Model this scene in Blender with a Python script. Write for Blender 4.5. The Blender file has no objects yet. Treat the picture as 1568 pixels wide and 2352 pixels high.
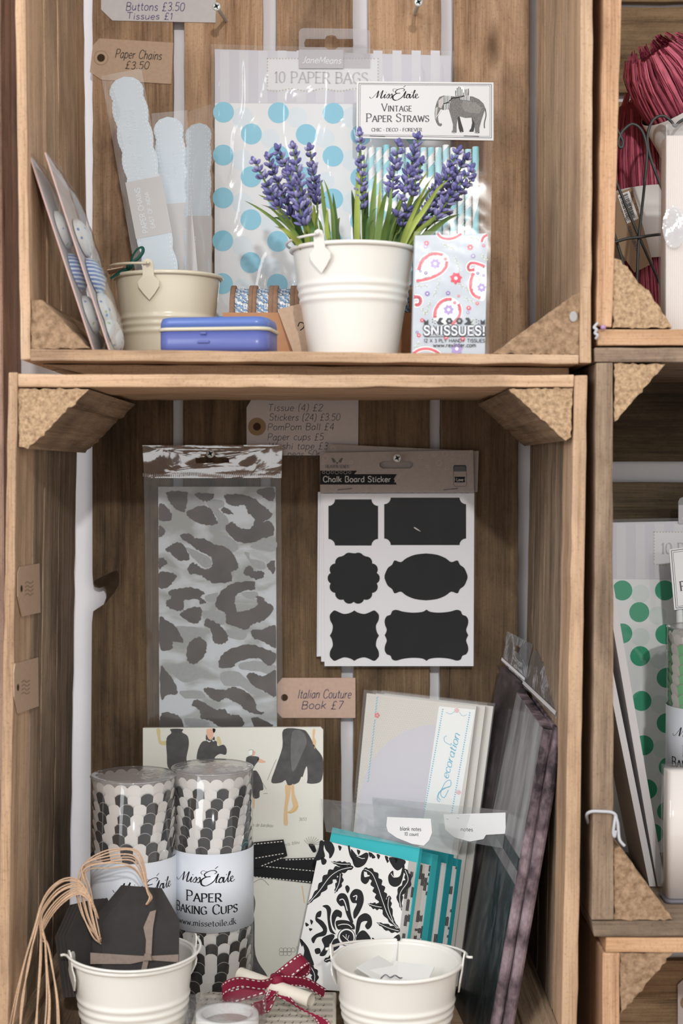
import bpy, bmesh, math, random
from mathutils import Vector, Matrix
from mathutils.geometry import tessellate_polygon
from math import pi, sin, cos, tan, radians, sqrt
rnd = random.Random(7)
scene = bpy.context.scene
COL = scene.collection

# ------------------------------------------------------------------ camera
FPX, CX, CY, DIST, PITCH, EYE = 3400.0, 784.0, 1176.0, 1.19, radians(1.6), 0.54
cam_d = bpy.data.cameras.new('camera')
cam = bpy.data.objects.new('camera', cam_d)
COL.objects.link(cam)
cam.location = (0, -DIST, EYE)
cam.rotation_euler = (pi / 2 - PITCH, 0, 0)
cam_d.sensor_fit = 'VERTICAL'
cam_d.sensor_height = 24.0
cam_d.lens = FPX / 2352 * 24.0
cam_d.clip_start = 0.01
cam_d.dof.use_dof = True
cam_d.dof.focus_distance = 1.36
cam_d.dof.aperture_fstop = 3.2
scene.camera = cam
scene.view_settings.view_transform = 'Standard'
scene.view_settings.look = 'None'
scene.view_settings.gamma = 1.0
scene.view_settings.exposure = 0.0
C0 = Vector((0, -DIST, EYE))

# ------------------------------------------------------------------ world and lights
world = bpy.data.worlds.new('room_light')
scene.world = world
world.use_nodes = True
bg = world.node_tree.nodes['Background']
bg.inputs[0].default_value = (1.0, 0.985, 0.97, 1)
bg.inputs[1].default_value = 0.98


def area_light(name, loc, target, size, power, color=(1, 1, 1), shape='DISK'):
    d = bpy.data.lights.new(name, 'AREA')
    d.shape = shape
    d.size = size
    d.energy = power
    d.color = color
    o = bpy.data.objects.new(name, d)
    o.location = loc
    o.rotation_euler = (Vector(target) - Vector(loc)).to_track_quat('-Z', 'Y').to_euler()
    COL.objects.link(o)
    return o


area_light('ceiling_lamp', (0.30, -3.3, 1.76), (0, 0.1, 0.5), 0.10, 46, (1.0, 0.98, 0.95))
area_light('window_daylight', (-1.9, -2.2, 1.9), (0, 0.1, 0.5), 1.5, 40, (0.93, 0.96, 1.0), 'SQUARE')


# ------------------------------------------------------------------ photograph rays -> places in the room
def ray(px, py):
    x = (px - CX) / FPX
    z = -(py - CY) / FPX
    return Vector((x, cos(PITCH) + sin(PITCH) * z, -sin(PITCH) + cos(PITCH) * z))


def P(px, py, y):
    d = ray(px, py)
    return C0 + d * ((y + DIST) / d.y)


class Pl:
    """a plane standing in the room"""
    def __init__(s, a, b, c):
        s.p = a
        n = (b - a).cross(c - a).normalized()
        s.n = n if n.dot(C0 - a) > 0 else -n

    def hit(s, px, py, off=0.0):
        d = ray(px, py)
        return C0 + d * ((s.p - C0).dot(s.n) / d.dot(s.n)) + s.n * off


def upright(y, lean=0.0, py=1081, dyaw=0.0):
    """vertical plane at depth y (at image row py); lean tips it back, dyaw turns it"""
    a = P(784, py, y)
    return Pl(a, a + Vector((1, tan(dyaw), 0)), a + Vector((0, tan(lean), 1)))


# ------------------------------------------------------------------ materials
def lin(c):
    return tuple(((v / 255) / 12.92 if v / 255 <= 0.04045 else ((v / 255 + 0.055) / 1.055) ** 2.4) for v in c) + (1,)


MATS = {}


def nodes_of(m):
    m.use_nodes = True
    nt = m.node_tree
    return nt, nt.nodes['Principled BSDF'], nt.nodes.new, nt.links.new


def mat(name, c, rough=0.6, spec=0.3, metal=0.0, vary=0.0, scale=60, bump=0.0, coat=0.0, sss=0.0, trans=0.0):
    if name in MATS:
        return MATS[name]
    m = bpy.data.materials.new(name)
    nt, b, N, L = nodes_of(m)
    b.inputs['Base Color'].default_value = lin(c)
    b.inputs['Roughness'].default_value = rough
    b.inputs['Specular IOR Level'].default_value = spec
    b.inputs['Metallic'].default_value = metal
    b.inputs['Coat Weight'].default_value = coat
    b.inputs['Coat Roughness'].default_value = 0.15
    if sss:
        b.inputs['Subsurface Weight'].default_value = sss
        b.inputs['Subsurface Radius'].default_value = (0.004, 0.004, 0.003)
    if vary or bump:
        tc = N('ShaderNodeTexCoord')
        no = N('ShaderNodeTexNoise')
        no.inputs['Scale'].default_value = scale
        no.inputs['Detail'].default_value = 6
        L(tc.outputs['Object'], no.inputs['Vector'])
        if vary:
            r = N('ShaderNodeValToRGB')
            lo = [v * (1 - vary) for v in lin(c)[:3]]
            hi = [min(1, v * (1 + vary)) for v in lin(c)[:3]]
            r.color_ramp.elements[0].color = (*lo, 1)
            r.color_ramp.elements[1].color = (*hi, 1)
            r.color_ramp.elements[0].position = 0.3
            r.color_ramp.elements[1].position = 0.7
            L(no.outputs['Fac'], r.inputs['Fac'])
            L(r.outputs['Color'], b.inputs['Base Color'])
        if bump:
            bp = N('ShaderNodeBump')
            bp.inputs['Strength'].default_value = bump
            bp.inputs['Distance'].default_value = 0.002
            L(no.outputs['Fac'], bp.inputs['Height'])
            L(bp.outputs['Normal'], b.inputs['Normal'])
    MATS[name] = m
    return m


def wood(name, axis, dark, mid, light, stain=0.5, rough=0.75, fine=150, bump=0.5):
    """weathered sawn board with grain along axis"""
    if name in MATS:
        return MATS[name]
    m = bpy.data.materials.new(name)
    nt, b, N, L = nodes_of(m)
    b.inputs['Roughness'].default_value = rough
    b.inputs['Specular IOR Level'].default_value = 0.2
    tc = N('ShaderNodeTexCoord')
    oi = N('ShaderNodeObjectInfo')
    sh = N('ShaderNodeVectorMath')
    sh.operation = 'MULTIPLY_ADD'
    sh.inputs[1].default_value = (3.1, 2.3, 4.7)
    cb = N('ShaderNodeCombineXYZ')
    for k in range(3):
        L(oi.outputs['Random'], cb.inputs[k])
    L(cb.outputs[0], sh.inputs[0])
    L(tc.outputs['Object'], sh.inputs[2])

    def mapped(sc):
        mp = N('ShaderNodeMapping')
        mp.inputs['Scale'].default_value = sc
        L(sh.outputs[0], mp.inputs['Vector'])
        return mp.outputs[0]

    def sc3(along, across):
        return tuple(along if k == axis else across for k in range(3))

    def noise(v, detail=6, rough_=0.6, dist=0.0):
        n = N('ShaderNodeTexNoise')
        n.inputs['Scale'].default_value = 1.0
        n.inputs['Detail'].default_value = detail
        n.inputs['Roughness'].default_value = rough_
        n.inputs['Distortion'].default_value = dist
        L(v, n.inputs['Vector'])
        return n.outputs['Fac']
    fineg = noise(mapped(sc3(16, fine * 7)), 4, 0.75)
    speck = noise(mapped((420, 420, 420)), 3, 0.8)
    vo = N('ShaderNodeTexVoronoi')
    vo.inputs['Scale'].default_value = 1.0
    L(mapped(sc3(5.5, 17)), vo.inputs['Vector'])
    kr = N('ShaderNodeValToRGB')
    kr.color_ramp.elements[0].position = 0.03
    kr.color_ramp.elements[0].color = (0.35, 0.3, 0.27, 1)
    kr.color_ramp.elements[1].position = 0.16
    kr.color_ramp.elements[1].color = (1, 1, 1, 1)
    L(vo.outputs['Distance'], kr.inputs['Fac'])
    sv = N('ShaderNodeSeparateColor')
    L(vo.outputs['Color'], sv.inputs[0])
    gt = N('ShaderNodeMath')
    gt.operation = 'GREATER_THAN'
    gt.inputs[1].default_value = 0.72
    L(sv.outputs[0], gt.inputs[0])
    sr = N('ShaderNodeValToRGB')
    sr.color_ramp.elements[0].position = 0.30
    sr.color_ramp.elements[0].color = (0.62, 0.58, 0.55, 1)
    sr.color_ramp.elements[1].position = 0.46
    sr.color_ramp.elements[1].color = (1, 1, 1, 1)
    L(speck, sr.inputs['Fac'])
    bands = noise(mapped(sc3(2.6, 75)), 6, 0.65, 0.5)
    blot = noise(mapped(sc3(7, 16)), 5, 0.65, 0.3)
    mx = N('ShaderNodeMath')
    mx.operation = 'MULTIPLY_ADD'
    L(fineg, mx.inputs[0])
    mx.inputs[1].default_value = 0.45
    m2 = N('ShaderNodeMath')
    m2.operation = 'MULTIPLY'
    L(bands, m2.inputs[0])
    m2.inputs[1].default_value = 0.6
    L(m2.outputs[0], mx.inputs[2])
    r = N('ShaderNodeValToRGB')
    cr = r.color_ramp
    cr.elements[0].position = 0.36
    cr.elements[0].color = lin(dark)
    cr.elements[1].position = 0.68
    cr.elements[1].color = lin(light)
    e = cr.elements.new(0.5)
    e.color = lin(mid)
    L(mx.outputs[0], r.inputs['Fac'])
    # grey-brown weather stains
    r2 = N('ShaderNodeValToRGB')
    r2.color_ramp.elements[0].position = 0.34
    r2.color_ramp.elements[0].color = (1 - stain, 1 - stain, 1 - stain, 1)
    r2.color_ramp.elements[1].position = 0.56
    r2.color_ramp.elements[1].color = (1, 1, 1, 1)
    L(blot, r2.inputs['Fac'])
    mul = N('ShaderNodeMix')
    mul.data_type = 'RGBA'
    mul.blend_type = 'MULTIPLY'
    mul.inputs[0].default_value = 1.0
    L(r.outputs['Color'], mul.inputs[6])
    L(r2.outputs['Color'], mul.inputs[7])
    kn = N('ShaderNodeMix')
    kn.data_type = 'RGBA'
    kn.blend_type = 'MULTIPLY'
    L(gt.outputs[0], kn.inputs[0])
    L(mul.outputs[2], kn.inputs[6])
    L(kr.outputs['Color'], kn.inputs[7])
    sp_ = N('ShaderNodeMix')
    sp_.data_type = 'RGBA'
    sp_.blend_type = 'MULTIPLY'
    sp_.inputs[0].default_value = 0.75
    L(kn.outputs[2], sp_.inputs[6])
    L(sr.outputs['Color'], sp_.inputs[7])
    hs = N('ShaderNodeHueSaturation')
    hs.inputs['Saturation'].default_value = 0.92
    vr = N('ShaderNodeMapRange')
    vr.inputs[3].default_value = 0.86
    vr.inputs[4].default_value = 1.14
    L(oi.outputs['Random'], vr.inputs[0])
    L(vr.outputs[0], hs.inputs['Value'])
    L(sp_.outputs[2], hs.inputs['Color'])
    L(hs.outputs['Color'], b.inputs['Base Color'])
    bp = N('ShaderNodeBump')
    bp.inputs['Strength'].default_value = bump
    bp.inputs['Distance'].default_value = 0.0012
    L(mx.outputs[0], bp.inputs['Height'])
    L(bp.outputs['Normal'], b.inputs['Normal'])
    MATS[name] = m
    return m


def endgrain(name, dark, light, scale=220):
    if name in MATS:
        return MATS[name]
    m = bpy.data.materials.new(name)
    nt, b, N, L = nodes_of(m)
    b.inputs['Roughness'].default_value = 0.9
    b.inputs['Specular IOR Level'].default_value = 0.1
    tc = N('ShaderNodeTexCoord')
    no = N('ShaderNodeTexNoise')
    no.inputs['Scale'].default_value = scale
    no.inputs['Detail'].default_value = 8
    no.inputs['Roughness'].default_value = 0.7
    L(tc.outputs['Object'], no.inputs['Vector'])
    r = N('ShaderNodeValToRGB')
    r.color_ramp.elements[0].position = 0.33
    r.color_ramp.elements[0].color = lin(dark)
    r.color_ramp.elements[1].position = 0.62
    r.color_ramp.elements[1].color = lin(light)
    L(no.outputs['Fac'], r.inputs['Fac'])
    L(r.outputs['Color'], b.inputs['Base Color'])
    bp = N('ShaderNodeBump')
    bp.inputs['Strength'].default_value = 0.6
    bp.inputs['Distance'].default_value = 0.0015
    L(no.outputs['Fac'], bp.inputs['Height'])
    L(bp.outputs['Normal'], b.inputs['Normal'])
    MATS[name] = m
    return m


def film(name, tint=(255, 255, 255), gloss=0.10, rough=0.12, milk=0.04, bump=0.0, bscale=40):
    """thin clear plastic: lets light straight through, mirrors a little, slightly milky"""
    if name in MATS:
        return MATS[name]
    m = bpy.data.materials.new(name)
    m.use_nodes = True
    nt = m.node_tree
    nt.nodes.clear()
    N, L = nt.nodes.new, nt.links.new
    out = N('ShaderNodeOutputMaterial')
    tr = N('ShaderNodeBsdfTransparent')
    tr.inputs[0].default_value = lin(tint)
    gl = N('ShaderNodeBsdfGlossy')
    gl.inputs['Roughness'].default_value = rough
    df = N('ShaderNodeBsdfDiffuse')
    df.inputs[0].default_value = (0.85, 0.85, 0.87, 1)
    a = N('ShaderNodeMixShader')
    a.inputs[0].default_value = milk
    L(tr.outputs[0], a.inputs[1])
    L(df.outputs[0], a.inputs[2])
    lw = N('ShaderNodeLayerWeight')
    lw.inputs[0].default_value = 0.35
    mr = N('ShaderNodeMapRange')
    mr.inputs[3].default_value = gloss
    mr.inputs[4].default_value = min(0.75, gloss * 6)
    L(lw.outputs['Facing'], mr.inputs[0])
    mx = N('ShaderNodeMixShader')
    L(mr.outputs[0], mx.inputs[0])
    L(a.outputs[0], mx.inputs[1])
    L(gl.outputs[0], mx.inputs[2])
    L(mx.outputs[0], out.inputs[0])
    if bump:
        tc = N('ShaderNodeTexCoord')
        no = N('ShaderNodeTexNoise')
        no.inputs['Scale'].default_value = bscale
        no.inputs['Detail'].default_value = 3
        no.inputs['Distortion'].default_value = 1.2
        L(tc.outputs['Object'], no.inputs['Vector'])
        bp = N('ShaderNodeBump')
        bp.inputs['Strength'].default_value = bump
        bp.inputs['Distance'].default_value = 0.004
        L(no.outputs['Fac'], bp.inputs['Height'])
        L(bp.outputs['Normal'], gl.inputs['Normal'])
    MATS[name] = m
    return m


# ------------------------------------------------------------------ object helpers
ORG = {}


def tag(o, label=None, cat=None, group=None, kind=None):
    if label:
        o['label'] = label
    if cat:
        o['category'] = cat
    if group:
        o['group'] = group
    if kind:
        o['kind'] = kind
    return o


def thing(name, label, cat, loc, group=None):
    o = bpy.data.objects.new(name, None)
    o.empty_display_size = 0.01
    o.location = loc
    COL.objects.link(o)
    ORG[o.name] = Vector(loc)
    return tag(o, label, cat, group)


class M:
    """collects faces, then becomes one mesh object"""
    def __init__(s):
        s.v, s.f, s.m, s.sm, s.mats = [], [], [], [], []

    def mi(s, m):
        if m not in s.mats:
            s.mats.append(m)
        return s.mats.index(m)

    def add(s, pts, faces, m, smooth=False):
        o = len(s.v)
        s.v += [Vector(p) for p in pts]
        k = s.mi(m)
        for f in faces:
            s.f.append([i + o for i in f])
            s.m.append(k)
            s.sm.append(smooth)

    def quad(s, a, b, c, d, m):
        s.add([a, b, c, d], [(0, 1, 2, 3)], m)

    def prism(s, front, vec, m, side=None, smooth=False):
        """polygon front (world points) pushed along vec"""
        n = len(front)
        back = [p + vec for p in front]
        tri = tess3(front)
        s.add(front, tri, m)
        s.add(back, [t[::-1] for t in tri], m)
        s.add(list(front) + back, [(i, (i + 1) % n, n + (i + 1) % n, n + i) for i in range(n)], side or m, smooth)

    def box(s, c, d, m, rz=0.0):
        R = Matrix.Rotation(rz, 3, 'Z')
        pts = [Vector(c) + R @ Vector((x * d[0] / 2, y * d[1] / 2, z * d[2] / 2)) for z in (-1, 1) for y in (-1, 1) for x in (-1, 1)]
        s.add(pts, [(0, 2, 3, 1), (4, 5, 7, 6), (0, 1, 5, 4), (2, 6, 7, 3), (0, 4, 6, 2), (1, 3, 7, 5)], m)

    def tube(s, path, r, m, seg=8, closed=False, cap=True, flat=1.0):
        path = [Vector(p) for p in path]
        n = len(path)
        rs = r if isinstance(r, (list, tuple)) else [r] * n
        pts = []
        up = None
        for i, p in enumerate(path):
            t = (path[(i + 1) % n] - path[i - 1]) if closed else (path[min(i + 1, n - 1)] - path[max(i - 1, 0)])
            t.normalize()
            if up is None:
                up = t.orthogonal().normalized()
            up = (up - t * up.dot(t))
            if up.length < 1e-6:
                up = t.orthogonal()
            up.normalize()
            sd = t.cross(up)
            for k in range(seg):
                a = 2 * pi * k / seg
                pts.append(p + (up * cos(a) + sd * sin(a) * flat) * rs[i])
        fs = []
        for i in range(n if closed else n - 1):
            j = (i + 1) % n
            for k in range(seg):
                l = (k + 1) % seg
                fs.append((i * seg + k, i * seg + l, j * seg + l, j * seg + k))
        if cap and not closed:
            fs.append(tuple(range(seg))[::-1])
            fs.append(tuple((n - 1) * seg + k for k in range(seg)))
        s.add(pts, fs, m, True)

    def lathe(s, prof, c, m, seg=48, axis='z', smooth=True, R=None):
        pts = []
        for r, z in prof:
            for k in range(seg):
                a = 2 * pi * k / seg
                q = Vector((r * cos(a), r * sin(a), z))
                if axis == 'x':
                    q = Vector((q.z, q.x, q.y))
                if R:
                    q = R @ q
                pts.append(Vector(c) + q)
        fs = [(i * seg + k, i * seg + (k + 1) % seg, (i + 1) * seg + (k + 1) % seg, (i + 1) * seg + k)
              for i in range(len(prof) - 1) for k in range(seg)]
        s.add(pts, fs, m, smooth)

    def build(s, name, parent=None, label=None, bevel=0.0, org=None, segs=2):
        o0 = ORG[parent.name] if parent else Vector(org if org is not None else (0, 0, 0))
        me = bpy.data.meshes.new(name)
        me.from_pydata([p - o0 for p in s.v], [], s.f)
        for m in s.mats:
            me.materials.append(m)
        me.polygons.foreach_set('material_index', s.m)
        me.polygons.foreach_set('use_smooth', s.sm)
        me.update()
        o = bpy.data.objects.new(name, me)
        COL.objects.link(o)
        if parent:
            o.parent = parent
        else:
            o.location = o0
        ORG[o.name] = o0
        if bevel:
            b = o.modifiers.new('bevel', 'BEVEL')
            b.width = bevel
            b.segments = segs
            b.limit_method = 'ANGLE'
            b.angle_limit = radians(40)
        if label:
            o['label'] = label
        return o


def tess3(pts):
    if len(pts) <= 4:
        return [tuple(range(len(pts)))]
    return [tuple(t) for t in tessellate_polygon([[Vector(p) for p in pts]])]


def smooth_path(pts, k=4, closed=False):
    """Catmull-Rom through points (any dimension)"""
    pts = [Vector(p) for p in pts]
    n = len(pts)
    if n < 3:
        return pts
    out = []
    for i in range(n if closed else n - 1):
        if closed:
            a, b, c, d = pts[i - 1], pts[i], pts[(i + 1) % n], pts[(i + 2) % n]
        else:
            a, b, c, d = pts[max(i - 1, 0)], pts[i], pts[i + 1], pts[min(i + 2, n - 1)]
        for j in range(k):
            t = j / k
            out.append(0.5 * ((2 * b) + (c - a) * t + (2 * a - 5 * b + 4 * c - d) * t * t + (3 * b - a - 3 * c + d) * t ** 3))
    if not closed:
        out.append(pts[-1])
    return out


# ------------------------------------------------------------------ printing and lettering
GL = {
 'A': (7, 'l0,0 3.5,10 7,0;l1.4,3.6 5.6,3.6'), 'B': (6, 'l.5,0 .5,10;c.5,10 3.2,9.9 4.8,9.2 5,7.6 4.6,6 3,5.3 .5,5.2;c.5,5.2 3.6,5.1 5.3,4.2 5.6,2.6 5,.9 3.4,.1 .5,0'),
 'C': (6.5, 'c6.3,7.8 5.4,9.4 3.8,10 2,9.5 .6,7.6 .3,5 .6,2.4 2,.5 3.8,0 5.4,.6 6.3,2.2'), 'D': (7, 'l.5,0 .5,10;c.5,10 3.2,9.9 5.4,8.6 6.5,6.6 6.6,5 6.4,3.2 5.3,1.2 3.2,.1 .5,0'),
 'E': (5.5, 'l.5,0 .5,10;l.5,10 5.2,10;l.5,5.2 4.5,5.2;l.5,0 5.4,0'), 'F': (5.3, 'l.5,0 .5,10;l.5,10 5.2,10;l.5,5.2 4.4,5.2'),
 'G': (7, 'c6.3,8 5.2,9.5 3.8,10 2,9.5 .6,7.6 .3,5 .6,2.4 2,.4 3.8,0 5.3,.3 6.4,1.2;l6.4,.6 6.4,4.4;l4.2,4.4 6.6,4.4'), 'H': (7, 'l.5,0 .5,10;l6.3,0 6.3,10;l.5,5.2 6.3,5.2'),
 'I': (2, 'l1,0 1,10'), 'J': (4, 'c3,10 3,3 2.6,.8 1.4,0 .2,.6'), 'K': (6.5, 'l.5,0 .5,10;l6,10 .6,4.6;l2.2,6 6.2,0'), 'L': (5.3, 'l.5,0 .5,10;l.5,0 5.2,0'),
 'M': (8.5, 'l.5,0 .9,10;l.9,10 4.3,2;l4.3,2 7.6,10;l7.6,10 8,0'), 'N': (7, 'l.5,0 .5,10;l.5,10 6.3,0;l6.3,0 6.3,10'),
 'O': (7.4, 'c3.7,10 1.6,9.2 .3,7 .3,3 1.6,.8 3.7,0 5.8,.8 7.1,3 7.1,7 5.8,9.2 3.7,10'), 'P': (5.8, 'l.5,0 .5,10;c.5,10 3.4,9.9 5,9 5.4,7.3 4.9,5.6 3.3,4.8 .5,4.7'),
 'R': (6.3, 'l.5,0 .5,10;c.5,10 3.4,9.9 5,9 5.4,7.3 4.9,5.6 3.3,4.8 .5,4.7;l2.8,4.8 6.2,0'), 'S': (5.4, 'c5,8.2 4.2,9.6 2.7,10 1.1,9.5 .4,7.8 1,6.2 2.7,5.2 4.4,4.2 5.1,2.5 4.3,.6 2.6,0 1,.5 .2,2'),
 'T': (6.6, 'l3.3,0 3.3,10;l.2,10 6.4,10'), 'U': (7, 'c.5,10 .5,3.2 1.3,.8 3.3,0 5.4,.8 6.2,3.2 6.2,10'), 'V': (7, 'l.1,10 3.5,0 6.9,10'),
 'W': (9.8, 'l.1,10 2.7,0 4.9,9 7.1,0 9.7,10'), 'X': (6.5, 'l.2,0 6.3,10;l.2,10 6.3,0'), 'Y': (6.5, 'l.1,10 3.2,4.8;l6.4,10 3.2,4.8 3.2,0'), 'É': (5.5, 'l.5,0 .5,10;l.5,10 5.2,10;l.5,5.2 4.5,5.2;l.5,0 5.4,0;l2.6,11.2 4.2,13.2'),
 'a': (5, 'c4.3,5 3.2,6.2 1.7,5.8 .4,4 .4,2 1.5,.2 2.8,.4 4.3,2.2;l4.3,6.2 4.3,1 4.9,.1'), 'b': (5, 'l.5,10 .5,0;c.5,4 1.6,5.9 3,6.1 4.4,4.8 4.6,3 4.2,1 2.8,0 1.4,.3 .5,1.6'),
 'c': (4.5, 'c4.3,4.9 3,6.2 1.3,5.4 .4,3.2 1.2,.8 2.8,0 4.3,1.1'), 'd': (5, 'l4.4,10 4.4,0;c4.4,4.6 3.2,6.2 1.7,5.8 .4,4 .4,2 1.5,.2 2.8,.2 4.4,1.8'),
 'e': (4.6, 'c.5,3.2 2.6,3.2 4.3,3.5 4,5.2 2.6,6.2 1,5.4 .3,3.1 1,.9 2.6,0 4.2,1'), 'f': (3.2, 'c3.4,9.2 2.4,10 1.5,9 1.4,7 1.4,0;l.2,6 3,6'),
 'g': (5, 'c4.3,4.8 3.2,6.2 1.7,5.8 .4,4 .4,2 1.5,.3 2.8,.4 4.3,2;c4.3,6.2 4.3,0 3.9,-2.4 2.4,-3.2 .8,-2.4'), 'h': (5, 'l.5,10 .5,0;c.5,4 1.8,5.9 3.2,6.1 4.2,5 4.3,3 4.3,0'),
 'i': (1.8, 'l.9,6.2 .9,0;d.9,8.4'), 'k': (4.6, 'l.5,10 .5,0;l4.2,6.2 .6,2.6;l1.7,3.6 4.5,0'), 'l': (1.8, 'l.9,10 .9,0'),
 'm': (7.6, 'l.5,6.2 .5,0;c.5,4.2 1.6,5.9 2.7,6.1 3.6,5.2 3.7,3.5 3.7,0;c3.7,4.2 4.8,5.9 5.9,6.1 6.8,5.2 6.9,3.5 6.9,0'), 'n': (5, 'l.5,6.2 .5,0;c.5,4 1.8,5.9 3.2,6.1 4.2,5 4.3,3 4.3,0'),
 'o': (5, 'c2.5,6.2 1,5.5 .3,3.1 1,.7 2.5,0 4,.7 4.7,3.1 4,5.5 2.5,6.2'), 'p': (5, 'l.5,6.2 .5,-3.2;c.5,4.4 1.6,6 3,6.1 4.4,4.8 4.6,3 4.2,1 2.8,0 1.4,.3 .5,1.6'),
 'r': (3.4, 'l.5,6.2 .5,0;c.5,3.8 1.5,5.6 3.2,6'), 's': (4, 'c3.7,5 2.3,6.2 .8,5.2 .8,4 2.2,3.2 3.6,2.2 3.6,.9 2.1,0 .3,1'), 't': (3.2, 'c1.4,8.6 1.4,5 1.4,1.4 2,.1 3.2,.5;l.1,6.1 3,6.1'),
 'u': (5, 'c.5,6.2 .5,2 1.2,.3 2.6,.1 4.2,2.2;l4.3,6.2 4.3,0'), 'v': (4.6, 'l.2,6.2 2.3,0 4.4,6.2'), 'w': (7, 'l.2,6.2 1.9,0 3.5,5.4 5.1,0 6.8,6.2'), 'x': (4.5, 'l.2,6.2 4.3,0;l4.3,6.2 .2,0'),
 'y': (4.6, 'l.2,6.2 2.3,0;l4.4,6.2 2.3,0 1.1,-2.8'),
 '0': (5.4, 'c2.7,10 .9,8.6 .3,5 .9,1.4 2.7,0 4.5,1.4 5.1,5 4.5,8.6 2.7,10'), '1': (3, 'l.4,8 1.8,10 1.8,0'), '2': (5.2, 'c.5,7.8 1.2,9.6 2.8,10 4.5,9 4.6,7 3,4 .3,0;l.3,0 5,0'),
 '3': (5, 'c.5,8.6 2,10 3.9,9.4 4.2,7.2 3,5.6 1.8,5.3;c1.8,5.3 3.6,5 4.7,3.2 4.2,1 2.4,0 .4,1'), '4': (5.4, 'l3.9,0 3.9,10 .2,3 5.2,3'), '5': (5, 'l4.6,10 1,10 .7,5.6;c.7,5.6 2.6,6.2 4.2,5.2 4.7,3.2 4,1 2.2,0 .3,.9'),
 '6': (5.2, 'c4.3,9.4 2,8 .6,4.6 .6,1.8 2.4,0 4.3,1 4.7,3.2 3.6,5.2 1.8,5 .6,3.4'), '7': (5, 'l.3,10 4.8,10 1.8,0'), '8': (5.2, 'c2.6,5.4 .8,6.6 .8,8.8 2.6,10 4.4,8.8 4.4,6.6 2.6,5.4 .5,4 .4,1.4 2.6,0 4.8,1.4 4.7,4 2.6,5.4'),
 '£': (5.4, 'c4.8,8.6 3.6,10 2.2,9.4 1.6,7.6 1.9,4 1.6,1.4 .4,0;l.4,0 5,0;l.5,5 3.8,5'), '.': (1.6, 'd.8,.4'), '·': (2.4, 'd1.2,4'), '!': (2, 'l1,10 1,3;d1,.4'),
 '(': (2.4, 'c2,11 .6,8 .4,4.5 .6,1 2,-2'), ')': (2.4, 'c.4,11 1.8,8 2,4.5 1.8,1 .4,-2'), ' ': (3.2, ''), '?': (5, 'c.5,7.8 1.2,9.6 2.8,10 4.5,9 4.4,7 2.6,5 2.4,3;d2.4,.4'),
}
_gc = {}


def glyph(ch):
    if ch not in _gc:
        w, s = GL.get(ch, GL[' '])
        st = []
        for part in s.split(';'):
            if not part:
                continue
            k = part[0]
            pts = [Vector((float(a), float(b))) for a, b in (q.split(',') for q in part[1:].split())]
            st.append((k, smooth_path(pts, 4) if k == 'c' else pts))
        _gc[ch] = (w, st)
    return _gc[ch]


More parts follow.
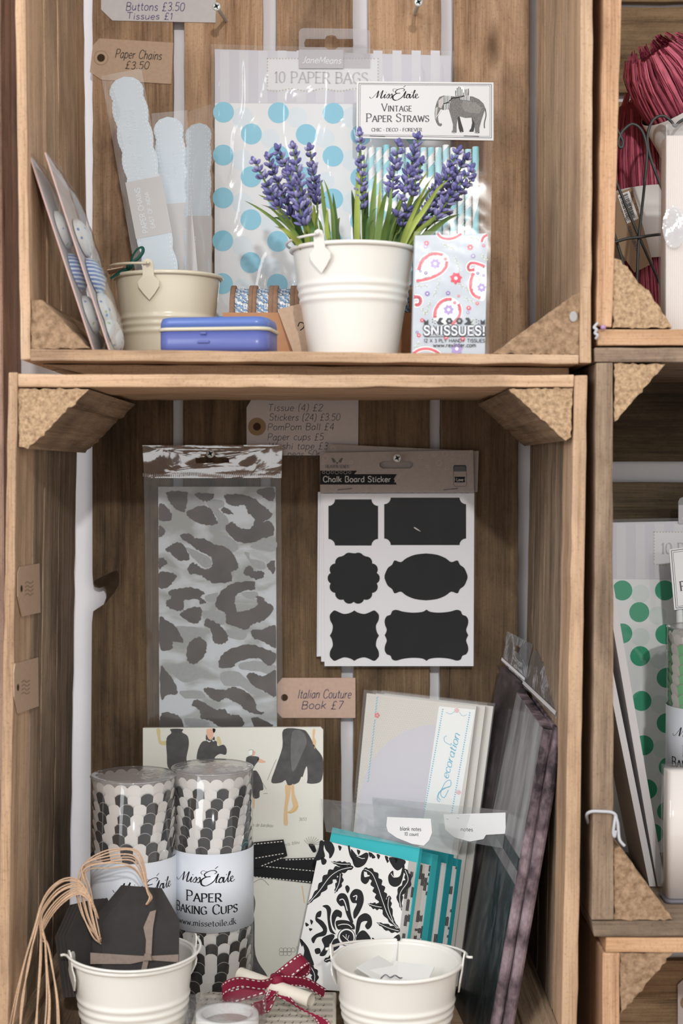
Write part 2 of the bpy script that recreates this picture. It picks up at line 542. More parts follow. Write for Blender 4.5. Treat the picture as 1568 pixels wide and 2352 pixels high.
class Ink:
    """draws filled shapes and pen strokes on a surface; mapf(x, y, lift) gives the place"""
    def __init__(s, mesh, mapf, step=0.00012):
        s.M, s.f, s.st = mesh, mapf, step

    def poly(s, pts, m, l=1):
        tri = tessellate_polygon([[Vector((x, y, 0)) for x, y in pts]])
        s.M.add([s.f(x, y, l * s.st) for x, y in pts], [tuple(t) for t in tri], m)

    def blob(s, pts, m, l=1, k=5, ragged=0.0):
        q = [(p.x, p.y) for p in smooth_path([Vector(p) for p in pts], k, True)]
        if ragged:
            q = [(x + rnd.uniform(-ragged, ragged), y + rnd.uniform(-ragged, ragged)) for x, y in q]
        s.poly(q, m, l)

    def line(s, pts, w, m, l=1):
        pts = [Vector((p[0], p[1])) for p in pts]
        n = len(pts)
        ws = w if isinstance(w, (list, tuple)) else [w] * n
        L_, R_ = [], []
        for i, p in enumerate(pts):
            t = pts[min(i + 1, n - 1)] - pts[max(i - 1, 0)]
            if t.length < 1e-9:
                t = Vector((1, 0))
            t.normalize()
            q = Vector((-t.y, t.x)) * ws[i] / 2
            L_.append(p + q)
            R_.append(p - q)
        s.M.add([s.f(a.x, a.y, l * s.st) for a in L_ + R_], [(i, i + 1, n + i + 1, n + i) for i in range(n - 1)], m)

    def curve(s, pts, w, m, l=1, k=6, taper=False, closed=False):
        q = smooth_path([Vector(p) for p in pts], k, closed)
        if closed:
            q.append(q[0])
        if taper:
            n = len(q)
            w = [max(0.08 * w, w * sin(pi * (0.08 + 0.92 * i / (n - 1)) ** 0.8) if taper == 2 else w * (1 - 0.85 * i / (n - 1))) for i in range(n)]
        s.line(q, w, m, l)

    def disc(s, cx, cy, r, m, l=1, ry=None, n=20, rot=0.0):
        ry = ry or r
        pts = [(cx + r * cos(a) * cos(rot) - ry * sin(a) * sin(rot), cy + r * cos(a) * sin(rot) + ry * sin(a) * cos(rot)) for a in (2 * pi * k / n for k in range(n))]
        s.M.add([s.f(x, y, l * s.st) for x, y in pts], [tuple(range(n))], m)

    def ring(s, cx, cy, r, w, m, l=1, ry=None, n=24):
        ry = ry or r
        s.line([(cx + r * cos(2 * pi * k / n), cy + ry * sin(2 * pi * k / n)) for k in range(n + 1)], w, m, l)

    def rect(s, x0, y0, x1, y1, m, l=1):
        s.poly([(x0, y0), (x1, y0), (x1, y1), (x0, y1)], m, l)

    def frame(s, pts, w, m, l=1):
        for i in range(len(pts)):
            s.line([pts[i], pts[(i + 1) % len(pts)]], w, m, l)

    def text(s, t, x, y, h, m, w=None, style='sans', ang=0.0, l=2, weight=1.0, slant=0.0, small=0.78, gap=1.1, align='l'):
        """baseline from (x, y); h cap height; w stretches the line to that length; y grows downward"""
        items, adv = [], 0.0
        for ch in t:
            sc = 1.0
            if style == 'smallcaps' and ch.islower():
                ch, sc = ch.upper(), small
            gw, st = glyph(ch)
            items.append((adv, sc, st))
            adv += gw * sc + gap
        adv = max(adv - gap, 0.1)
        k = h / 10
        kx = (w / adv) if w else k
        if align == 'c':
            x = x - cos(ang) * adv * kx / 2
            y = y - sin(ang) * adv * kx / 2
        ca, sa = cos(ang), sin(ang)

        def T(gx, gy):
            gx = gx * kx + slant * gy * k
            gy = gy * k
            return (x + gx * ca + gy * sa, y + gx * sa - gy * ca)
        serif = style in ('serif', 'smallcaps')
        base = {'sans': 1.15, 'hand': 0.75, 'serif': 1.5, 'smallcaps': 1.5, 'script': 1.3}[style] * weight
        for a0, sc, st in items:
            dy = rnd.uniform(-0.4, 0.4) if style == 'hand' else 0.0
            for kind, pts in st:
                if kind == 'd':
                    cx_, cy_ = T(a0 + pts[0].x * sc, pts[0].y * sc + dy)
                    s.disc(cx_, cy_, base * 0.65 * k, m, l, n=8)
                    continue
                q = [T(a0 + p.x * sc, p.y * sc + dy) for p in pts]
                ws = []
                n = len(pts)
                for i in range(n):
                    t_ = pts[min(i + 1, n - 1)] - pts[max(i - 1, 0)]
                    th = math.atan2(t_.y, t_.x)
                    if serif:
                        ws.append(k * base * (0.28 + 0.72 * abs(sin(th - 0.35))))
                    elif style == 'script':
                        ws.append(k * base * (0.3 + 0.7 * abs(sin(th - 0.2))))
                    else:
                        ws.append(k * base)
                if kind == 'l' and n == 2 and serif:
                    ws = [k * base * (0.28 + 0.72 * abs(sin(math.atan2(pts[1].y - pts[0].y, pts[1].x - pts[0].x) - 0.35)))] * 2
                if kind == 'l' and n > 2:
                    for i in range(n - 1):
                        th = math.atan2(pts[i + 1].y - pts[i].y, pts[i + 1].x - pts[i].x)
                        s.line([q[i], q[i + 1]], k * base * ((0.28 + 0.72 * abs(sin(th - 0.35))) if serif else 1), m, l)
                else:
                    s.line(q, ws, m, l)
                if serif and kind == 'l':
                    for i in (0, n - 1):
                        j = 1 if i == 0 else n - 2
                        d = pts[j] - pts[i]
                        if abs(d.y) > abs(d.x) * 1.2 and (abs(pts[i].y) < 0.2 or abs(pts[i].y - 10) < 0.3):
                            p_ = pts[i]
                            s.line([T(a0 + (p_.x - 1.15) * sc, p_.y * sc), T(a0 + (p_.x + 1.15) * sc, p_.y * sc)], k * base * 0.38, m, l)
        return adv * kx


def script_logo(ink, x, y, w, m, l=2, ang=0.0):
    """the flowing 'Miss Etoile' signature: baseline start (x, y), overall width w"""
    k = w / 100.0
    ca, sa = cos(ang), sin(ang)
    S = [
        ([(0, 3), (2, 0), (6, .7), (14, 9), (19, 15)], 1), ([(19, 15), (17, 7.5), (15, .7)], 2.4), ([(15, .7), (22, 9), (28, 16)], .8), ([(28, 16), (25, 7.5), (23.4, 1.5), (25, 0), (28, 2)], 2.4),
        ([(28, 2), (33, 8.6), (30.6, 2.4), (31.4, 0), (35, 3)], 1.8), ([(34.4, 11.5), (35, 12.4)], 2.2), ([(35, 3), (40, 9), (40.4, 4), (38, 0), (35, 1.2)], 1.8), ([(40, 2.4), (46, 9), (46.4, 4), (44, 0), (41, 1.2)], 1.8),
        ([(69, 14.5), (72.5, 17), (68, 20), (59, 18), (53.5, 13.5), (56, 10), (63, 10.6)], 1.9), ([(63, 10.6), (55, 9), (48.6, 4), (49, -2.4), (55, -4.4), (63, -1), (69, 4)], 2.6), ([(58, 17.6), (51, 19.4), (48, 16), (50.5, 13.6)], .9), ([(70, 22.4), (74.5, 26)], 1.6),
        ([(69, 4), (75, 14.5), (72, 5), (71.6, .8), (74.6, 1)], 2.0), ([(70.6, 9.4), (77.4, 10)], .9), ([(74.6, 1), (79.6, 8.6), (76.4, 5), (76.6, .6), (80, .6), (82, 5.4), (79.6, 8.6), (84, 7)], 1.8),
        ([(84, 8.6), (83, 2.4), (84, 0), (87, 3)], 2.0), ([(87.4, 11.5), (88, 12.4)], 2.2), ([(87, 3), (93.6, 13), (94, 16.6), (92, 14), (90, 3), (91, 0), (94, 3)], 1.8), ([(94, 3), (98.6, 6), (98, 8.6), (95, 7), (95, 1.4), (98, 0), (102, 3)], 1.8),
    ]
    for pts, wd in S:
        q = smooth_path([Vector(p) for p in pts], 6)
        r = []
        ws = []
        n = len(q)
        for i, p in enumerate(q):
            t = q[min(i + 1, n - 1)] - q[max(i - 1, 0)]
            th = math.atan2(t.y, t.x)
            down = abs(sin(th - 0.2))
            ws.append(k * wd * (0.45 + 0.65 * down) * (1.0 if t.y < 0 else 0.75))
            X, Y = p.x * k, p.y * k
            r.append((x + X * ca + Y * sa, y + X * sa - Y * ca))
        ink.line(r, ws, m, l)


def spiral(cx, cy, r0, r1, a0, turns, n=14):
    return [(cx + (r0 + (r1 - r0) * i / n) * cos(a0 + turns * 2 * pi * i / n), cy + (r0 + (r1 - r0) * i / n) * sin(a0 + turns * 2 * pi * i / n)) for i in range(n + 1)]


def sheet_film(name, pl, quad, m, parent, off=0.0015, amp=0.0012, sc=60.0, nx=40, ny=50, seed=0.0, stretch=(1, 1), label=None):
    """wrinkled clear film over an image-quad TL TR BR BL on plane pl"""
    from mathutils import noise
    a, b, c, d = [pl.hit(*q) for q in quad]
    me = M()
    pts, fs = [], []
    for j in range(ny + 1):
        v = j / ny
        for i in range(nx + 1):
            u = i / nx
            p = (a * (1 - u) + b * u) * (1 - v) + (d * (1 - u) + c * u) * v
            q = Vector((p.x * sc * stretch[0] + seed, seed * 1.7, p.z * sc * stretch[1]))
            w = 1 - abs(noise.noise(q)) * 3.2
            w2 = noise.noise(q * 0.45 + Vector((9, 3, 1)))
            e = min(1.0, min(u, 1 - u, v, 1 - v) * 12)
            pts.append(p + pl.n * (off + amp * (0.55 * max(0, w) ** 3 + 0.7 * w2) * e))
    for j in range(ny):
        for i in range(nx):
            k = j * (nx + 1) + i
            fs.append((k, k + 1, k + nx + 2, k + nx + 1))
    me.add(pts, fs, m, True)
    return me.build(name, parent, label)


def slab(me, pl, pts, th, m, side=None, off=0.0):
    me.prism([pl.hit(x, y, off) for x, y in pts], -pl.n * th, m, side)


WHITE = mat('white_card', (226, 226, 226), 0.6, 0.25)
PAPER = mat('paper_white', (228, 227, 224), 0.75, 0.15)
INK = mat('ink_black', (24, 24, 26), 0.6, 0.2)
INKG = mat('ink_grey', (95, 95, 98), 0.6, 0.2)
BIRO = mat('biro_blue', (72, 66, 120), 0.5, 0.2)
BIROD = mat('biro_dark', (62, 62, 92), 0.5, 0.2)
KRAFT = mat('kraft_card', (190, 163, 140), 0.8, 0.1, vary=0.06, scale=300)
KRAFTD = mat('kraft_hole', (70, 55, 42), 0.9, 0.05)
CLEAR = film('clear_film')
# ================================================================== the room and the crates
def structure(name, me, **k):
    o = me.build(name, **k)
    o['kind'] = 'structure'
    return o


WALLM = mat('wall_paint', (232, 230, 234), 0.85, 0.1, vary=0.03, scale=14, bump=0.12)
me = M(); me.box((0.1, 0.3265, 0.65), (3.0, 0.05, 2.3), WALLM); structure('wall_back', me)
me = M(); me.box((0.1, -1.1, -0.02), (3.0, 2.9, 0.04), wood('floor_boards', 1, (92, 74, 58), (128, 104, 82), (150, 124, 98))); structure('floor', me)
me = M()
a = P(-60, 900, 0.24); b = P(19, 900, 0.24)
me.box(((a.x + b.x) / 2, 0.26, 0.65), (b.x - a.x, 0.08, 2.3), wood('dark_post', 2, (116, 88, 74), (152, 120, 102), (172, 140, 122)))
structure('trim_1', me, bevel=0.002)


def plank(name, f4, b4, m, parent, axis, cuts=None, jit=0.00022, bev=0.0012, label=None, endm=None):
    """board with worn edges: f4/b4 are front and back corners TL TR BR BL, axis says which way the grain runs"""
    o0 = ORG[parent.name]
    bm = bmesh.new()
    vs = [bm.verts.new(p - o0) for p in list(f4) + list(b4)]
    for f in ((0, 1, 2, 3), (7, 6, 5, 4), (0, 4, 5, 1), (1, 5, 6, 2), (2, 6, 7, 3), (3, 7, 4, 0)):
        bm.faces.new([vs[i] for i in f])
    bmesh.ops.recalc_face_normals(bm, faces=bm.faces)
    lp = {'z': ((0, 3), (1, 2), (4, 7), (5, 6)), 'x': ((0, 1), (3, 2), (4, 5), (7, 6)), 'y': ((0, 4), (1, 5), (2, 6), (3, 7))}[axis]
    es = [bm.edges.get((vs[i], vs[j])) for i, j in lp]
    ln = es[0].calc_length()
    bmesh.ops.subdivide_edges(bm, edges=es, cuts=cuts or max(2, int(ln / 0.02)), use_grid_fill=True)
    for v in bm.verts:
        v.co += Vector((rnd.gauss(0, jit), rnd.gauss(0, jit * 0.6), rnd.gauss(0, jit)))
    bm.normal_update()
    sel = [e for e in bm.edges if e.calc_face_angle(0) > 0.6]
    bmesh.ops.bevel(bm, geom=sel, offset=bev, segments=2, profile=0.6, affect='EDGES', clamp_overlap=True)
    me = bpy.data.meshes.new(name)
    bm.to_mesh(me)
    bm.free()
    me.materials.append(m)
    o = bpy.data.objects.new(name, me)
    COL.objects.link(o)
    o.parent = parent
    ORG[o.name] = o0
    if label:
        o['label'] = label
    return o


def board_y(name, quad, y0, y1, m, parent, axis, **k):
    """board whose outline is read on the front plane (image px) and that runs from depth y0 to y1"""
    f = []
    for q in quad:
        p = P(q[0], q[1], 0)
        f.append(Vector((p.x, y0, p.z)))
    return plank(name, f, [Vector((p.x, y1, p.z)) for p in f], m, parent, axis, **k)


def back_slat(name, quad, y, m, parent, axis, th=0.011, **k):
    f = [P(q[0], q[1], y) for q in quad]
    return plank(name, f, [p + Vector((0, th, 0)) for p in f], m, parent, axis, **k)


def corner_block(poly, y0, y1, m, endm, parent, name='corner_block'):
    """triangular corner post, its sawn end rough"""
    pts = []
    n = len(poly)
    for i in range(n):
        a, b = Vector(poly[i]), Vector(poly[(i + 1) % n])
        k = max(1, int((b - a).length / 9))
        for j in range(k):
            q = a.lerp(b, j / k)
            if j:
                q += Vector((rnd.gauss(0, 1.3), rnd.gauss(0, 1.3)))
            pts.append(q)
    w = [P(q.x, q.y, 0) for q in pts]
    w = [Vector((p.x, y0 + rnd.gauss(0, 0.00006), p.z)) for p in w]
    me = M()
    me.add(w, tess3(w), endm)
    bk = [Vector((p.x, y1, p.z)) for p in w]
    k = len(w)
    me.add(w + bk, [(i, (i + 1) % k, k + (i + 1) % k, k + i) for i in range(k)], m)
    me.add(bk, tess3(bk), m)
    return me.build(name, parent, bevel=0.0)


LG, MD, DK = (208, 174, 140), (176, 139, 104), (118, 86, 60)
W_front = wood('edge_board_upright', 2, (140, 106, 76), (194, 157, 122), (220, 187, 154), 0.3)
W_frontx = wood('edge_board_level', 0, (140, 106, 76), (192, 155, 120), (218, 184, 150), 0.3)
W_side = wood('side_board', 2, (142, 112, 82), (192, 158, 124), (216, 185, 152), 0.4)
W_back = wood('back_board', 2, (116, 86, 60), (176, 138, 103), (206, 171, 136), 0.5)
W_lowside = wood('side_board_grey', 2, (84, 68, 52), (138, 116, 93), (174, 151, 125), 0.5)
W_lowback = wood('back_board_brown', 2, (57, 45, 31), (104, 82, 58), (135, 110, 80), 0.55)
W_post = wood('post_board', 1, (104, 80, 58), (158, 130, 102), (188, 158, 128), 0.45)
W_orange = wood('orange_board', 2, (150, 104, 66), (200, 154, 114), (222, 180, 142), 0.25)
W_orangex = wood('orange_board_level', 0, (150, 104, 66), (202, 154, 110), (224, 180, 140), 0.25)
W_grey = wood('grey_board', 2, (106, 86, 68), (154, 129, 105), (184, 158, 132), 0.4)
W_greyx = wood('grey_board_level', 0, (92, 76, 62), (140, 118, 98), (170, 146, 122), 0.5)
W_rback = wood('olive_back_board', 0, (86, 68, 46), (144, 117, 84), (172, 145, 108), 0.5)
W_rdark = wood('dark_back_board', 0, (52, 42, 30), (84, 70, 50), (108, 90, 66), 0.5)
E_light = endgrain('sawn_end_light', (134, 108, 82), (204, 173, 139), 260)
E_mid = endgrain('sawn_end_brown', (120, 95, 72), (176, 147, 119), 180)

# ---- upper crate
up = thing('wooden_crate', 'upper wooden crate holding the lavender bucket and blue tin', 'crate', tuple(P(700, 838, 0.14)))
for x0, y0, m in ((0.0, 0.072, W_front), (0.077, 0.132, W_side), (0.137, 0.272, W_side)):
    board_y('side_slat', [(22, -830), (47, -830), (69.5, 826), (47, 827)], x0, y0, m, up, 'z')
for x0, y0, m in ((0.0, 0.124, W_front), (0.128, 0.203, W_side), (0.208, 0.268, W_side)):
    board_y('side_slat', [(1336, -830), (1366, -830), (1357, 834), (1330, 834)], x0, y0, m, up, 'z')
for a, b in ((212, 397), (423, 603), (634, 810), (845, 1013), (1041, 1215)):
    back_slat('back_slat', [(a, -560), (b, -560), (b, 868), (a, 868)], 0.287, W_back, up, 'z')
board_y('bottom_slat', [(69.5, 801), (1329, 815), (1329, 836), (69.5, 828)], 0.0, 0.135, W_frontx, up, 'x')
board_y('bottom_slat', [(69.5, 801), (1329, 815), (1329, 836), (69.5, 828)], 0.142, 0.27, W_frontx, up, 'x')
board_y('batten', [(76, 830), (1320, 838), (1320, 856.5), (190, 856.5)], 0.03, 0.07, W_frontx, up, 'x')
board_y('batten', [(76, 830), (1320, 838), (1320, 856.5), (190, 856.5)], 0.20, 0.24, W_frontx, up, 'x')
board_y('top_slat', [(47, -830), (1335, -830), (1335, -800), (47, -800)], 0.0, 0.132, W_frontx, up, 'x')
board_y('top_slat', [(47, -830), (1335, -830), (1335, -800), (47, -800)], 0.14, 0.27, W_frontx, up, 'x')
corner_block([(70, 687), (95, 688), (205, 799), (71, 800)], 0.002, 0.27, W_post, E_mid, up)
corner_block([(1331, 668), (1330, 814), (1132, 812)], 0.002, 0.27, W_post, E_mid, up)
corner_block([(49, -798), (180, -798), (50, -680)], 0.002, 0.27, W_post, E_mid, up)
corner_block([(1334, -798), (1334, -680), (1200, -798)], 0.002, 0.27, W_post, E_mid, up)
# nail head in the right post
me = M(); nl = upright(0.0); ik = Ink(me, lambda x, y, l: nl.hit(x, y, l + 0.0005))
ik.disc(1316, 727, 9, mat('nail_steel', (150, 148, 146), 0.5, 0.5, 0.6, vary=0.15), 1, ry=12)
me.build('nail', up)

# ---- lower crate
LB = 2545
FB = 3495
low = thing('wooden_crate', 'lower wooden crate holding the leopard tissue and chalkboard stickers', 'crate', tuple(P(680, LB, 0.14)))
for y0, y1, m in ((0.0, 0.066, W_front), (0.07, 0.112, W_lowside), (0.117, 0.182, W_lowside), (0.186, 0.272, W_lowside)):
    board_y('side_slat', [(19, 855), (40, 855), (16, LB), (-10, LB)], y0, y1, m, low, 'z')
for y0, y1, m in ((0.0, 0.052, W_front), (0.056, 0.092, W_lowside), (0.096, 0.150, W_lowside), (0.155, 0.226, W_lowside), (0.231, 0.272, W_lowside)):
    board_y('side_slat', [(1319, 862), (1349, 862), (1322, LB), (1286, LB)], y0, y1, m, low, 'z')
# the first back slat has a knot hole broken out of its edge
o0 = ORG[low.name]
edge = [(212, 886), (212, 1315), (214, 1342), (217, 1348), (226, 1351), (238, 1348), (243, 1356), (244, 1372), (238, 1388), (226, 1396), (214, 1404), (211, 1430), (209, 1700), (206, 2470)]
pts = edge + [(394, 2470), (395, 886)]
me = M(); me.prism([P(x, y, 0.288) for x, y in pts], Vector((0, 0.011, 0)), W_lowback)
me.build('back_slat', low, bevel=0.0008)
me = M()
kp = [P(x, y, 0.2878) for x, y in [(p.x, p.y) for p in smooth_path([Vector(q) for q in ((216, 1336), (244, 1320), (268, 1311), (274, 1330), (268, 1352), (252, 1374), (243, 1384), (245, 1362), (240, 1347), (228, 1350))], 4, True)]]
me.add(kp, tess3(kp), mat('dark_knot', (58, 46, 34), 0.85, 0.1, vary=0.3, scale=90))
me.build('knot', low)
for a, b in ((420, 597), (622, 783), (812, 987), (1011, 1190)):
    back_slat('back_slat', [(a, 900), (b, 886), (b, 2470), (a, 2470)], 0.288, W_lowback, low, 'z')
board_y('top_slat', [(41, 859.5), (1318, 861), (1318, 889), (41, 889)], 0.0, 0.128, W_frontx, low, 'x')
board_y('top_slat', [(41, 859.5), (1318, 861), (1318, 882), (41, 882)], 0.135, 0.272, W_frontx, low, 'x')
board_y('bottom_slat', [(20, LB - 28), (1286, LB - 28), (1286, LB), (20, LB)], 0.0, 0.13, W_frontx, low, 'x')
board_y('bottom_slat', [(20, LB - 28), (1286, LB - 28), (1286, LB), (20, LB)], 0.137, 0.272, W_frontx, low, 'x')
corner_block([(42, 892), (203, 894), (63, 1031), (43, 1026)], 0.002, 0.27, W_post, E_light, low)
corner_block([(1169, 894), (1316, 891), (1312, 1003), (1299, 1012)], 0.002, 0.27, W_post, E_light, low)
corner_block([(18, LB - 29), (150, LB - 29), (19, LB - 170)], 0.002, 0.27, W_post, E_mid, low)
corner_block([(1285, LB - 29), (1288, LB - 170), (1150, LB - 29)], 0.002, 0.27, W_post, E_mid, low)
LOWZ = P(784, LB - 28, 0).z       # inside floor of the lower crate
fz = P(784, LB, 0).z

# ---- right hand crates
rt = thing('wooden_crate', 'top right crate holding the burgundy raffia hanks', 'crate', tuple(P(1900, 793, 0.14)))
board_y('end_board', [(1398, -560), (1443, -560), (1405, 752), (1369, 748)], 0.0, 0.27, W_orange, rt, 'z')
board_y('end_board', [(3085, -560), (3120, -560), (3120, 752), (3085, 752)], 0.0, 0.27, W_orange, rt, 'z')
for y0, y1 in ((0.0, 0.13), (0.137, 0.27)):
    board_y('bottom_slat', [(1372, 756), (3120, 756), (3120, 793), (1372, 793)], y0, y1, W_orangex, rt, 'x')
    board_y('top_slat', [(1398, -590), (3120, -590), (3120, -561), (1398, -561)], y0, y1, W_orangex, rt, 'x')
for a, b in ((-430, -225), (-205, 4), (16, 213), (233, 425), (446, 640), (660, 830)):
    back_slat('back_slat', [(1250, a), (2700, a), (2700, b), (1250, b)], 0.288, W_rback, rt, 'x')
corner_block([(1409, 592), (1427, 597), (1461, 640), (1495, 674), (1526, 723), (1543, 747), (1544, 753), (1407, 753)], 0.002, 0.27, W_post, E_light, rt)
corner_block([(3084, 600), (3084, 753), (2950, 753)], 0.002, 0.27, W_post, E_light, rt)

rm = thing('wooden_crate', 'middle right crate holding the green spotted paper bags', 'crate', tuple(P(1900, 2150, 0.14)))
board_y('end_board', [(1368, 833), (1407, 833), (1409, 2114), (1359, 2114)], 0.0, 0.27, W_grey, rm, 'z')
board_y('end_board', [(3060, 833), (3095, 833), (3095, 2114), (3060, 2114)], 0.0, 0.27, W_grey, rm, 'z')
for y0, y1 in ((0.0, 0.13), (0.137, 0.27)):
    board_y('top_slat', [(1365, 798), (3095, 798), (3095, 832), (1365, 832)], y0, y1, W_greyx, rm, 'x')
for y0, y1 in ((0.0, 0.10), (0.205, 0.27)):
    board_y('bottom_slat', [(1358, 2116), (3095, 2116), (3095, 2151), (1364, 2151)], y0, y1, W_greyx, rm, 'x')
for a, b in ((870, 1060), (1108, 1285), (1306, 1500), (1520, 1700), (1720, 1885), (1905, 1938)):
    back_slat('back_slat', [(1250, a), (2640, a), (2640, b), (1250, b)], 0.288, W_rdark, rm, 'x')
corner_block([(1411, 835), (1528, 836), (1412, 968)], 0.002, 0.27, W_post, E_light, rm)
corner_block([(1411, 1951), (1424, 1946), (1545, 2113), (1411, 2114)], 0.002, 0.27, W_post, E_mid, rm)

rb = thing('wooden_crate', 'bottom right crate of pale wood with a grey tag inside', 'crate', tuple(P(1900, FB, 0.14)))
board_y('end_board', [(1384, 2189), (1423, 2189), (1423, FB), (1376, FB)], 0.0, 0.27, W_orange, rb, 'z')
board_y('end_board', [(3070, 2189), (3100, 2189), (3100, FB), (3070, FB)], 0.0, 0.27, W_orange, rb, 'z')
for y0, y1 in ((0.0, 0.13), (0.137, 0.27)):
    board_y('top_slat', [(1391, 2155), (3100, 2155), (3100, 2188), (1391, 2188)], y0, y1, W_orangex, rb, 'x')
    board_y('bottom_slat', [(1424, FB - 32), (3069, FB - 32), (3069, FB), (1424, FB)], y0, y1, W_orangex, rb, 'x')
for a, b in ((1990, 2185), (2207, 2420), (2440, 2650), (2670, 2880), (2900, 3020)):
    back_slat('back_slat', [(1270, a), (2640, a), (2640, b), (1270, b)], 0.288, W_rback, rb, 'x')
corner_block([(1425, 2190), (1546, 2190), (1425, 2332)], 0.002, 0.27, W_post, E_mid, rb)

# put the floor right under the stack
FZ = P(784, FB, 0).z
bpy.data.objects['floor'].location.z += FZ
a, b = P(-20, LB, 0.0), P(1330, LB, 0.0)
me = M()
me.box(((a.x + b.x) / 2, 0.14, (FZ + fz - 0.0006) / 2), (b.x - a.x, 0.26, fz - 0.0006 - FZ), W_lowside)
structure('trim_2', me, bevel=0.003)
# ================================================================== things in the upper crate
def zU(X):
    px = 784 + X * FPX / DIST
    return P(px, 801 + (px - 69.5) / 1259.5 * 14, 0).z + 0.0004


def inkon(me, pl, step=0.00012, base=0.0):
    return Ink(me, lambda x, y, l: pl.hit(x, y, base + l), step)


def cross_screw(name, label, px, py, y0, tip=None, r=0.0042):
    """steel screw driven into the back boards; the head faces the room"""
    h = P(px, py, y0)
    o = thing(name, label, 'screw', tuple(h))
    st = mat('screw_steel', (222, 224, 222), 0.35, 0.6, 0.25)
    me = M()
    R = Matrix.Rotation(pi / 2, 3, 'X')
    me.lathe([(0.0001, 0.0012), (r * 0.6, 0.0011), (r * 0.92, 0.0006), (r, 0.0), (r * 0.5, -0.003), (r * 0.45, -0.003)], h, st, 20, R=R)
    dk = mat('screw_recess', (40, 58, 54), 0.5, 0.3)
    ik = Ink(me, lambda x, z, l: h + Vector((x, -0.0012 - l, z)), 0.00005)
    for a in (0.5, 0.5 + pi / 2):
        ik.line([(-0.62 * r * cos(a), -0.62 * r * sin(a)), (0.62 * r * cos(a), 0.62 * r * sin(a))], r * 0.3, dk)
    for a in (0.5 + pi / 4, 0.5 - pi / 4):
        ik.line([(-0.4 * r * cos(a), -0.4 * r * sin(a)), (0.4 * r * cos(a), 0.4 * r * sin(a))], r * 0.16, dk)
    me.build('head', o)
    e = tip if tip else h + Vector((0, 0.289 - y0, 0))
    me = M()
    n = 60
    pth, rad = [], []
    for i in range(n + 1):
        pth.append(h.lerp(e, i / n))
        rad.append((0.0020 if i % 2 else 0.0015) if i > 12 else 0.0017)
    me.tube(pth, rad, st, 10)
    me.build('shank', o)
    return o


# ---- tags on the back boards
TAGY = 0.2860


def tag_card(name, label, pts, hole, mcard, ring=None, y=TAGY, th=0.0007, pl=None, group=None, hr=9, rr=16):
    pl = pl or upright(y)
    c = pl.hit(sum(p[0] for p in pts) / len(pts), max(p[1] for p in pts))
    o = thing(name, label, 'tag', tuple(c), group)
    me = M()
    slab(me, pl, pts, th, mcard)
    me.build('card', o)
    if hole:
        me = M()
        ik = inkon(me, pl)
        if ring:
            ik.disc(hole[0], hole[1], rr, ring, 1)
            ik.ring(hole[0], hole[1], rr, 1.2, mat('ring_edge', (150, 126, 104), 0.8), 2)
        ik.disc(hole[0], hole[1], hr, KRAFTD, 3)
        me.build('eyelet', o)
    return o, pl


GREYTAG = mat('grey_card', (206, 202, 202), 0.75, 0.15, vary=0.03, scale=200)
t, pl = tag_card('price_tag', 'big pale grey tag reading Buttons £3.50 at the top edge', [(232, -60), (232, 22), (258, 47), (495, 52), (497, -95), (258, -95)], None, GREYTAG)
me = M(); ik = inkon(me, pl)
ik.text('Buttons £3.50', 289, 24, 19, BIRO, 134, 'hand', 0.01, slant=0.12, weight=1.1)
ik.text('Tissues £1', 290, 44, 15, BIRO, 106, 'hand', 0.01, slant=0.12, weight=1.3)
me.build('handwriting', t)
cross_screw('screw', 'steel cross head screw at the right edge of the Buttons tag', 497, 15, 0.238, P(519, 47, 0.288))
cross_screw('screw', 'steel cross head screw high above the elephant header', 961, 5, 0.238, P(952, 32, 0.288))

t, pl = tag_card('price_tag', 'brown kraft tag reading Paper Chains above the scalloped cards', [(228, 88), (398, 98), (393, 193), (232, 183), (206, 165), (213, 105)], (232, 133), KRAFT, KRAFT)
me = M(); ik = inkon(me, pl)
ik.text('Paper Chains', 264, 133, 20, INK, 106, 'hand', 0.04, slant=0.2, weight=1.0)
ik.text('£3.50', 287, 158, 17, INK, 54, 'hand', 0.02, slant=0.2, weight=1.15)
me.build('handwriting', t)


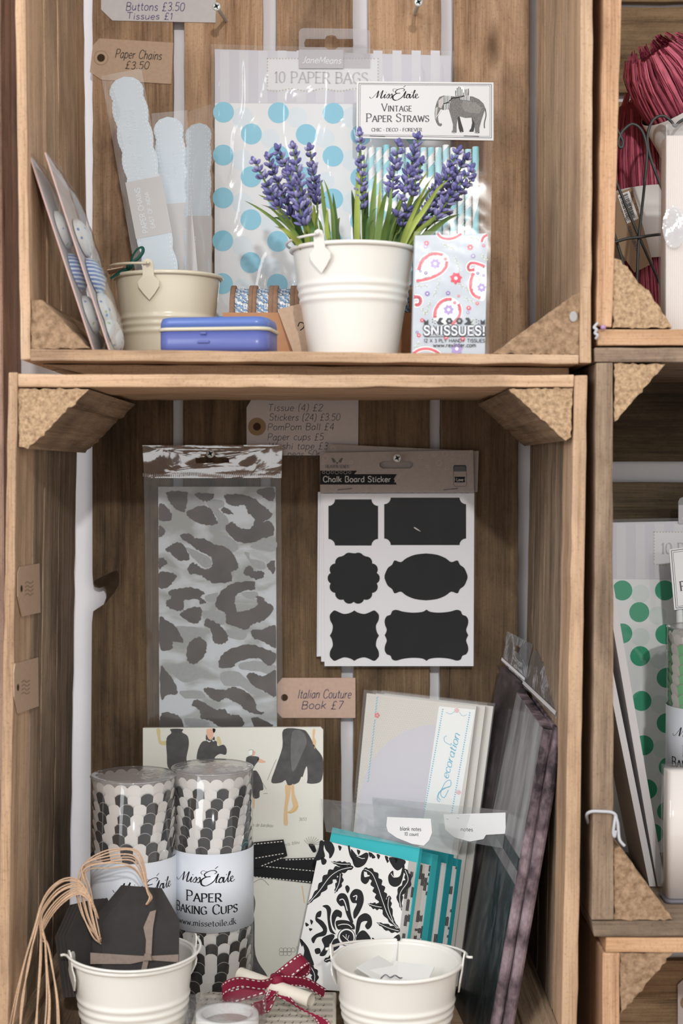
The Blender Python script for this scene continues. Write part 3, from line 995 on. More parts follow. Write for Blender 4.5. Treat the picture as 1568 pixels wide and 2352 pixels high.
# ---- buckets
def bucket(name, label, cx, cy, z0, rt_, rb_, h, m, rings, lug, mlug=None, handle=None, group='small white metal buckets', lug_h=1.0, hook=False):
    o = thing(name, label, 'bucket', (cx, cy, z0), group)
    c = Vector((cx, cy, z0))
    prof = [(0.0005, 0.0015), (rb_ - 0.003, 0.0015), (rb_ - 0.001, 0.0), (rb_, 0.0006)]
    N_ = 90
    for i in range(1, N_ + 1):
        t = i / N_
        r = rb_ + (rt_ - 0.0012 - rb_) * t
        for q in rings:
            r += 0.0013 * math.exp(-((t - q) * h / 0.0022) ** 2)
        prof.append((r, t * h))
    prof += [(rt_ - 0.002, h), (rt_ - 0.0024, h - 0.003), (rb_ - 0.0012, 0.004), (0.0005, 0.004)]
    me = M()
    me.lathe(prof, c, m, 72)
    me.build('body', o)
    me = M()
    me.tube([c + Vector((rt_ * cos(2 * pi * k / 72), rt_ * sin(2 * pi * k / 72), h)) for k in range(72)], 0.0019, m, 8, closed=True)
    me.build('rim', o)
    # side seam
    me = M()
    ends = []
    for a in (lug, lug + pi):
        out = Vector((sin(a), -cos(a), 0))
        tg = Vector((cos(a), sin(a), 0))
        slope = (rt_ - rb_) / h
        up_ = Vector((out.x * slope, out.y * slope, 1)).normalized()
        base = c + out * (rt_ + 0.0012) + Vector((0, 0, h))
        sh = [(-0.0048, 0.006), (-0.0034, 0.0098), (0, 0.0112), (0.0034, 0.0098), (0.0048, 0.006), (0.0052, -0.004), (0.0098, -0.0085), (0.0094, -0.013), (0.005, -0.019), (0, -0.0245),
              (-0.005, -0.019), (-0.0094, -0.013), (-0.0098, -0.0085), (-0.0052, -0.004)]
        pts = [base + tg * x * lug_h + up_ * z * lug_h + out * (0.0009 if z > -0.004 else 0.0014) for x, z in sh]
        me = M()
        me.prism(pts, -out * 0.0012, m)
        hc = base + up_ * 0.0068 * lug_h + out * 0.0016
        me.build('lug', o, bevel=0.0004)
        ends.append((hc, out, tg))
    if handle:
        sgn, elev = handle
        a = lug
        ax = Vector((sin(a), -cos(a), 0))
        sd = Vector((cos(a), sin(a), 0)) * sgn
        dv = sd * cos(elev) + Vector((0, 0, sin(elev)))
        R_ = (ends[0][0] - ends[1][0]).length / 2
        mid = (ends[0][0] + ends[1][0]) / 2
        pth = [ends[0][0] + ax * 0.006 - dv * 0.002, ends[0][0] + ax * 0.003 - dv * 0.0025]
        for i in range(0, 41):
            ph = pi * i / 40
            pth.append(mid + ax * (R_ + 0.001) * cos(ph) + dv * (R_ - 0.0004) * sin(ph))
        pth += [ends[1][0] - ax * 0.003 - dv * 0.0025]
        me = M()
        me.tube(pth, 0.00115, m, 8)
        me.build('handle', o)
    return o


CREAMW = mat('enamel_white', (232, 229, 222), 0.28, 0.5, coat=0.3)
CREAM = mat('enamel_cream', (221, 211, 188), 0.28, 0.5, coat=0.3)
bx, by = (811 - 784) / FPX * 1.262, 0.075
bz = zU(bx)
RIM1 = P(811, 577, by).z - bz
bucket('metal_bucket', 'cream white metal bucket with lavender growing out of it', bx, by, bz, 0.0528, 0.0375, RIM1, CREAMW, (0.655, 0.585, 0.52), radians(-31), handle=(-1, radians(-2)))
cbx, cby = (386 - 784) / FPX * 1.335, 0.148
cbz = zU(cbx)
RIM2 = P(386, 640, cby).z - cbz
bucket('metal_bucket', 'cream metal bucket behind the blue tin with paper chain packets', cbx, cby, cbz, 0.0482, 0.0385, RIM2, CREAM, (0.50, 0.42, 0.34), radians(-13), handle=(-1, radians(3)))

# ---- artificial lavender
o = thing('lavender_plant', 'artificial lavender with purple spikes and thin green leaves in cream bucket', 'plant', (bx, by, bz + 0.004))
GREENS = [mat('leaf_green', (104, 128, 62), 0.5, 0.3, vary=0.25, scale=40), mat('leaf_lime', (158, 172, 84), 0.5, 0.3, vary=0.2, scale=40), mat('leaf_deep', (74, 104, 52), 0.5, 0.3, vary=0.25, scale=40)]
PURP = [mat('petal_violet', (128, 125, 176), 0.75, 0.1), mat('petal_deep', (102, 100, 152), 0.75, 0.1), mat('petal_pale', (164, 161, 202), 0.7, 0.2)]
foam = M()
foam.lathe([(0.0005, 0.0), (0.033, 0.0), (0.044, RIM1 * 0.82), (0.0005, RIM1 * 0.86)], Vector((bx, by, bz + 0.005)), mat('floral_foam', (58, 72, 40), 0.95, 0.05, vary=0.3, scale=120, bump=0.6), 24)
foam.build('soil', o)


def leaf(base, tip, w, m, bow):
    b0 = base
    mid = b0.lerp(tip, 0.5) + Vector((0, 0, 1)) * bow + Vector((rnd.gauss(0, 0.002), rnd.gauss(0, 0.004), 0))
    pth = smooth_path([b0, b0.lerp(mid, 0.5) + Vector((0, 0, bow * 0.4)), mid, mid.lerp(tip, 0.55) + Vector((0, 0, bow * 0.3)), tip], 4)
    me = M()
    n = len(pth)
    pts = []
    yaw = rnd.uniform(-0.7, 0.7)
    sdv = Vector((cos(yaw), sin(yaw), 0))
    for i, p in enumerate(pth):
        t = pth[min(i + 1, n - 1)] - pth[max(i - 1, 0)]
        s_ = (sdv - t * (sdv.dot(t) / t.length_squared)).normalized()
        nn = s_.cross(t.normalized())
        ww = w * max(0.03, (1 - (i / (n - 1)) ** 2.2)) * (0.7 + 0.3 * min(1, i / 4))
        pts += [p - s_ * ww / 2 + nn * ww * 0.18, p, p + s_ * ww / 2 + nn * ww * 0.18]
    fs = []
    for i in range(n - 1):
        for k in (0, 1):
            fs.append((i * 3 + k, i * 3 + k + 1, i * 3 + k + 4, i * 3 + k + 3))
    me.add(pts, fs, m, True)
    me.build('leaf', o)


LT = [(562, 461, 700, 0), (593, 447, 704, 1), (598, 470, 706, 0), (640, 440, 700, 2), (675, 394, 712, 1), (690, 440, 716, 0), (707, 426, 720, 1), (736, 415, 762, 0), (743, 412, 768, 0), (764, 443, 776, 2), (650, 490, 690, 0), (620, 500, 690, 2), (720, 470, 735, 1), (752, 480, 765, 1), (700, 480, 725, 2),
      (668, 470, 706, 2), (730, 500, 748, 0), (780, 500, 782, 0), (807, 436, 822, 2), (825, 344, 818, 1), (836, 346, 842, 1), (864, 393, 850, 0), (873, 413, 858, 1), (882, 461, 866, 0), (845, 440, 838, 2), (868, 480, 842, 2), (900, 430, 872, 0), (934, 431, 880, 1), (986, 390, 908, 1), (998, 400, 920, 1), (960, 420, 896, 0),
      (1003, 422, 930, 0), (1030, 413, 932, 1), (1055, 492, 944, 0), (1043, 483, 940, 1), (1020, 480, 936, 2), (975, 440, 905, 2), (915, 470, 880, 2), (945, 470, 900, 0), (1035, 505, 944, 2), (890, 440, 862, 0), (812, 480, 826, 0), (960, 480, 915, 0), (1000, 470, 925, 2), (850, 500, 845, 1), (930, 500, 895, 2), (685, 500, 712, 1), (630, 520, 692, 1)]
for tx, ty, bxp, k in LT:
    yb = by + rnd.uniform(-0.026, 0.030)
    base = P(bxp, 600, yb)
    q_ = Vector((base.x - bx, base.y - by, 0))
    if q_.length > 0.040:
        q_ *= 0.040 / q_.length
        base.x, base.y = bx + q_.x, by + q_.y
    yt = yb + rnd.uniform(-0.022, 0.012)
    leaf(base, P(tx, ty, yt), rnd.uniform(0.0042, 0.0068), GREENS[k], rnd.uniform(0.004, 0.012))


def bud(me, p, d, ln, r, m):
    d = d.normalized()
    u = d.orthogonal().normalized()
    v = d.cross(u)
    pts = [p]
    for t, rr in ((0.25, 0.8), (0.6, 1.0), (0.9, 0.55)):
        for k in range(5):
            a = 2 * pi * k / 5
            pts.append(p + d * ln * t + (u * cos(a) + v * sin(a)) * r * rr)
    pts.append(p + d * ln)
    fs = [(0, 1 + (k + 1) % 5, 1 + k) for k in range(5)]
    for q in (0, 5):
        fs += [(1 + q + k, 1 + q + (k + 1) % 5, 6 + q + (k + 1) % 5, 6 + q + k) for k in range(5)]
    fs += [(11 + k, 11 + (k + 1) % 5, 16) for k in range(5)]
    me.add(pts, fs, m, True)


def spike(tip, foot, root, dense, y):
    me = M()
    a, b = P(tip[0], tip[1], y), P(foot[0], foot[1], y + 0.008)
    c = P(root[0], root[1], by + rnd.uniform(-0.015, 0.02))
    stem = smooth_path([c, c.lerp(b, 0.55) + Vector((0, 0, 0.004)), b, a], 6)
    me.tube(stem, 0.0009, GREENS[0], 6)
    L_ = (a - b).length
    n = max(4, int(L_ / 0.0062))
    ax = (a - b).normalized()
    for i in range(n + 1):
        t = i / n
        if not dense and i % 2 and t < 0.6 and rnd.random() < 0.5:
            continue
        p = b.lerp(a, t)
        k = 8 if t < 0.85 else 5
        w = (1.0 - 0.45 * t) * (1.05 if dense else 0.8)
        for j in range(k):
            an = 2 * pi * j / k + i * 0.7 + rnd.uniform(-0.3, 0.3)
            u = ax.orthogonal().normalized()
            v = ax.cross(u)
            d = (u * cos(an) + v * sin(an)) * rnd.uniform(0.6, 1.0) + ax * rnd.uniform(0.4, 1.0)
            bud(me, p + d * 0.0008 + ax * rnd.uniform(-0.002, 0.002), d, rnd.uniform(0.0062, 0.0095) * w + 0.001, rnd.uniform(0.0013, 0.0019), rnd.choice(PURP + [PURP[0]]))
    bud(me, a, ax, 0.008, 0.0024, PURP[1])
    me.build('flower_spike', o)


for tp, ft, rt2, dn, y in (((588, 378), (642, 478), (700, 590), True, 0.06), ((618, 368), (668, 500), (706, 590), True, 0.07), ((640, 348), (690, 460), (712, 590), True, 0.085), ((674, 344), (702, 500), (716, 590), True, 0.06), ((712, 348), (728, 470), (725, 590), True, 0.075), ((664, 400), (700, 520), (714, 590), True, 0.05),
                           ((826, 312), (832, 478), (834, 590), False, 0.065), ((914, 338), (896, 452), (878, 590), True, 0.06), ((958, 322), (930, 440), (888, 590), True, 0.08), ((966, 378), (922, 520), (892, 590), False, 0.06), ((1050, 352), (990, 460), (920, 590), True, 0.07), ((1068, 368), (1010, 470), (926, 590), True, 0.08), ((1078, 392), (1000, 500), (930, 590), True, 0.055), ((1032, 400), (960, 520), (910, 590), True, 0.065), ((1080, 415), (1020, 490), (934, 590), False, 0.075), ((940, 400), (910, 500), (886, 590), False, 0.05)):
    spike(tp, ft, rt2, dn, y)

# ---- kraft box holding spools of twine
KBOX = mat('kraft_box', (186, 138, 104), 0.8, 0.1, vary=0.05, scale=150)
x0, x1 = P(511, 718, 0.126).x, P(948, 718, 0.126).x
zt = P(600, 718, 0.126).z
zb = zU((x0 + x1) / 2)
o = thing('cardboard_tray', 'brown cardboard tray of twine spools behind the lavender bucket', 'box', ((x0 + x1) / 2, 0.17, zb))
for nm, c, d in (('front_panel', ((x0 + x1) / 2, 0.1265, (zt + zb) / 2), (x1 - x0, 0.0015, zt - zb)), ('back_panel', ((x0 + x1) / 2, 0.2135, (zt + zb) / 2), (x1 - x0, 0.0015, zt - zb)), ('base_panel', ((x0 + x1) / 2, 0.17, zb + 0.001), (x1 - x0, 0.085, 0.0016)),
                 ('end_panel', (x0 + 0.0008, 0.17, (zt + zb) / 2), (0.0015, 0.085, zt - zb)), ('end_panel', (x1 - 0.0008, 0.17, (zt + zb) / 2), (0.0015, 0.085, zt - zb))):
    me = M(); me.box(c, d, KBOX); me.build(nm, o)


def twine_mat():
    m = bpy.data.materials.new('blue_white_twine')
    nt, b, N, L = nodes_of(m)
    b.inputs['Roughness'].default_value = 0.85
    tc = N('ShaderNodeTexCoord')
    mp = N('ShaderNodeMapping')
    mp.inputs['Rotation'].default_value = (0.0, 0.9, 0.0)
    w = N('ShaderNodeTexWave')
    w.inputs['Scale'].default_value = 75
    w.inputs['Distortion'].default_value = 9
    w.inputs['Detail'].default_value = 3
    w.inputs['Detail Scale'].default_value = 2.2
    L(tc.outputs['Object'], mp.inputs[0])
    L(mp.outputs[0], w.inputs['Vector'])
    r = N('ShaderNodeValToRGB')
    r.color_ramp.elements[0].color = lin((150, 184, 222))
    r.color_ramp.elements[0].position = 0.42
    r.color_ramp.elements[1].color = lin((246, 248, 250))
    r.color_ramp.elements[1].position = 0.55
    L(w.outputs['Fac'], r.inputs['Fac'])
    L(r.outputs['Color'], b.inputs['Base Color'])
    bp = N('ShaderNodeBump')
    bp.inputs['Distance'].default_value = 0.002
    L(w.outputs['Fac'], bp.inputs['Height'])
    L(bp.outputs['Normal'], b.inputs['Normal'])
    return m


TW = twine_mat()
DISC = mat('spool_board', (146, 116, 96), 0.85, 0.1, vary=0.12, scale=200)
SPR = 0.0352
for (pa, pb, lab, txt) in ((530, 588, 'twine spool at the left end of the cardboard tray', 0), (579, 633, 'second twine spool from the left with a D label', 1), (627, 682, 'third twine spool from the left with a barcode label', 2), (676, 730, 'twine spool half hidden by the left side of lavender bucket', 0), (905, 950, 'twine spool at the right of the lavender bucket', 3)):
    xa, xb = P(pa, 690, 0.17).x, P(pb, 690, 0.17).x
    xa += 0.0008; xb -= 0.0008
    zc = zb + 0.0022 + SPR + 0.001
    c = Vector(((xa + xb) / 2, 0.17, zc))
    s_ = thing('twine_spool', lab, 'spool', (c.x, c.y, zc - SPR), 'spools of blue and white twine')
    hw = (xb - xa) / 2
    for sx in (-1, 1):
        me = M(); me.lathe([(0.004, -0.0022), (SPR - 0.0005, -0.0022), (SPR, -0.0016), (SPR, 0.0016), (SPR - 0.0005, 0.0022), (0.004, 0.0022)], c + Vector((sx * (hw - 0.0024), 0, 0)), DISC, 48, 'x')
        me.build('flange', s_)
    me = M()
    prof = []
    for i in range(25):
        q = -1 + 2 * i / 24
        prof.append((SPR * 0.91 + 0.0006 * sin(i * 2.6), q * (hw - 0.0045)))
    me.lathe(prof, c, TW, 48, 'x')
    me.build('twine', s_)
    if txt in (1, 2):
        me = M()
        r = SPR * 0.91 + 0.0012
        w_ = hw - 0.0052

        def cyl(u, v, l, c=c, r=r, w_=w_):
            a = v / r
            return c + Vector((u, -(r + l) * cos(a), (r + l) * sin(a)))
        ik = Ink(me, cyl)
        for i in range(8):
            ik.rect(-w_, -0.012 + i * 0.0026 - 0.003, w_, -0.012 + (i + 1) * 0.0026 - 0.003, KRAFT, 1)
        if txt == 1:
            ik.rect(-0.003, 0.0, 0.003, 0.005, INK, 3)
            Ink(me, lambda u, v, l: cyl(u, -v, l)).text('D', -0.0011, -0.0012, 0.0026, KRAFT, 0.0022, 'sans', 0.0, 5, weight=1.2)
            for i in range(5):
                ik.rect(-0.004 + i * 0.0018, -0.013, -0.0032 + i * 0.0018, -0.004, INK, 3)
        else:
            for i in range(6):
                ik.rect(-0.005 + i * 0.0017, -0.015, -0.0042 + i * 0.0017, -0.004, INK, 3)
            # printed upside down on the band
            ud = Ink(me, lambda u, v, l: cyl(-u, v, l))
            ud.text('TWELVE', -0.0042, -0.0020, 0.0018, INK, 0.0084, 'sans', 0.0, 3)
            ud.text('METRES', -0.0042, 0.0008, 0.0018, INK, 0.0084, 'sans', 0.0, 3)
        me.build('paper_band', s_)

# kraft tag leaning on the tray beside the bucket
p0, p1 = P(640, 808, 0.112), P(640, 705, 0.1235)
pl = Pl(p0, P(710, 808, 0.112), p1)
t, pl = tag_card('kraft_tag', 'brown kraft tag tilted against the tray left of lavender bucket', [(637, 711), (690, 697), (728, 700), (728, 840), (684, 840), (673, 808)], None, KRAFT, pl=pl)
me = M(); ik = inkon(me, pl)
ik.curve([(684, 750), (688, 741), (697, 743), (697, 752), (689, 759)], 2.0, INK, 2)
me.build('handwriting', t)

# ---- blue tin
TINB = mat('tin_blue_lid', (86, 112, 180), 0.35, 0.5, coat=0.2)
TINB2 = mat('tin_blue_base', (86, 97, 164), 0.38, 0.5, coat=0.2)
TINC = mat('tin_cream_band', (206, 200, 178), 0.35, 0.5)
fl, fr = P(362, 800, 0.024), P(614, 800, 0.012)
ux = (fr - fl); ux.z = 0
W_, D_ = ux.length, 0.055
ux.normalize()
uy = Vector((-ux.y, ux.x, 0))
tz = zU(-0.1)
ctr = (fl + fr) / 2 + uy * D_ / 2
ctr.z = tz
tin = thing('tin_box', 'blue hinged tin box with a cream band on the shelf edge', 'tin', tuple(ctr))


def rrect(w, d, r, n=7):
    out = []
    for sx, sy, a0 in ((1, 1, 0), (-1, 1, pi / 2), (-1, -1, pi), (1, -1, 3 * pi / 2)):
        for k in range(n + 1):
            a = a0 + pi / 2 * k / n
            out.append((sx * (w / 2 - r) + r * cos(a), sy * (d / 2 - r) + r * sin(a)))
    return out


def shell(me, layers, m, base, ux, uy, cap=True):
    rings = []
    for (w, d, r, z) in layers:
        rings.append([base + ux * x + uy * y + Vector((0, 0, z)) for x, y in rrect(w, d, r)])
    n = len(rings[0])
    pts = [p for r in rings for p in r]
    fs = [(i * n + k, i * n + (k + 1) % n, (i + 1) * n + (k + 1) % n, (i + 1) * n + k) for i in range(len(rings) - 1) for k in range(n)]
    if cap:
        fs.append(tuple(range(n))[::-1])
        fs.append(tuple((len(rings) - 1) * n + k for k in range(n)))
    me.add(pts, fs, m, True)


TH = P(480, 727, 0.02).z - tz
s1, s2 = TH * 0.60, TH * 0.70
me = M(); shell(me, [(W_ - 0.008, D_ - 0.008, 0.008, 0), (W_ - 0.002, D_ - 0.002, 0.010, 0.0012), (W_, D_, 0.011, 0.004), (W_, D_, 0.011, s1)], TINB2, ctr, ux, uy); me.build('base', tin)
me = M(); shell(me, [(W_ + 0.0016, D_ + 0.0016, 0.0115, s1), (W_ + 0.003, D_ + 0.003, 0.012, s1 + 0.0008), (W_ + 0.003, D_ + 0.003, 0.012, s2 - 0.0008), (W_ + 0.0016, D_ + 0.0016, 0.0115, s2)], TINC, ctr, ux, uy); me.build('band', tin)
me = M(); shell(me, [(W_, D_, 0.011, s2), (W_ - 0.0006, D_ - 0.0006, 0.011, TH - 0.004), (W_ - 0.003, D_ - 0.003, 0.010, TH - 0.001), (W_ - 0.009, D_ - 0.009, 0.008, TH)], TINB, ctr, ux, uy); me.build('lid', tin)
me = M()
fp = ctr - uy * (D_ / 2 + 0.0006) - ux * W_ * 0.08
for z, w, h in ((s1 - 0.002, 0.005, 0.002), (s1 - 0.009, 0.010, 0.0022)):
    c = fp + Vector((0, 0, z))
    me.box(c, (w, 0.0018, h), TINB2, math.atan2(ux.y, ux.x))
me.build('clasp', tin, bevel=0.0005)

# ---- pocket tissues
pl = Pl(P(950, 812, 0.030), P(1115, 812, 0.030), P(950, 540, 0.034))
tz_ = zU(0.09)
o = thing('tissue_pack', 'pocket tissue pack with paisley print standing right of lavender bucket', 'tissues', tuple(P(1035, 815, 0.04)))
TG = mat('tissue_grey_blue', (186, 194, 203), 0.5, 0.3, vary=0.05, scale=60)
PINK = mat('print_coral', (228, 104, 118), 0.55, 0.3)
RED = mat('print_red', (214, 66, 88), 0.55, 0.3)
LILAC = mat('print_lilac', (168, 148, 200), 0.55, 0.3)
LIL2 = mat('print_violet', (136, 112, 178), 0.55, 0.3)
PWHITE = mat('print_white', (238, 240, 238), 0.55, 0.3)
PGREEN = mat('print_green', (182, 194, 150), 0.55, 0.3)
me = M()
base = [(953, 541), (1119, 536), (1113, 822), (946, 822)]
slab(me, pl, base, 0.022, TG)


def bz_(x, y):      # picture position read from the enlarged view of the pack
    return (930 + x / 7.467, 520 + y / 7.467)


ik = inkon(me, pl, 0.0001)


def flower(x, y, r, m, c=PWHITE, n=7):
    x, y = bz_(x, y)
    r /= 7.467
    pts = []
    for k in range(n * 2):
        a = pi * k / n + 0.3
        q = r * (1.0 if k % 2 else 0.72)
        pts.append((x + q * cos(a), y + q * sin(a)))
    ik.poly(pts, m, 4)
    ik.disc(x, y, r * 0.28, c, 5, n=8)


def sprig(x, y, a, ln, n=6):
    x, y = bz_(x, y)
    ln /= 7.467
    q = [(x + ln * t * cos(a) + 1.2 * sin(4 * t) * sin(a), y + ln * t * sin(a) - 1.2 * sin(4 * t) * cos(a)) for t in (0, .25, .5, .75, 1)]
    ik.curve(q, 0.7, PGREEN, 3, 3)
    for i in range(n):
        t = (i + 0.5) / n
        cx, cy = x + ln * t * cos(a), y + ln * t * sin(a)
        for s in (-1, 1):
            b = a + s * 0.9
            ik.disc(cx + 2.3 * cos(b), cy + 2.3 * sin(b), 1.7, PWHITE if (i + s) % 3 else PGREEN, 3, ry=0.8, n=8, rot=b)


def paisley_band(pts, w=42, m=PINK, fill=None):
    q = [bz_(*p) for p in pts]
    sp = smooth_path([Vector(p) for p in q], 8)
    ik.line(sp, (w + 34) / 7.467, PWHITE, 1)
    for i in range(len(sp) - 1):     # stitched dashes across the band
        for f in (0.0, 0.5):
            c = sp[i].lerp(sp[i + 1], f)
            t = (sp[i + 1] - sp[i]).normalized()
            nn = Vector((-t.y, t.x)) * (w / 7.467 / 2)
            k = t * (w / 7.467 * 0.3)
            ik.line([c - nn - k, c, c + nn - k], 1.25, m, 3)


ik.blob([bz_(*p) for p in ((190, 760), (260, 560), (400, 450), (600, 430), (740, 520), (740, 640), (640, 780), (480, 880), (330, 930), (185, 960))], PWHITE, 1)
paisley_band([(225, 740), (290, 600), (400, 500), (520, 470), (650, 490)])
paisley_band([(715, 610), (700, 700), (610, 800), (480, 870), (340, 915), (185, 935)])
ik.blob([bz_(*p) for p in ((1130, 800), (1100, 1000), (1130, 1150), (1240, 1250), (1370, 1230), (1385, 700), (1250, 660))], PWHITE, 1)
paisley_band([(1180, 740), (1100, 750), (1080, 690), (1130, 630), (1240, 640), (1370, 690)])
paisley_band([(1170, 810), (1120, 950), (1125, 1080), (1180, 1180), (1290, 1235)])
ik.blob([bz_(*p) for p in ((480, 1560), (510, 1380), (620, 1260), (780, 1220), (920, 1300), (960, 1440), (920, 1600), (790, 1700), (560, 1680))], PWHITE, 1)
paisley_band([(505, 1560), (520, 1430), (600, 1310), (700, 1255), (800, 1250)])
paisley_band([(920, 1340), (945, 1440), (910, 1580), (790, 1690)])
paisley_band([(560, 125), (620, 190), (740, 215), (860, 190), (970, 125)])
paisley_band([(165, 1210), (240, 1220), (265, 1280), (235, 1340), (165, 1345)], 55)
paisley_band([(150, 2170), (260, 2110), (400, 2100), (520, 2140), (590, 2190)])
paisley_band([(1400, 150), (1340, 190), (1310, 270)])
for a in ((870, 890, 110, RED), (1115, 360, 55, PINK), (1090, 1400, 45, RED), (1235, 1320, 34, PINK), (235, 1870, 40, RED), (290, 1610, 40, RED), (365, 290, 48, PINK), (916, 1195, 26, PINK), (690, 560, 30, RED), (850, 1310, 30, RED), (1345, 330, 28, PINK), (700, 1900, 50, PINK), (985, 1935, 50, PINK)):
    flower(*a)
for a in ((515, 640, 95, LILAC), (745, 1430, 95, LILAC), (1310, 1050, 82, LILAC), (380, 1155, 48, LIL2), (735, 1145, 42, LIL2), (1165, 510, 45, LILAC), (1245, 805, 32, LIL2), (1345, 840, 30, LILAC), (262, 770, 26, LIL2), (355, 800, 36, LIL2), (205, 1815, 28, LIL2), (885, 2100, 110, LILAC), (1075, 1475, 30, LILAC), (350, 345, 40, LILAC)):
    flower(*a)
for a in ((840, 500, 1.2, 300), (600, 900, 1.9, 320), (870, 970, 0.5, 260), (180, 1040, -0.1, 200), (440, 1260, 1.9, 260), (270, 1380, 1.0, 150), (1010, 1220, 0.5, 180), (620, 300, 0.4, 250), (1080, 200, 0.1, 180), (310, 720, 0.4, 180), (1240, 860, 1.1, 160), (260, 1960, 2.2, 150), (1300, 480, 0.8, 140), (1160, 1560, 1.6, 150)):
    sprig(*a)
me.build('packet', o, bevel=0.0)
me = M(); ik = inkon(me, pl, 0.0001)
IKD = mat('ink_charcoal', (52, 54, 62), 0.6, 0.2)
# bold outlined word: dark wide strokes under light narrow ones
x, y = bz_(325, 1860)
ik.text('SNISSUES!', x, y, 20, IKD, 139, 'sans', 0.005, 8, weight=3.6, gap=1.9)
ik.text('SNISSUES!', x, y, 20, mat('tissue_letter', (218, 222, 230), 0.55, 0.3), 139, 'sans', 0.005, 9, weight=1.8, gap=1.9)
ik.line([bz_(325, 1895), bz_(1350, 1890)], 1.3, IKD, 8)
x, y = bz_(320, 1990)
ik.text('12 X 3 PLY HANDY TISSUES', x, y, 7.6, IKD, 140, 'sans', 0.0, 8, weight=1.45)
x, y = bz_(480, 2070)
ik.text('www.rexinter.com', x, y, 9.5, IKD, 98, 'sans', 0.0, 8, weight=1.35)
# little birds and flowers above the word
for k, (bx_, d) in enumerate(((590, 1), (1090, -1))):
    ik.blob([bz_(bx_ - 70 * d, 1590), bz_(bx_ - 40 * d, 1640), bz_(bx_, 1570), bz_(bx_ + 60 * d, 1580), bz_(bx_ + 20 * d, 1630), bz_(bx_ + 80 * d, 1680), bz_(bx_ - 30 * d, 1680)], IKD, 8, 4)
for bx_ in (755, 930):
    x, y = bz_(bx_, 1625)
    for j in range(6):
        ik.disc(x + 4.6 * cos(j * pi / 3), y + 4.6 * sin(j * pi / 3), 3.4, IKD, 8, n=8)
    ik.ring(x, y, 2.2, 0.7, PWHITE, 9)
for bx_ in (360, 1330):
    x, y = bz_(bx_, 1640)
    ik.poly([(x - 5, y - 6), (x, y - 1), (x + 5, y - 6), (x + 5, y + 6), (x - 5, y + 6)], IKD, 8)
for bx_ in (470, 1220):
    for j in range(4):
        x, y = bz_(bx_ + (j % 2) * 40, 1600 + j * 22)
        ik.disc(x, y, 1.3, IKD, 8, n=8)
me.build('lettering', o)
sheet_film('clear_wrapper', pl, [(950, 533), (1126, 530), (1118, 826), (941, 826)], film('wrapper_film', gloss=0.008, rough=0.22, milk=0.02), o, 0.0022, 0.0005, 90, 24, 34, 3.0)
me = M()
fr_ = [pl.hit(1126, 533, 0.002), pl.hit(1118, 822, 0.002)]
me.quad(fr_[0], fr_[1], fr_[1] - pl.n * 0.026, fr_[0] - pl.n * 0.026, film('wrapper_film'))
me.build('wrapper_side', o)

# ---- straw packet with elephant header
pl = Pl(P(830, 800, 0.208), P(1100, 800, 0.208), P(830, 320, 0.222))
o = thing('straw_pack', 'pack of blue striped paper straws with an elephant header card', 'straws', tuple(pl.hit(965, 846)))
SB, SW = mat('straw_blue', (176, 218, 226), 0.6, 0.2), mat('straw_white', (232, 234, 234), 0.6, 0.2)
SA = mat('straw_aqua', (150, 208, 218), 0.6, 0.2)
n = 16
for i in range(n):
    px = 836 + i * 17.1
    a, b = pl.hit(px, 338 - (6 if i % 4 == 3 else 0) + (4 if i > 12 else 0), -0.003), pl.hit(px + (i - 8) * 0.25, 846, -0.003)
    me = M()
    rows, seg = 120, 8
    ax = (a - b).normalized()
    u = Vector((1, 0, 0)); v = ax.cross(u).normalized(); u = v.cross(ax)
    pts = []
    turns = 10.0 if i % 5 else 3.0
    for r in range(rows + 1):
        for k in range(seg):
            an = 2 * pi * k / seg + 2 * pi * turns * r / rows + i * 1.1
            pts.append(b.lerp(a, r / rows) + (u * cos(an) + v * sin(an)) * 0.0033)
    for half, mm in ((range(0, 4), SB if i % 3 else SA), (range(4, 8), SW)):
        me.add(pts, [(r * seg + k, r * seg + (k + 1) % seg, (r + 1) * seg + (k + 1) % seg, (r + 1) * seg + k) for r in range(rows) for k in half], mm, True)
    me.build('straw', o)
me = M()
slab(me, pl, [(819, 190), (1132, 193), (1132, 326), (818, 320)], 0.0012, WHITE, off=0.0045)
me.build('header_card', o)
me = M(); ik = inkon(me, pl, 0.0001, 0.0045)
ik.frame([(824, 195), (1127, 197.5), (1127, 320), (823, 315)], 1.2, INKG, 1)
ik.frame([(827.5, 198), (1123.5, 200.5), (1123.5, 316.5), (826.5, 312)], 0.7, INKG, 1)
script_logo(ik, 848, 229, 111, INK, 2, 0.0)
ik.text('Vintage', 876, 259, 17, INKG, 69, 'smallcaps', 0.0, 2, weight=0.9, small=0.72)
ik.text('Paper Straws', 841, 283, 18.5, INKG, 143, 'smallcaps', 0.0, 2, weight=0.95, small=0.75)
ik.text('CHIC · DECO · FOREVER', 853, 305, 7.5, INKG, 115, 'serif', 0.0, 2, weight=1.25)
me.build('lettering', o)
me = M(); ik = inkon(me, pl, 0.0001, 0.0045)


def ez(x, y):
    return (810 + x / 4.752, 180 + y / 4.752)


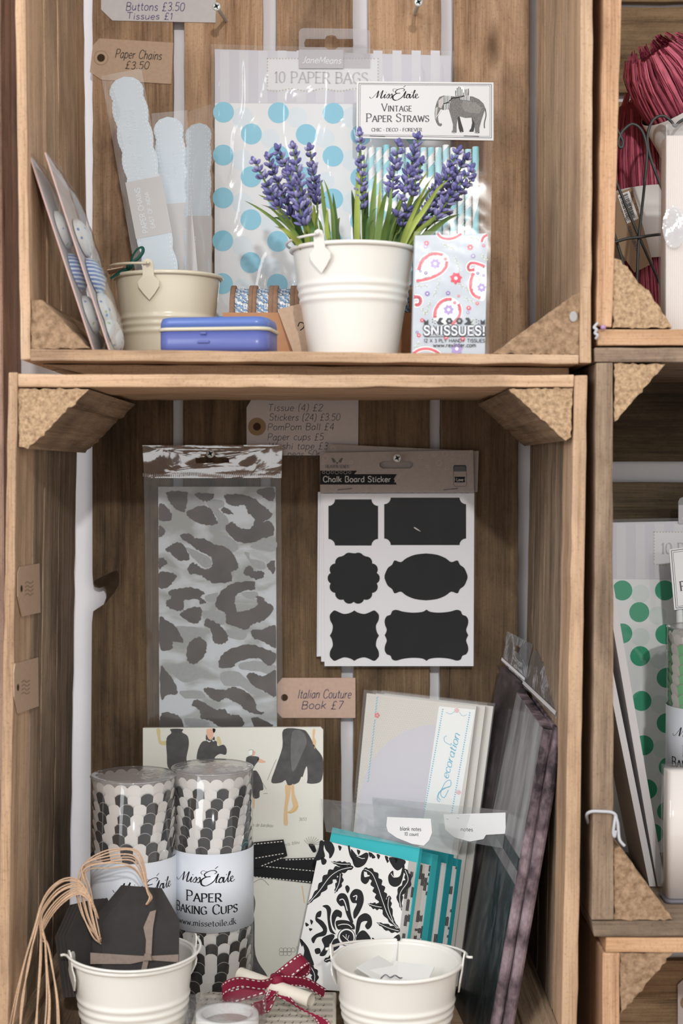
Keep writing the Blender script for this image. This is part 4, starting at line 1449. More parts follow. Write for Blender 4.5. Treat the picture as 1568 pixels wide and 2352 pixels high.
EG, EGD, EGL = mat('engraving_grey', (122, 120, 118), 0.6, 0.2, vary=0.3, scale=900), mat('engraving_dark', (70, 68, 68), 0.6, 0.2), mat('engraving_pale', (196, 192, 188), 0.6, 0.2)
ik.poly([ez(*p) for p in ((1160, 430), (1135, 430), (1150, 560), (1165, 606), (1205, 600), (1198, 565), (1172, 480))], EGD, 2)
ik.poly([ez(*p) for p in ((1290, 440), (1297, 500), (1285, 560), (1264, 590), (1270, 600), (1312, 598), (1325, 540), (1325, 440))], EGD, 2)
ik.poly([ez(*p) for p in ((985, 205), (940, 222), (915, 270), (896, 330), (889, 400), (894, 460), (908, 500), (925, 528), (950, 541), (970, 525), (962, 505), (945, 512), (932, 490), (924, 440), (938, 390), (958, 350), (978, 362), (1005, 345), (1040, 345),
                          (1062, 420), (1088, 520), (1086, 580), (1069, 602), (1095, 612), (1128, 606), (1128, 520), (1140, 440), (1160, 430), (1220, 448), (1290, 445), (1322, 500), (1328, 595), (1320, 607), (1345, 615), (1377, 614), (1374, 560), (1395, 480), (1422, 400), (1441, 350), (1422, 295), (1370, 245), (1300, 214), (1200, 212), (1110, 215), (1050, 210))], EG, 3)
ik.poly([ez(*p) for p in ((1200, 260), (1330, 280), (1400, 340), (1380, 400), (1300, 400), (1220, 380), (1180, 320))], mat('engraving_mid', (142, 139, 136), 0.6, 0.2, vary=0.2, scale=900), 4)
ik.poly([ez(*p) for p in ((930, 260), (985, 215), (985, 290), (960, 345), (930, 330))], EGL, 4)
ik.poly([ez(*p) for p in ((900, 340), (925, 330), (915, 400), (905, 470), (895, 420))], EGL, 4)
ik.curve([ez(*p) for p in ((958, 362), (930, 410), (895, 455))], 2.4, PWHITE, 5, taper=1)
ik.curve([ez(*p) for p in ((1438, 345), (1447, 420), (1430, 500), (1430, 560))], 2.0, EGD, 3)
for zone in (((988, 205), (1062, 212), (1058, 280), (988, 294)), ((1112, 210), (1135, 140), (1178, 100), (1212, 120), (1218, 205)), ((1160, 228), (1268, 205), (1268, 262), (1165, 250)), ((980, 300), (1050, 290), (1045, 350), (990, 360)), ((1215, 140), (1262, 130), (1240, 205), (1222, 205))):
    ik.poly([ez(*p) for p in zone], PWHITE, 5)
    xs = [p[0] for p in zone]
    lo, hi = min(xs), max(xs)
    ymin = lambda x: min(p[1] for p in zone)
    x = lo + 6
    while x < hi:
        t = (x - lo) / (hi - lo)
        top = zone[0][1] * (1 - t) + zone[1][1] * t if len(zone) == 4 else 210 - 100 * sin(pi * min(1, 0.15 + 0.85 * t))
        bot = zone[-1][1] * (1 - t) + zone[-2][1] * t if len(zone) == 4 else 210
        ik.line([ez(x, top), ez(x, bot)], 1.5, INK, 6)
        x += 17
ik.curve([ez(*p) for p in ((985, 296), (1040, 275), (1080, 235), (1130, 230), (1210, 210))], 1.6, INK, 7)
for x, y in ((1080, 606), (1100, 610), (1350, 612), (1330, 606), (1180, 604)):
    ik.disc(*ez(x, y), 1.4, EGL, 7, n=6)
me.build('elephant_print', o)
STEEL = mat('staple_steel', (120, 118, 120), 0.4, 0.5, 0.8)
for xa in (849, 1064):
    me = M()
    me.tube([pl.hit(xa, 315.5, 0.004), pl.hit(xa, 315.5, 0.0052), pl.hit(xa + 34, 316.5, 0.0052), pl.hit(xa + 34, 316.5, 0.004)], 0.0003, STEEL, 6)
    me.build('staple', o)
sheet_film('clear_bag', pl, [(822, 322), (1130, 325), (1122, 846), (820, 846)], film('straw_film', gloss=0.012, rough=0.14, milk=0.02), o, 0.0022, 0.0010, 60, 30, 50, 5.0)

# ---- pack of paper bags with blue spots
def spotted_bags(label, quad, pl, dots, mdot, mpale, head_y, text_at, tab, lab_rect, body_to, thick=0.008):
    o = thing('paper_bag_pack', label, 'paper bags', tuple(pl.hit((quad[2][0] + quad[3][0]) / 2, quad[2][1])))
    PB = mat('bag_paper', (232, 233, 234), 0.7, 0.15, vary=0.02, scale=30)
    HD = mat('bag_header', (206, 204, 212), 0.7, 0.15)
    HD2 = mat('bag_header_stripe', (214, 213, 218), 0.7, 0.15)
    me = M()
    x0, x1 = quad[0][0] + 6, quad[1][0] - 6
    slab(me, pl, [(x0, head_y), (x1, head_y + 4), (quad[2][0] - 4, body_to), (quad[3][0] + 4, body_to)], thick, PB, off=-0.001)
    ik = inkon(me, pl, 0.0001, -0.001)
    for (x, y, r, kind) in dots:
        ik.disc(x, y, r, mdot if kind else mpale, 2 if kind else 1, n=36)
    me.build('paper_bags', o)
    me = M()
    slab(me, pl, [(x0, quad[0][1] + 6), (x1, quad[1][1] + 6), (x1, head_y + 4), (x0, head_y)], 0.0008, HD, off=-0.001)
    ik = inkon(me, pl, 0.0001, -0.001)
    x = x0 + 12
    while x < x1 - 24:
        ik.poly([(x, quad[0][1] + 9), (x + 21, quad[0][1] + 9.5), (x + 21, head_y - 1), (x, head_y - 1)], HD2, 1)
        x += 44
    a, b, c, d = lab_rect
    ik.rect(a, b, c, d, mat('bag_label', (224, 223, 226), 0.7, 0.15), 2)
    gold = mat('dotted_border', (190, 182, 166), 0.7, 0.2)
    for k in range(int((c - a) / 7)):
        ik.disc(a + 7 * k, b, 1.8, gold, 3, n=6)
        ik.disc(a + 7 * k, d + 3 * sin(k * 0.6), 1.8, gold, 3, n=6)
    for k in range(int((d - b) / 7)):
        ik.disc(a, b + 7 * k, 1.8, gold, 3, n=6)
        ik.disc(c, b + 7 * k, 1.8, gold, 3, n=6)
    me.build('header', o)
    me = M(); ik = inkon(me, pl, 0.0001, -0.001)
    ik.text('10 PAPER BAGS', *text_at, 25, mat('print_pale_grey', (186, 182, 186), 0.7, 0.2), 214, 'serif', 0.012, 5, weight=1.0)
    me.build('lettering', o)
    if tab:
        me = M()
        a, b, c, d = tab
        TABM = film('tab_film', tint=(226, 222, 224), gloss=0.05, rough=0.2, milk=0.22)
        sl = [(a + 30, b + 25), (a + 60, b + 25), (a + 64, b + 18), (a + 74, b + 16), (a + 84, b + 18), (a + 88, b + 25), (a + 125, b + 25), (a + 128, b + 34), (a + 124, b + 44), (a + 90, b + 44), (a + 80, b + 52), (a + 70, b + 52), (a + 60, b + 44), (a + 14, b + 44), (a + 12, b + 34), (a + 16, b + 25)]
        out = [(a, d), (a, b + 10), (a + 3, b + 3), (a + 10, b), (c - 10, b + 2), (c - 3, b + 5), (c, b + 12), (c, d + 2)]
        L3 = [[Vector((x, y, 0)) for x, y in out], [Vector((x, y, 0)) for x, y in sl]]
        tri = tessellate_polygon(L3)
        me.add([pl.hit(x, y, 0.0006) for x, y in out + sl], [tuple(t) for t in tri], TABM)
        me.build('hang_tab', o)
        me = M(); ik = inkon(me, pl, 0.0001, 0.0008)
        ik.rect(a, d - 40, a + 102, d + 3, mat('brand_panel', (186, 182, 186), 0.6, 0.2), 1)
        ik.text('JaneMeans', a + 8, d - 10, 15, PWHITE, 88, 'hand', 0.03, 3, slant=0.25, weight=1.2)
        me.build('brand_label', o)
    return o


pl = Pl(P(490, 812, 0.238), P(1000, 812, 0.238), P(490, 110, 0.270))
dots = []
for r in range(7):
    yy = 257 + r * 98.5
    for c in range(5):
        dots.append((513 + c * 126 - r * 0.6, yy + c * 1.2, 24, 1))
        dots.append((577 + c * 126 - r * 0.6, yy + 50 + c * 1.2, 24, 1))
        if c < 4:
            dots.append((556 + c * 126, yy + 12, 24, 0))
            dots.append((620 + c * 126, yy + 60, 22, 0))
dots = [d for d in dots if d[0] < 1000 and d[1] < 800]
o = spotted_bags('clear pack of paper bags with pale blue spots against the back', [(487, 106), (1041, 121), (1032, 850), (488, 850)], pl, dots, mat('spot_blue', (142, 203, 224), 0.7, 0.15), mat('spot_faint', (221, 230, 236), 0.7, 0.15), 236, (630, 189), (686, 65, 850, 155), (614, 134, 868, 206), 850)
sheet_film('clear_bag', pl, [(485, 104), (1043, 120), (1035, 850), (486, 850)], film('bag_film', gloss=0.05, rough=0.08, milk=0.025), o, 0.003, 0.0026, 26, 120, 150, 1.3, (1.8, 0.5))

# ---- paper chain packets
def chain_pack(label, axis, w, pl, sleeve, band, lines, texts, bot):
    o = thing('paper_chain_packet', label, 'paper chains', tuple(pl.hit(*bot)))
    (ax0, ay0), (ax1, ay1) = axis
    L_ = Vector((ax1 - ax0, ay1 - ay0))
    ln = L_.length
    t = L_ / ln
    nn = Vector((-t.y, t.x))
    left, right = [], []
    k = int(ln / 5)
    for i in range(k + 1):
        s_ = i / k * ln
        lobe = abs(sin(pi * (s_ + 10) / 60))
        q = w / 2 * (0.87 + 0.13 * lobe) + 1.6 * abs(sin(pi * s_ / 10))
        if s_ < w / 2:
            q = min(q, sqrt(max(0.01, (w / 2) ** 2 - (w / 2 - s_) ** 2)) + 1.0 * abs(sin(pi * s_ / 10)))
        c = Vector((ax0, ay0)) + t * s_
        left.append(tuple(c - nn * q))
        right.append(tuple(c + nn * q))
    out = left + right[::-1]
    CB = mat('chain_card', (205, 217, 226), 0.7, 0.15)
    me = M()
    slab(me, pl, out, 0.003, CB)
    ik = inkon(me, pl, 0.0001)
    dotm = mat('chain_dot', (232, 238, 242), 0.7, 0.15)
    for i in range(2, k, 2):
        s_ = i / k * ln
        lobe = abs(sin(pi * (s_ + 10) / 60))
        q = w / 2 * (0.90 + 0.10 * lobe) - 5
        if s_ < w / 2:
            q = min(q, max(0, sqrt(max(0.01, (w / 2 - 5) ** 2 - (w / 2 - s_) ** 2))))
        c = Vector((ax0, ay0)) + t * s_
        for sg in (-1, 1):
            p = c + nn * sg * q
            ik.disc(p.x, p.y, 1.7, dotm, 1, n=8)
            p = c + nn * sg * (q - 7)
            ik.disc(p.x, p.y, 1.0, dotm, 1, n=6)
    me.build('scalloped_card', o)
    me = M(); ik = inkon(me, pl, 0.0001)
    s0, s1 = band
    a = Vector((ax0, ay0)) + t * s0
    b = Vector((ax0, ay0)) + t * s1
    h = w / 2 + 2
    ik.poly([tuple(a - nn * h), tuple(a + nn * h), tuple(b + nn * h), tuple(b - nn * h)], mat('chain_band', (196, 193, 192), 0.7, 0.15), 3)
    me.build('paper_band', o)
    me = M(); ik = inkon(me, pl, 0.0001)
    ang = math.atan2(-t.y, -t.x)
    for s_, off, tx, h, wd in texts:
        p = Vector((ax0, ay0)) + t * s_ + nn * off
        ik.text(tx, p.x, p.y, h, dotm, wd, 'sans', ang, 5, weight=0.95)
    me.build('lettering', o)
    sheet_film('clear_sleeve', pl, sleeve, film('sleeve_film', gloss=0.06, rough=0.1, milk=0.10), o, 0.0012, 0.0007, 70, 14, 46, rnd.random() * 9, (1.5, 0.4))
    return o


pl = Pl(P(300, 640, 0.152), P(400, 640, 0.152), P(300, 175, 0.196))
chain_pack('tall leaning paper chain packet reading East of India in cream bucket', ((284, 176), (382, 690)), 80, pl, [(233, 176), (325, 158), (420, 690), (322, 690)], (240, 372), 0, [(355, -6, 'EAST OF INDIA', 9, 84), (362, 12, 'PAPER CHAINS', 12, 104), (130, -8, 'TO HAVE', 8, 56), (156, 8, 'AND TO HOLD', 8, 86), (235, -6, 'TO HAVE', 8, 52), (238, 10, 'AND HOLD', 8, 62)], (380, 800))
pl = Pl(P(400, 640, 0.166), P(450, 640, 0.166), P(400, 265, 0.200))
chain_pack('shorter paper chain packet standing behind the tall leaning one', ((384, 268), (424, 690)), 68, pl, [(348, 262), (430, 254), (452, 690), (380, 690)], (200, 372), 0, [(150, -10, 'THOUGHT YOU', 7, 70), (150, 6, 'A PARTY', 7, 46)], (424, 800))
pl = Pl(P(450, 640, 0.170), P(480, 645, 0.182), P(450, 275, 0.206))
chain_pack('paper chain packet turned edgewise beside the spotted bags', ((458, 282), (456, 690)), 54, pl, [(432, 256), (484, 240), (486, 690), (428, 690)], (214, 366), 0, [(346, 8, 'PAPER CHAINS', 8, 84)], (456, 800))

# ribbon bow and tag tied to the cream bucket
o = thing('gift_tag', 'small kraft tag tied with dark green ribbon to cream bucket handle', 'tag', tuple(P(262, 628, 0.135)))
GR = mat('green_ribbon', (22, 78, 66), 0.5, 0.3)
me = M()
for pth in (((258, 637), (276, 624), (292, 616), (300, 606), (304, 590), (314, 574), (326, 568), (328, 578), (318, 592), (303, 604), (298, 612)), ((254, 640), (270, 630), (298, 618), (300, 606)), ((290, 622), (300, 608), (302, 598))):
    sp = smooth_path([P(x, y, 0.118 - 0.0008 * k) for k, (x, y) in enumerate(pth)], 5)
    me.tube(sp, 0.0016, GR, 8, flat=0.35)
me.lathe([(0.0003, -0.003), (0.003, -0.002), (0.0034, 0), (0.003, 0.002), (0.0003, 0.003)], P(298, 612, 0.117), GR, 12)
me.build('ribbon', o)
me = M()
me.prism([P(246, 619, 0.11), P(282, 612, 0.112), P(290, 616, 0.125), P(284, 622, 0.14), P(250, 628, 0.14)], Vector((0, 0, -0.0008)), KRAFT)
me.build('card', o)

# ---- button packs leaning on the left wall
def stripes_mat():
    m = bpy.data.materials.new('button_blue_stripe')
    nt, b, N, L = nodes_of(m)
    b.inputs['Roughness'].default_value = 0.35
    tc = N('ShaderNodeTexCoord')
    w = N('ShaderNodeTexWave')
    w.inputs['Scale'].default_value = 95
    w.bands_direction = 'Z'
    w.inputs['Distortion'].default_value = 1.0
    L(tc.outputs['Object'], w.inputs['Vector'])
    r = N('ShaderNodeValToRGB')
    r.color_ramp.elements[0].color = lin((56, 108, 184))
    r.color_ramp.elements[0].position = 0.48
    r.color_ramp.elements[1].color = lin((214, 226, 238))
    r.color_ramp.elements[1].position = 0.58
    L(w.outputs['Fac'], r.inputs['Fac'])
    L(r.outputs['Color'], b.inputs['Base Color'])
    return m


def floral_mat():
    m = bpy.data.materials.new('button_floral')
    nt, b, N, L = nodes_of(m)
    b.inputs['Roughness'].default_value = 0.35
    tc = N('ShaderNodeTexCoord')
    v = N('ShaderNodeTexVoronoi')
    v.inputs['Scale'].default_value = 190
    L(tc.outputs['Object'], v.inputs['Vector'])
    r = N('ShaderNodeValToRGB')
    r.color_ramp.elements[0].color = (1, 1, 1, 1)
    r.color_ramp.elements[0].position = 0.22
    r.color_ramp.elements[1].color = (0, 0, 0, 1)
    r.color_ramp.elements[1].position = 0.30
    L(v.outputs['Distance'], r.inputs['Fac'])
    h = N('ShaderNodeValToRGB')
    h.color_ramp.interpolation = 'CONSTANT'
    h.color_ramp.elements[0].color = lin((70, 130, 200))
    h.color_ramp.elements[1].color = lin((160, 186, 110))
    h.color_ramp.elements[1].position = 0.4
    e = h.color_ramp.elements.new(0.6)
    e.color = lin((226, 228, 226))
    L(v.outputs['Color'], h.inputs['Fac'])
    mx = N('ShaderNodeMix')
    mx.data_type = 'RGBA'
    L(r.outputs['Color'], mx.inputs[0])
    mx.inputs[6].default_value = lin((226, 228, 226))
    L(h.outputs['Color'], mx.inputs[7])
    L(mx.outputs[2], b.inputs['Base Color'])
    return m


BST, BFL = stripes_mat(), floral_mat()
for lab, ft, fb, dep, btn in (('card of fabric buttons leaning nearest the left crate wall', (68, 352), (216, 803), 0.070, ((0.36, 0), (0.58, 1), (0.80, 0))), ('card of fabric buttons leaning second from the left wall', (105, 350), (253, 803), 0.080, ((0.40, 0), (0.60, 1), (0.78, 0), (0.90, 0)))):
    y0 = 0.012
    a, b = P(ft[0], ft[1], y0), P(fb[0], fb[1], y0)
    b.z = zU(b.x); 
    o = thing('button_card', lab, 'buttons', tuple(b), 'cards of covered buttons')
    up_ = (a - b)
    ln = up_.length
    up_.normalize()
    dv = Vector((0, 1, 0))
    nn = Vector((up_.z, 0, -up_.x))
    if nn.x < 0:
        nn = -nn
    me = M()
    me.prism([b, a, a + dv * dep * 0.86 - up_ * 0.012, b + dv * dep], -nn * 0.0012, mat('button_card_white', (212, 206, 204), 0.6, 0.2), mat('button_card_edge', (196, 164, 156), 0.6, 0.2))
    me.build('card', o)
    for q, kind in btn:
        c = a.lerp(b, q) + dv * dep * 0.47 + nn * 0.001
        me = M()
        pts, fs = [], []
        sx, sy, sz = 0.0165, dep * 0.29, 0.0085
        for i in range(9):
            th = pi / 2 * i / 8
            for k in range(20):
                ph = 2 * pi * k / 20
                pts.append(c + up_ * sx * cos(ph) * cos(th) + dv * sy * sin(ph) * cos(th) + nn * sz * sin(th))
        for i in range(8):
            for k in range(20):
                fs.append((i * 20 + k, i * 20 + (k + 1) % 20, (i + 1) * 20 + (k + 1) % 20, (i + 1) * 20 + k))
        me.add(pts, fs, BST if kind else BFL, True)
        me.build('button', o)
    me = M()
    K = 30
    pts, fs = [], []
    for i in range(K + 1):
        for j in range(9):
            t, s_ = i / K, j / 8
            h = 0.0105 * (sin(pi * s_) ** 0.5) * min(1, 4 * t + 0.05) * min(1, (1 - t) * 8 + 0.05)
            pts.append(a.lerp(b, t) + dv * dep * (0.86 + 0.14 * t) * s_ + nn * (h + 0.0006 + 0.0006 * sin(i * 1.9 + j)))
    for i in range(K):
        for j in range(8):
            fs.append((i * 9 + j, i * 9 + j + 1, (i + 1) * 9 + j + 1, (i + 1) * 9 + j))
    me.add(pts, fs, film('blister_film', gloss=0.09, rough=0.12, milk=0.05), True)
    me.build('clear_sleeve', o)
# ================================================================== things in the lower crate
GREY2 = mat('price_card_grey', (196, 188, 186), 0.75, 0.15, vary=0.03, scale=200)
t, pl = tag_card('price_tag', 'big grey price list tag of Tissue, Stickers and PomPom Ball', [(566, 936), (585, 905), (823, 905), (822, 1046), (600, 1046), (566, 1022)], (590, 980), GREY2, mat('reinforcing_ring', (150, 126, 98), 0.8, 0.1), hr=9, rr=20)
me = M(); ik = inkon(me, pl)
for k, (tx, x, y, w) in enumerate((('Tissue (4) £2', 614, 944, 126), ('Stickers (24) £3.50', 618, 966, 162), ('PomPom Ball £4', 614, 988, 152), ('Paper cups £5', 614, 1011, 128), ('Washi tape £3', 616, 1032, 136), ('Mini pegs 50p', 616, 1050, 120))):
    ik.text(tx, x, y, 15.5, INKG, w, 'hand', 0.0, slant=0.15, weight=1.1)
me.build('handwriting', t)

# ---- leopard tissue paper hanging from a screw
pl = upright(0.2755)
o = thing('tissue_paper_pack', 'leopard print tissue paper in a clear bag hanging from a screw', 'tissue paper', tuple(pl.hit(490, 1712)))
LEO = mat('leopard_pale', (192, 197, 199), 0.7, 0.15)
nt, b, N, L = nodes_of(LEO)
tc = N('ShaderNodeTexCoord'); no = N('ShaderNodeTexNoise'); no.inputs['Scale'].default_value = 22; no.inputs['Detail'].default_value = 8; no.inputs['Distortion'].default_value = 0.6
mp = N('ShaderNodeMapping'); mp.inputs['Scale'].default_value = (1, 1, 1.7)
L(tc.outputs['Object'], mp.inputs[0]); L(mp.outputs[0], no.inputs['Vector'])
r = N('ShaderNodeValToRGB'); r.color_ramp.elements[0].color = lin((158, 162, 160)); r.color_ramp.elements[0].position = 0.40
r.color_ramp.elements[1].color = lin((202, 208, 214)); r.color_ramp.elements[1].position = 0.56
L(no.outputs['Fac'], r.inputs['Fac']); L(r.outputs['Color'], b.inputs['Base Color'])
LEOD = mat('leopard_dark', (86, 81, 79), 0.7, 0.15, vary=0.22, scale=45)
LEOE = mat('leopard_side', (116, 106, 102), 0.7, 0.15, vary=0.5, scale=60)
LEOG = mat('leopard_grey', (158, 162, 164), 0.7, 0.15, vary=0.06, scale=300)
me = M()
slab(me, pl, [(363, 1118), (633, 1118), (636, 1712), (366, 1712)], 0.008, LEO, LEOE)
ik = inkon(me, pl, 0.0001)
A = lambda x, y: (min(633, max(364, 320 + x / 4.612)), max(1119, 1010 + y / 4.612))
B = lambda x, y: (min(634, max(365, 320 + x / 4.612)), min(1711, 1340 + y / 4.612))
BL1 = ['295,550 500,550 510,600 480,760 400,745 330,680 300,600', '590,570 780,570 770,630 690,655 640,630', '495,770 560,730 640,695 740,720 790,790 825,885 740,905 640,890 530,830', '205,690 280,700 340,790 330,850 250,860 205,840', '205,910 260,940 275,980 240,1020 205,1020',
       '905,590 1000,575 1100,580 1210,620 1300,690 1400,780 1380,830 1310,870 1400,870 1420,1000 1300,1050 1150,1100 1010,1060 910,940 950,880 1000,880 1050,930 1170,940 1220,850 1150,770 1110,690 1020,705 940,680', '865,740 900,710 960,750 995,790 930,785 880,770',
       '430,1020 520,995 590,1040 690,1050 800,1110 900,1130 1000,1220 1045,1330 1030,1380 970,1400 980,1480 940,1510 800,1520 710,1480 640,1430 540,1420 510,1360 560,1305 620,1330 680,1370 770,1340 750,1240 640,1180 540,1110', '275,1165 340,1110 420,1085 480,1130 530,1240 510,1280 420,1275 370,1240 330,1200',
       '205,1260 265,1260 295,1310 240,1350 205,1370', '205,1410 330,1405 385,1430 380,1480 300,1560 205,1568', '1100,1410 1140,1340 1190,1350 1220,1390 1300,1390 1320,1450 1240,1480 1170,1450', '1345,1330 1430,1280 1430,1420 1390,1390', '1240,540 1420,510 1420,650 1330,620']
BL2 = ['310,90 420,55 560,45 690,100 650,150 710,200 640,215 620,170 480,180 470,270 390,290 290,240 290,180 340,155', '430,330 500,275 640,250 660,350 600,430 500,390', '1220,30 1210,70 1100,80 1010,150 1030,280 1080,300 1180,270 1250,220 1240,140 1310,150 1330,190 1420,260 1320,390 1200,430 1130,490 1000,450 920,420 910,320 830,270 810,180 880,70 990,0 1200,-20',
       '700,375 760,390 850,440 940,560 910,630 830,640 780,600 750,480 690,450', '215,365 300,400 390,460 460,620 360,620 340,700 215,680', '500,720 540,610 640,570 710,640 700,740 610,845 520,830', '1180,500 1290,490 1380,450 1450,460 1450,680 1300,610 1200,570', '850,890 860,770 960,700 1120,650 1280,670 1450,750 1440,820 1370,870 1270,800 1150,800 1030,840 990,890',
       '225,880 300,950 370,1050 400,1170 300,1180 225,1220', '1140,980 1190,945 1320,980 1450,920 1450,1190 1330,1150 1200,1080', '680,1130 730,1100 870,1130 1000,1100 1120,1140 1220,1240 1250,1340 1320,1370 1250,1390 1130,1350 1060,1280 970,1240 920,1210 840,1255 750,1210',
       '555,1290 600,1230 690,1260 800,1330 900,1330 960,1390 1060,1400 1110,1500 1000,1530 850,1520 750,1450 660,1430 630,1340', '230,1390 350,1375 450,1450 460,1600 230,1600', '1180,1430 1280,1430 1420,1510 1250,1540', '520,1570 700,1590 860,1640 820,1720 560,1720', '1000,1600 1200,1580 1400,1650 1300,1720 1050,1700']
GL1 = ['500,580 600,600 700,680 620,690 500,700', '700,650 870,640 900,700 840,740 940,840 900,960 760,920 830,860 790,780', '820,1060 900,1010 1000,1060 1050,1150 960,1190 880,1110', '500,1140 640,1200 750,1260 760,1340 680,1350 600,1280 540,1220', '1180,1120 1430,1060 1430,1180 1250,1160', '1110,1190 1160,1200 1180,1260 1310,1290 1330,1370 1230,1360 1170,1300']
GL2 = ['700,130 830,100 800,190 720,190', '660,300 830,300 900,350 900,430 800,420', '380,460 560,460 700,500 650,580 450,560', '330,880 500,850 640,920 640,1000 480,1050 360,970', '860,950 1030,930 1120,1000 1300,1140 1300,1190 1180,1170 1060,1090 900,1080', '1060,850 1250,820 1440,870 1400,960 1250,930 1080,910', '1080,100 1240,90 1240,150 1150,160', '900,500 1130,490 1110,590 960,580', '430,1140 640,1140 700,1210 560,1220 470,1210', '480,1430 640,1440 740,1480 620,1530 500,1500']
for src, f in ((GL1, A), (GL2, B)):
    for s_ in src:
        ik.blob([f(*map(float, q.split(','))) for q in s_.split()], LEOG, 1, 5, 0.8)
for src, f in ((BL1, A), (BL2, B)):
    for s_ in src:
        pts = [f(*map(float, q.split(','))) for q in s_.split()]
        sp = smooth_path([Vector(p) for p in pts], 7, True)
        sp = [(min(634, max(364, p.x + rnd.uniform(-1.6, 1.6))), min(1711, max(1119, p.y + rnd.uniform(-1.6, 1.6)))) for p in sp]
        ik.poly(sp, LEOD, 2)
me.build('tissue_paper', o)
BAGF = film('pack_film', gloss=0.05, rough=0.1, milk=0.02)
sheet_film('clear_bag', pl, [(331, 1096), (645, 1096), (650, 1712), (340, 1712)], BAGF, o, 0.002, 0.0011, 45, 30, 60, 2.0)
# the shiny header flap with its hang slot
HDF = film('header_film', tint=(226, 220, 224), gloss=0.50, rough=0.12, milk=0.25, bump=0.2, bscale=45)
out = [(327, 1023), (648, 1022), (646, 1098), (331, 1098)]
slot = [(448, 1052), (470, 1050), (476, 1046), (492, 1046), (498, 1050), (525, 1052), (527, 1063), (450, 1064)]
from mathutils import noise as mnoise
me = M()
tri = tessellate_polygon([[Vector((x, y, 0)) for x, y in out], [Vector((x, y, 0)) for x, y in slot]])
bm = bmesh.new()
plh = Pl(P(330, 1023, 0.2765), P(648, 1023, 0.2765), P(330, 1098, 0.2736))
vv = [bm.verts.new(plh.hit(x, y, 0.0)) for x, y in out + slot]
for t_ in tri:
    bm.faces.new([vv[i] for i in t_])
bmesh.ops.subdivide_edges(bm, edges=bm.edges, cuts=8, use_grid_fill=True)
bmesh.ops.triangulate(bm, faces=bm.faces)
for v in bm.verts:
    q = v.co * 46
    v.co += plh.n * (0.0024 * mnoise.noise(q) + 0.0010 * (1 - abs(mnoise.noise(q * 1.4 + Vector((3, 3, 3)))) * 3))
bm.verts.index_update()
me.add([v.co.copy() for v in bm.verts], [[v.index for v in f.verts] for f in bm.faces], HDF, True)
bm.free()
me.build('hang_flap', o, label='crumpled silvery clear hang flap')
me = M(); ik = inkon(me, pl, 0.0001, 0.0042)
ZP = mat('seal_white', (214, 210, 212), 0.4, 0.4)
for k in range(74):
    x = 330 + k * 4.3
    ik.line([(x, 1087 + 2 * sin(k * 0.2)), (x + 0.6, 1095 + 2 * sin(k * 0.2))], 1.4, ZP, 1)
me.build('heat_seal', o)
cross_screw('screw', 'screw holding the leopard tissue paper bag', 483, 1042, 0.262)

# ---- chalkboard stickers
SHEET = mat('sticker_sheet', (222, 222, 226), 0.45, 0.35)
CHB = mat('chalkboard_black', (22, 22, 23), 0.75, 0.04, vary=0.25, scale=35)
pl2 = upright(0.2790)
GCARD = mat('sticker_header_grey', (166, 156, 151), 0.8, 0.1, vary=0.05, scale=400)
o2 = thing('sticker_pack', 'second chalkboard sticker pack showing behind the front one', 'stickers', tuple(pl2.hit(910, 1531)), 'chalkboard sticker packs on one screw')
me = M(); slab(me, pl2, [(730, 1130), (1089, 1120), (1086, 1524), (727, 1508)], 0.0012, SHEET); me.build('sheet', o2)
me = M(); slab(me, pl2, [(752, 1020), (1099, 1036), (1096, 1130), (748, 1130)], 0.0008, GCARD, off=0.0006)
ik = inkon(me, pl2, 0.0001, 0.0006); ik.ring(764, 1030, 5, 1, mat('bubble_print', (186, 178, 174), 0.8, 0.1), 1); me.build('header_card', o2)
pl = upright(0.2745)
o = thing('sticker_pack', 'front pack of six black chalkboard stickers hanging from a screw', 'stickers', tuple(pl.hit(915, 1531)), 'chalkboard sticker packs on one screw')
for k, (dx, dy) in enumerate(((-6, -22), (-3, -10), (0, 0))):
    me = M()
    slab(me, pl, [(742 + dx, 1134), (1089 + dx, 1133), (1087 + dx * 0.4, 1530 + dy), (745 + dx * 2.6, 1530 + dy)], 0.0006, SHEET, off=-0.0022 + 0.0010 * k)
    me.build('sheet', o)
me = M(); ik = inkon(me, pl, 0.0001, 0.0)


def notched(x0, y0, x1, y1, r):
    pts = []
    for cx, cy, a0 in ((x0, y0, 90), (x1, y0, 180), (x1, y1, 270), (x0, y1, 0)):
        arc = [(cx + r * cos(radians(a0 - t)), cy + r * sin(radians(a0 - t))) for t in range(0, 91, 15)]
        pts += arc
    return pts


def bracket(x0, y0, x1, y1):
    w, h = x1 - x0, y1 - y0
    cx, cy = (x0 + x1) / 2, (y0 + y1) / 2
    q = [(0, -.5), (.05, -.455), (.16, -.44), (.28, -.46), (.36, -.495), (.41, -.47), (.43, -.40), (.475, -.37), (.5, -.29), (.495, -.2), (.475, -.1), (.5, 0)]
    if w < 1.3 * h:
        q = [(0, -.5), (.08, -.455), (.2, -.43), (.3, -.46), (.40, -.5), (.46, -.46), (.5, -.40), (.49, -.3), (.44, -.2), (.455, -.08), (.5, 0)]
    half = [Vector((a, b_)) for a, b_ in smooth_list(q)]
    full = half + [Vector((p.x, -p.y)) for p in half[::-1]][1:]
    full += [Vector((-p.x, p.y)) for p in full[::-1]][1:-1]
    return [(cx + p.x * w, cy + p.y * h) for p in full]


def smooth_list(q):
    return [(p.x, p.y) for p in smooth_path([Vector(p) for p in q], 3)]


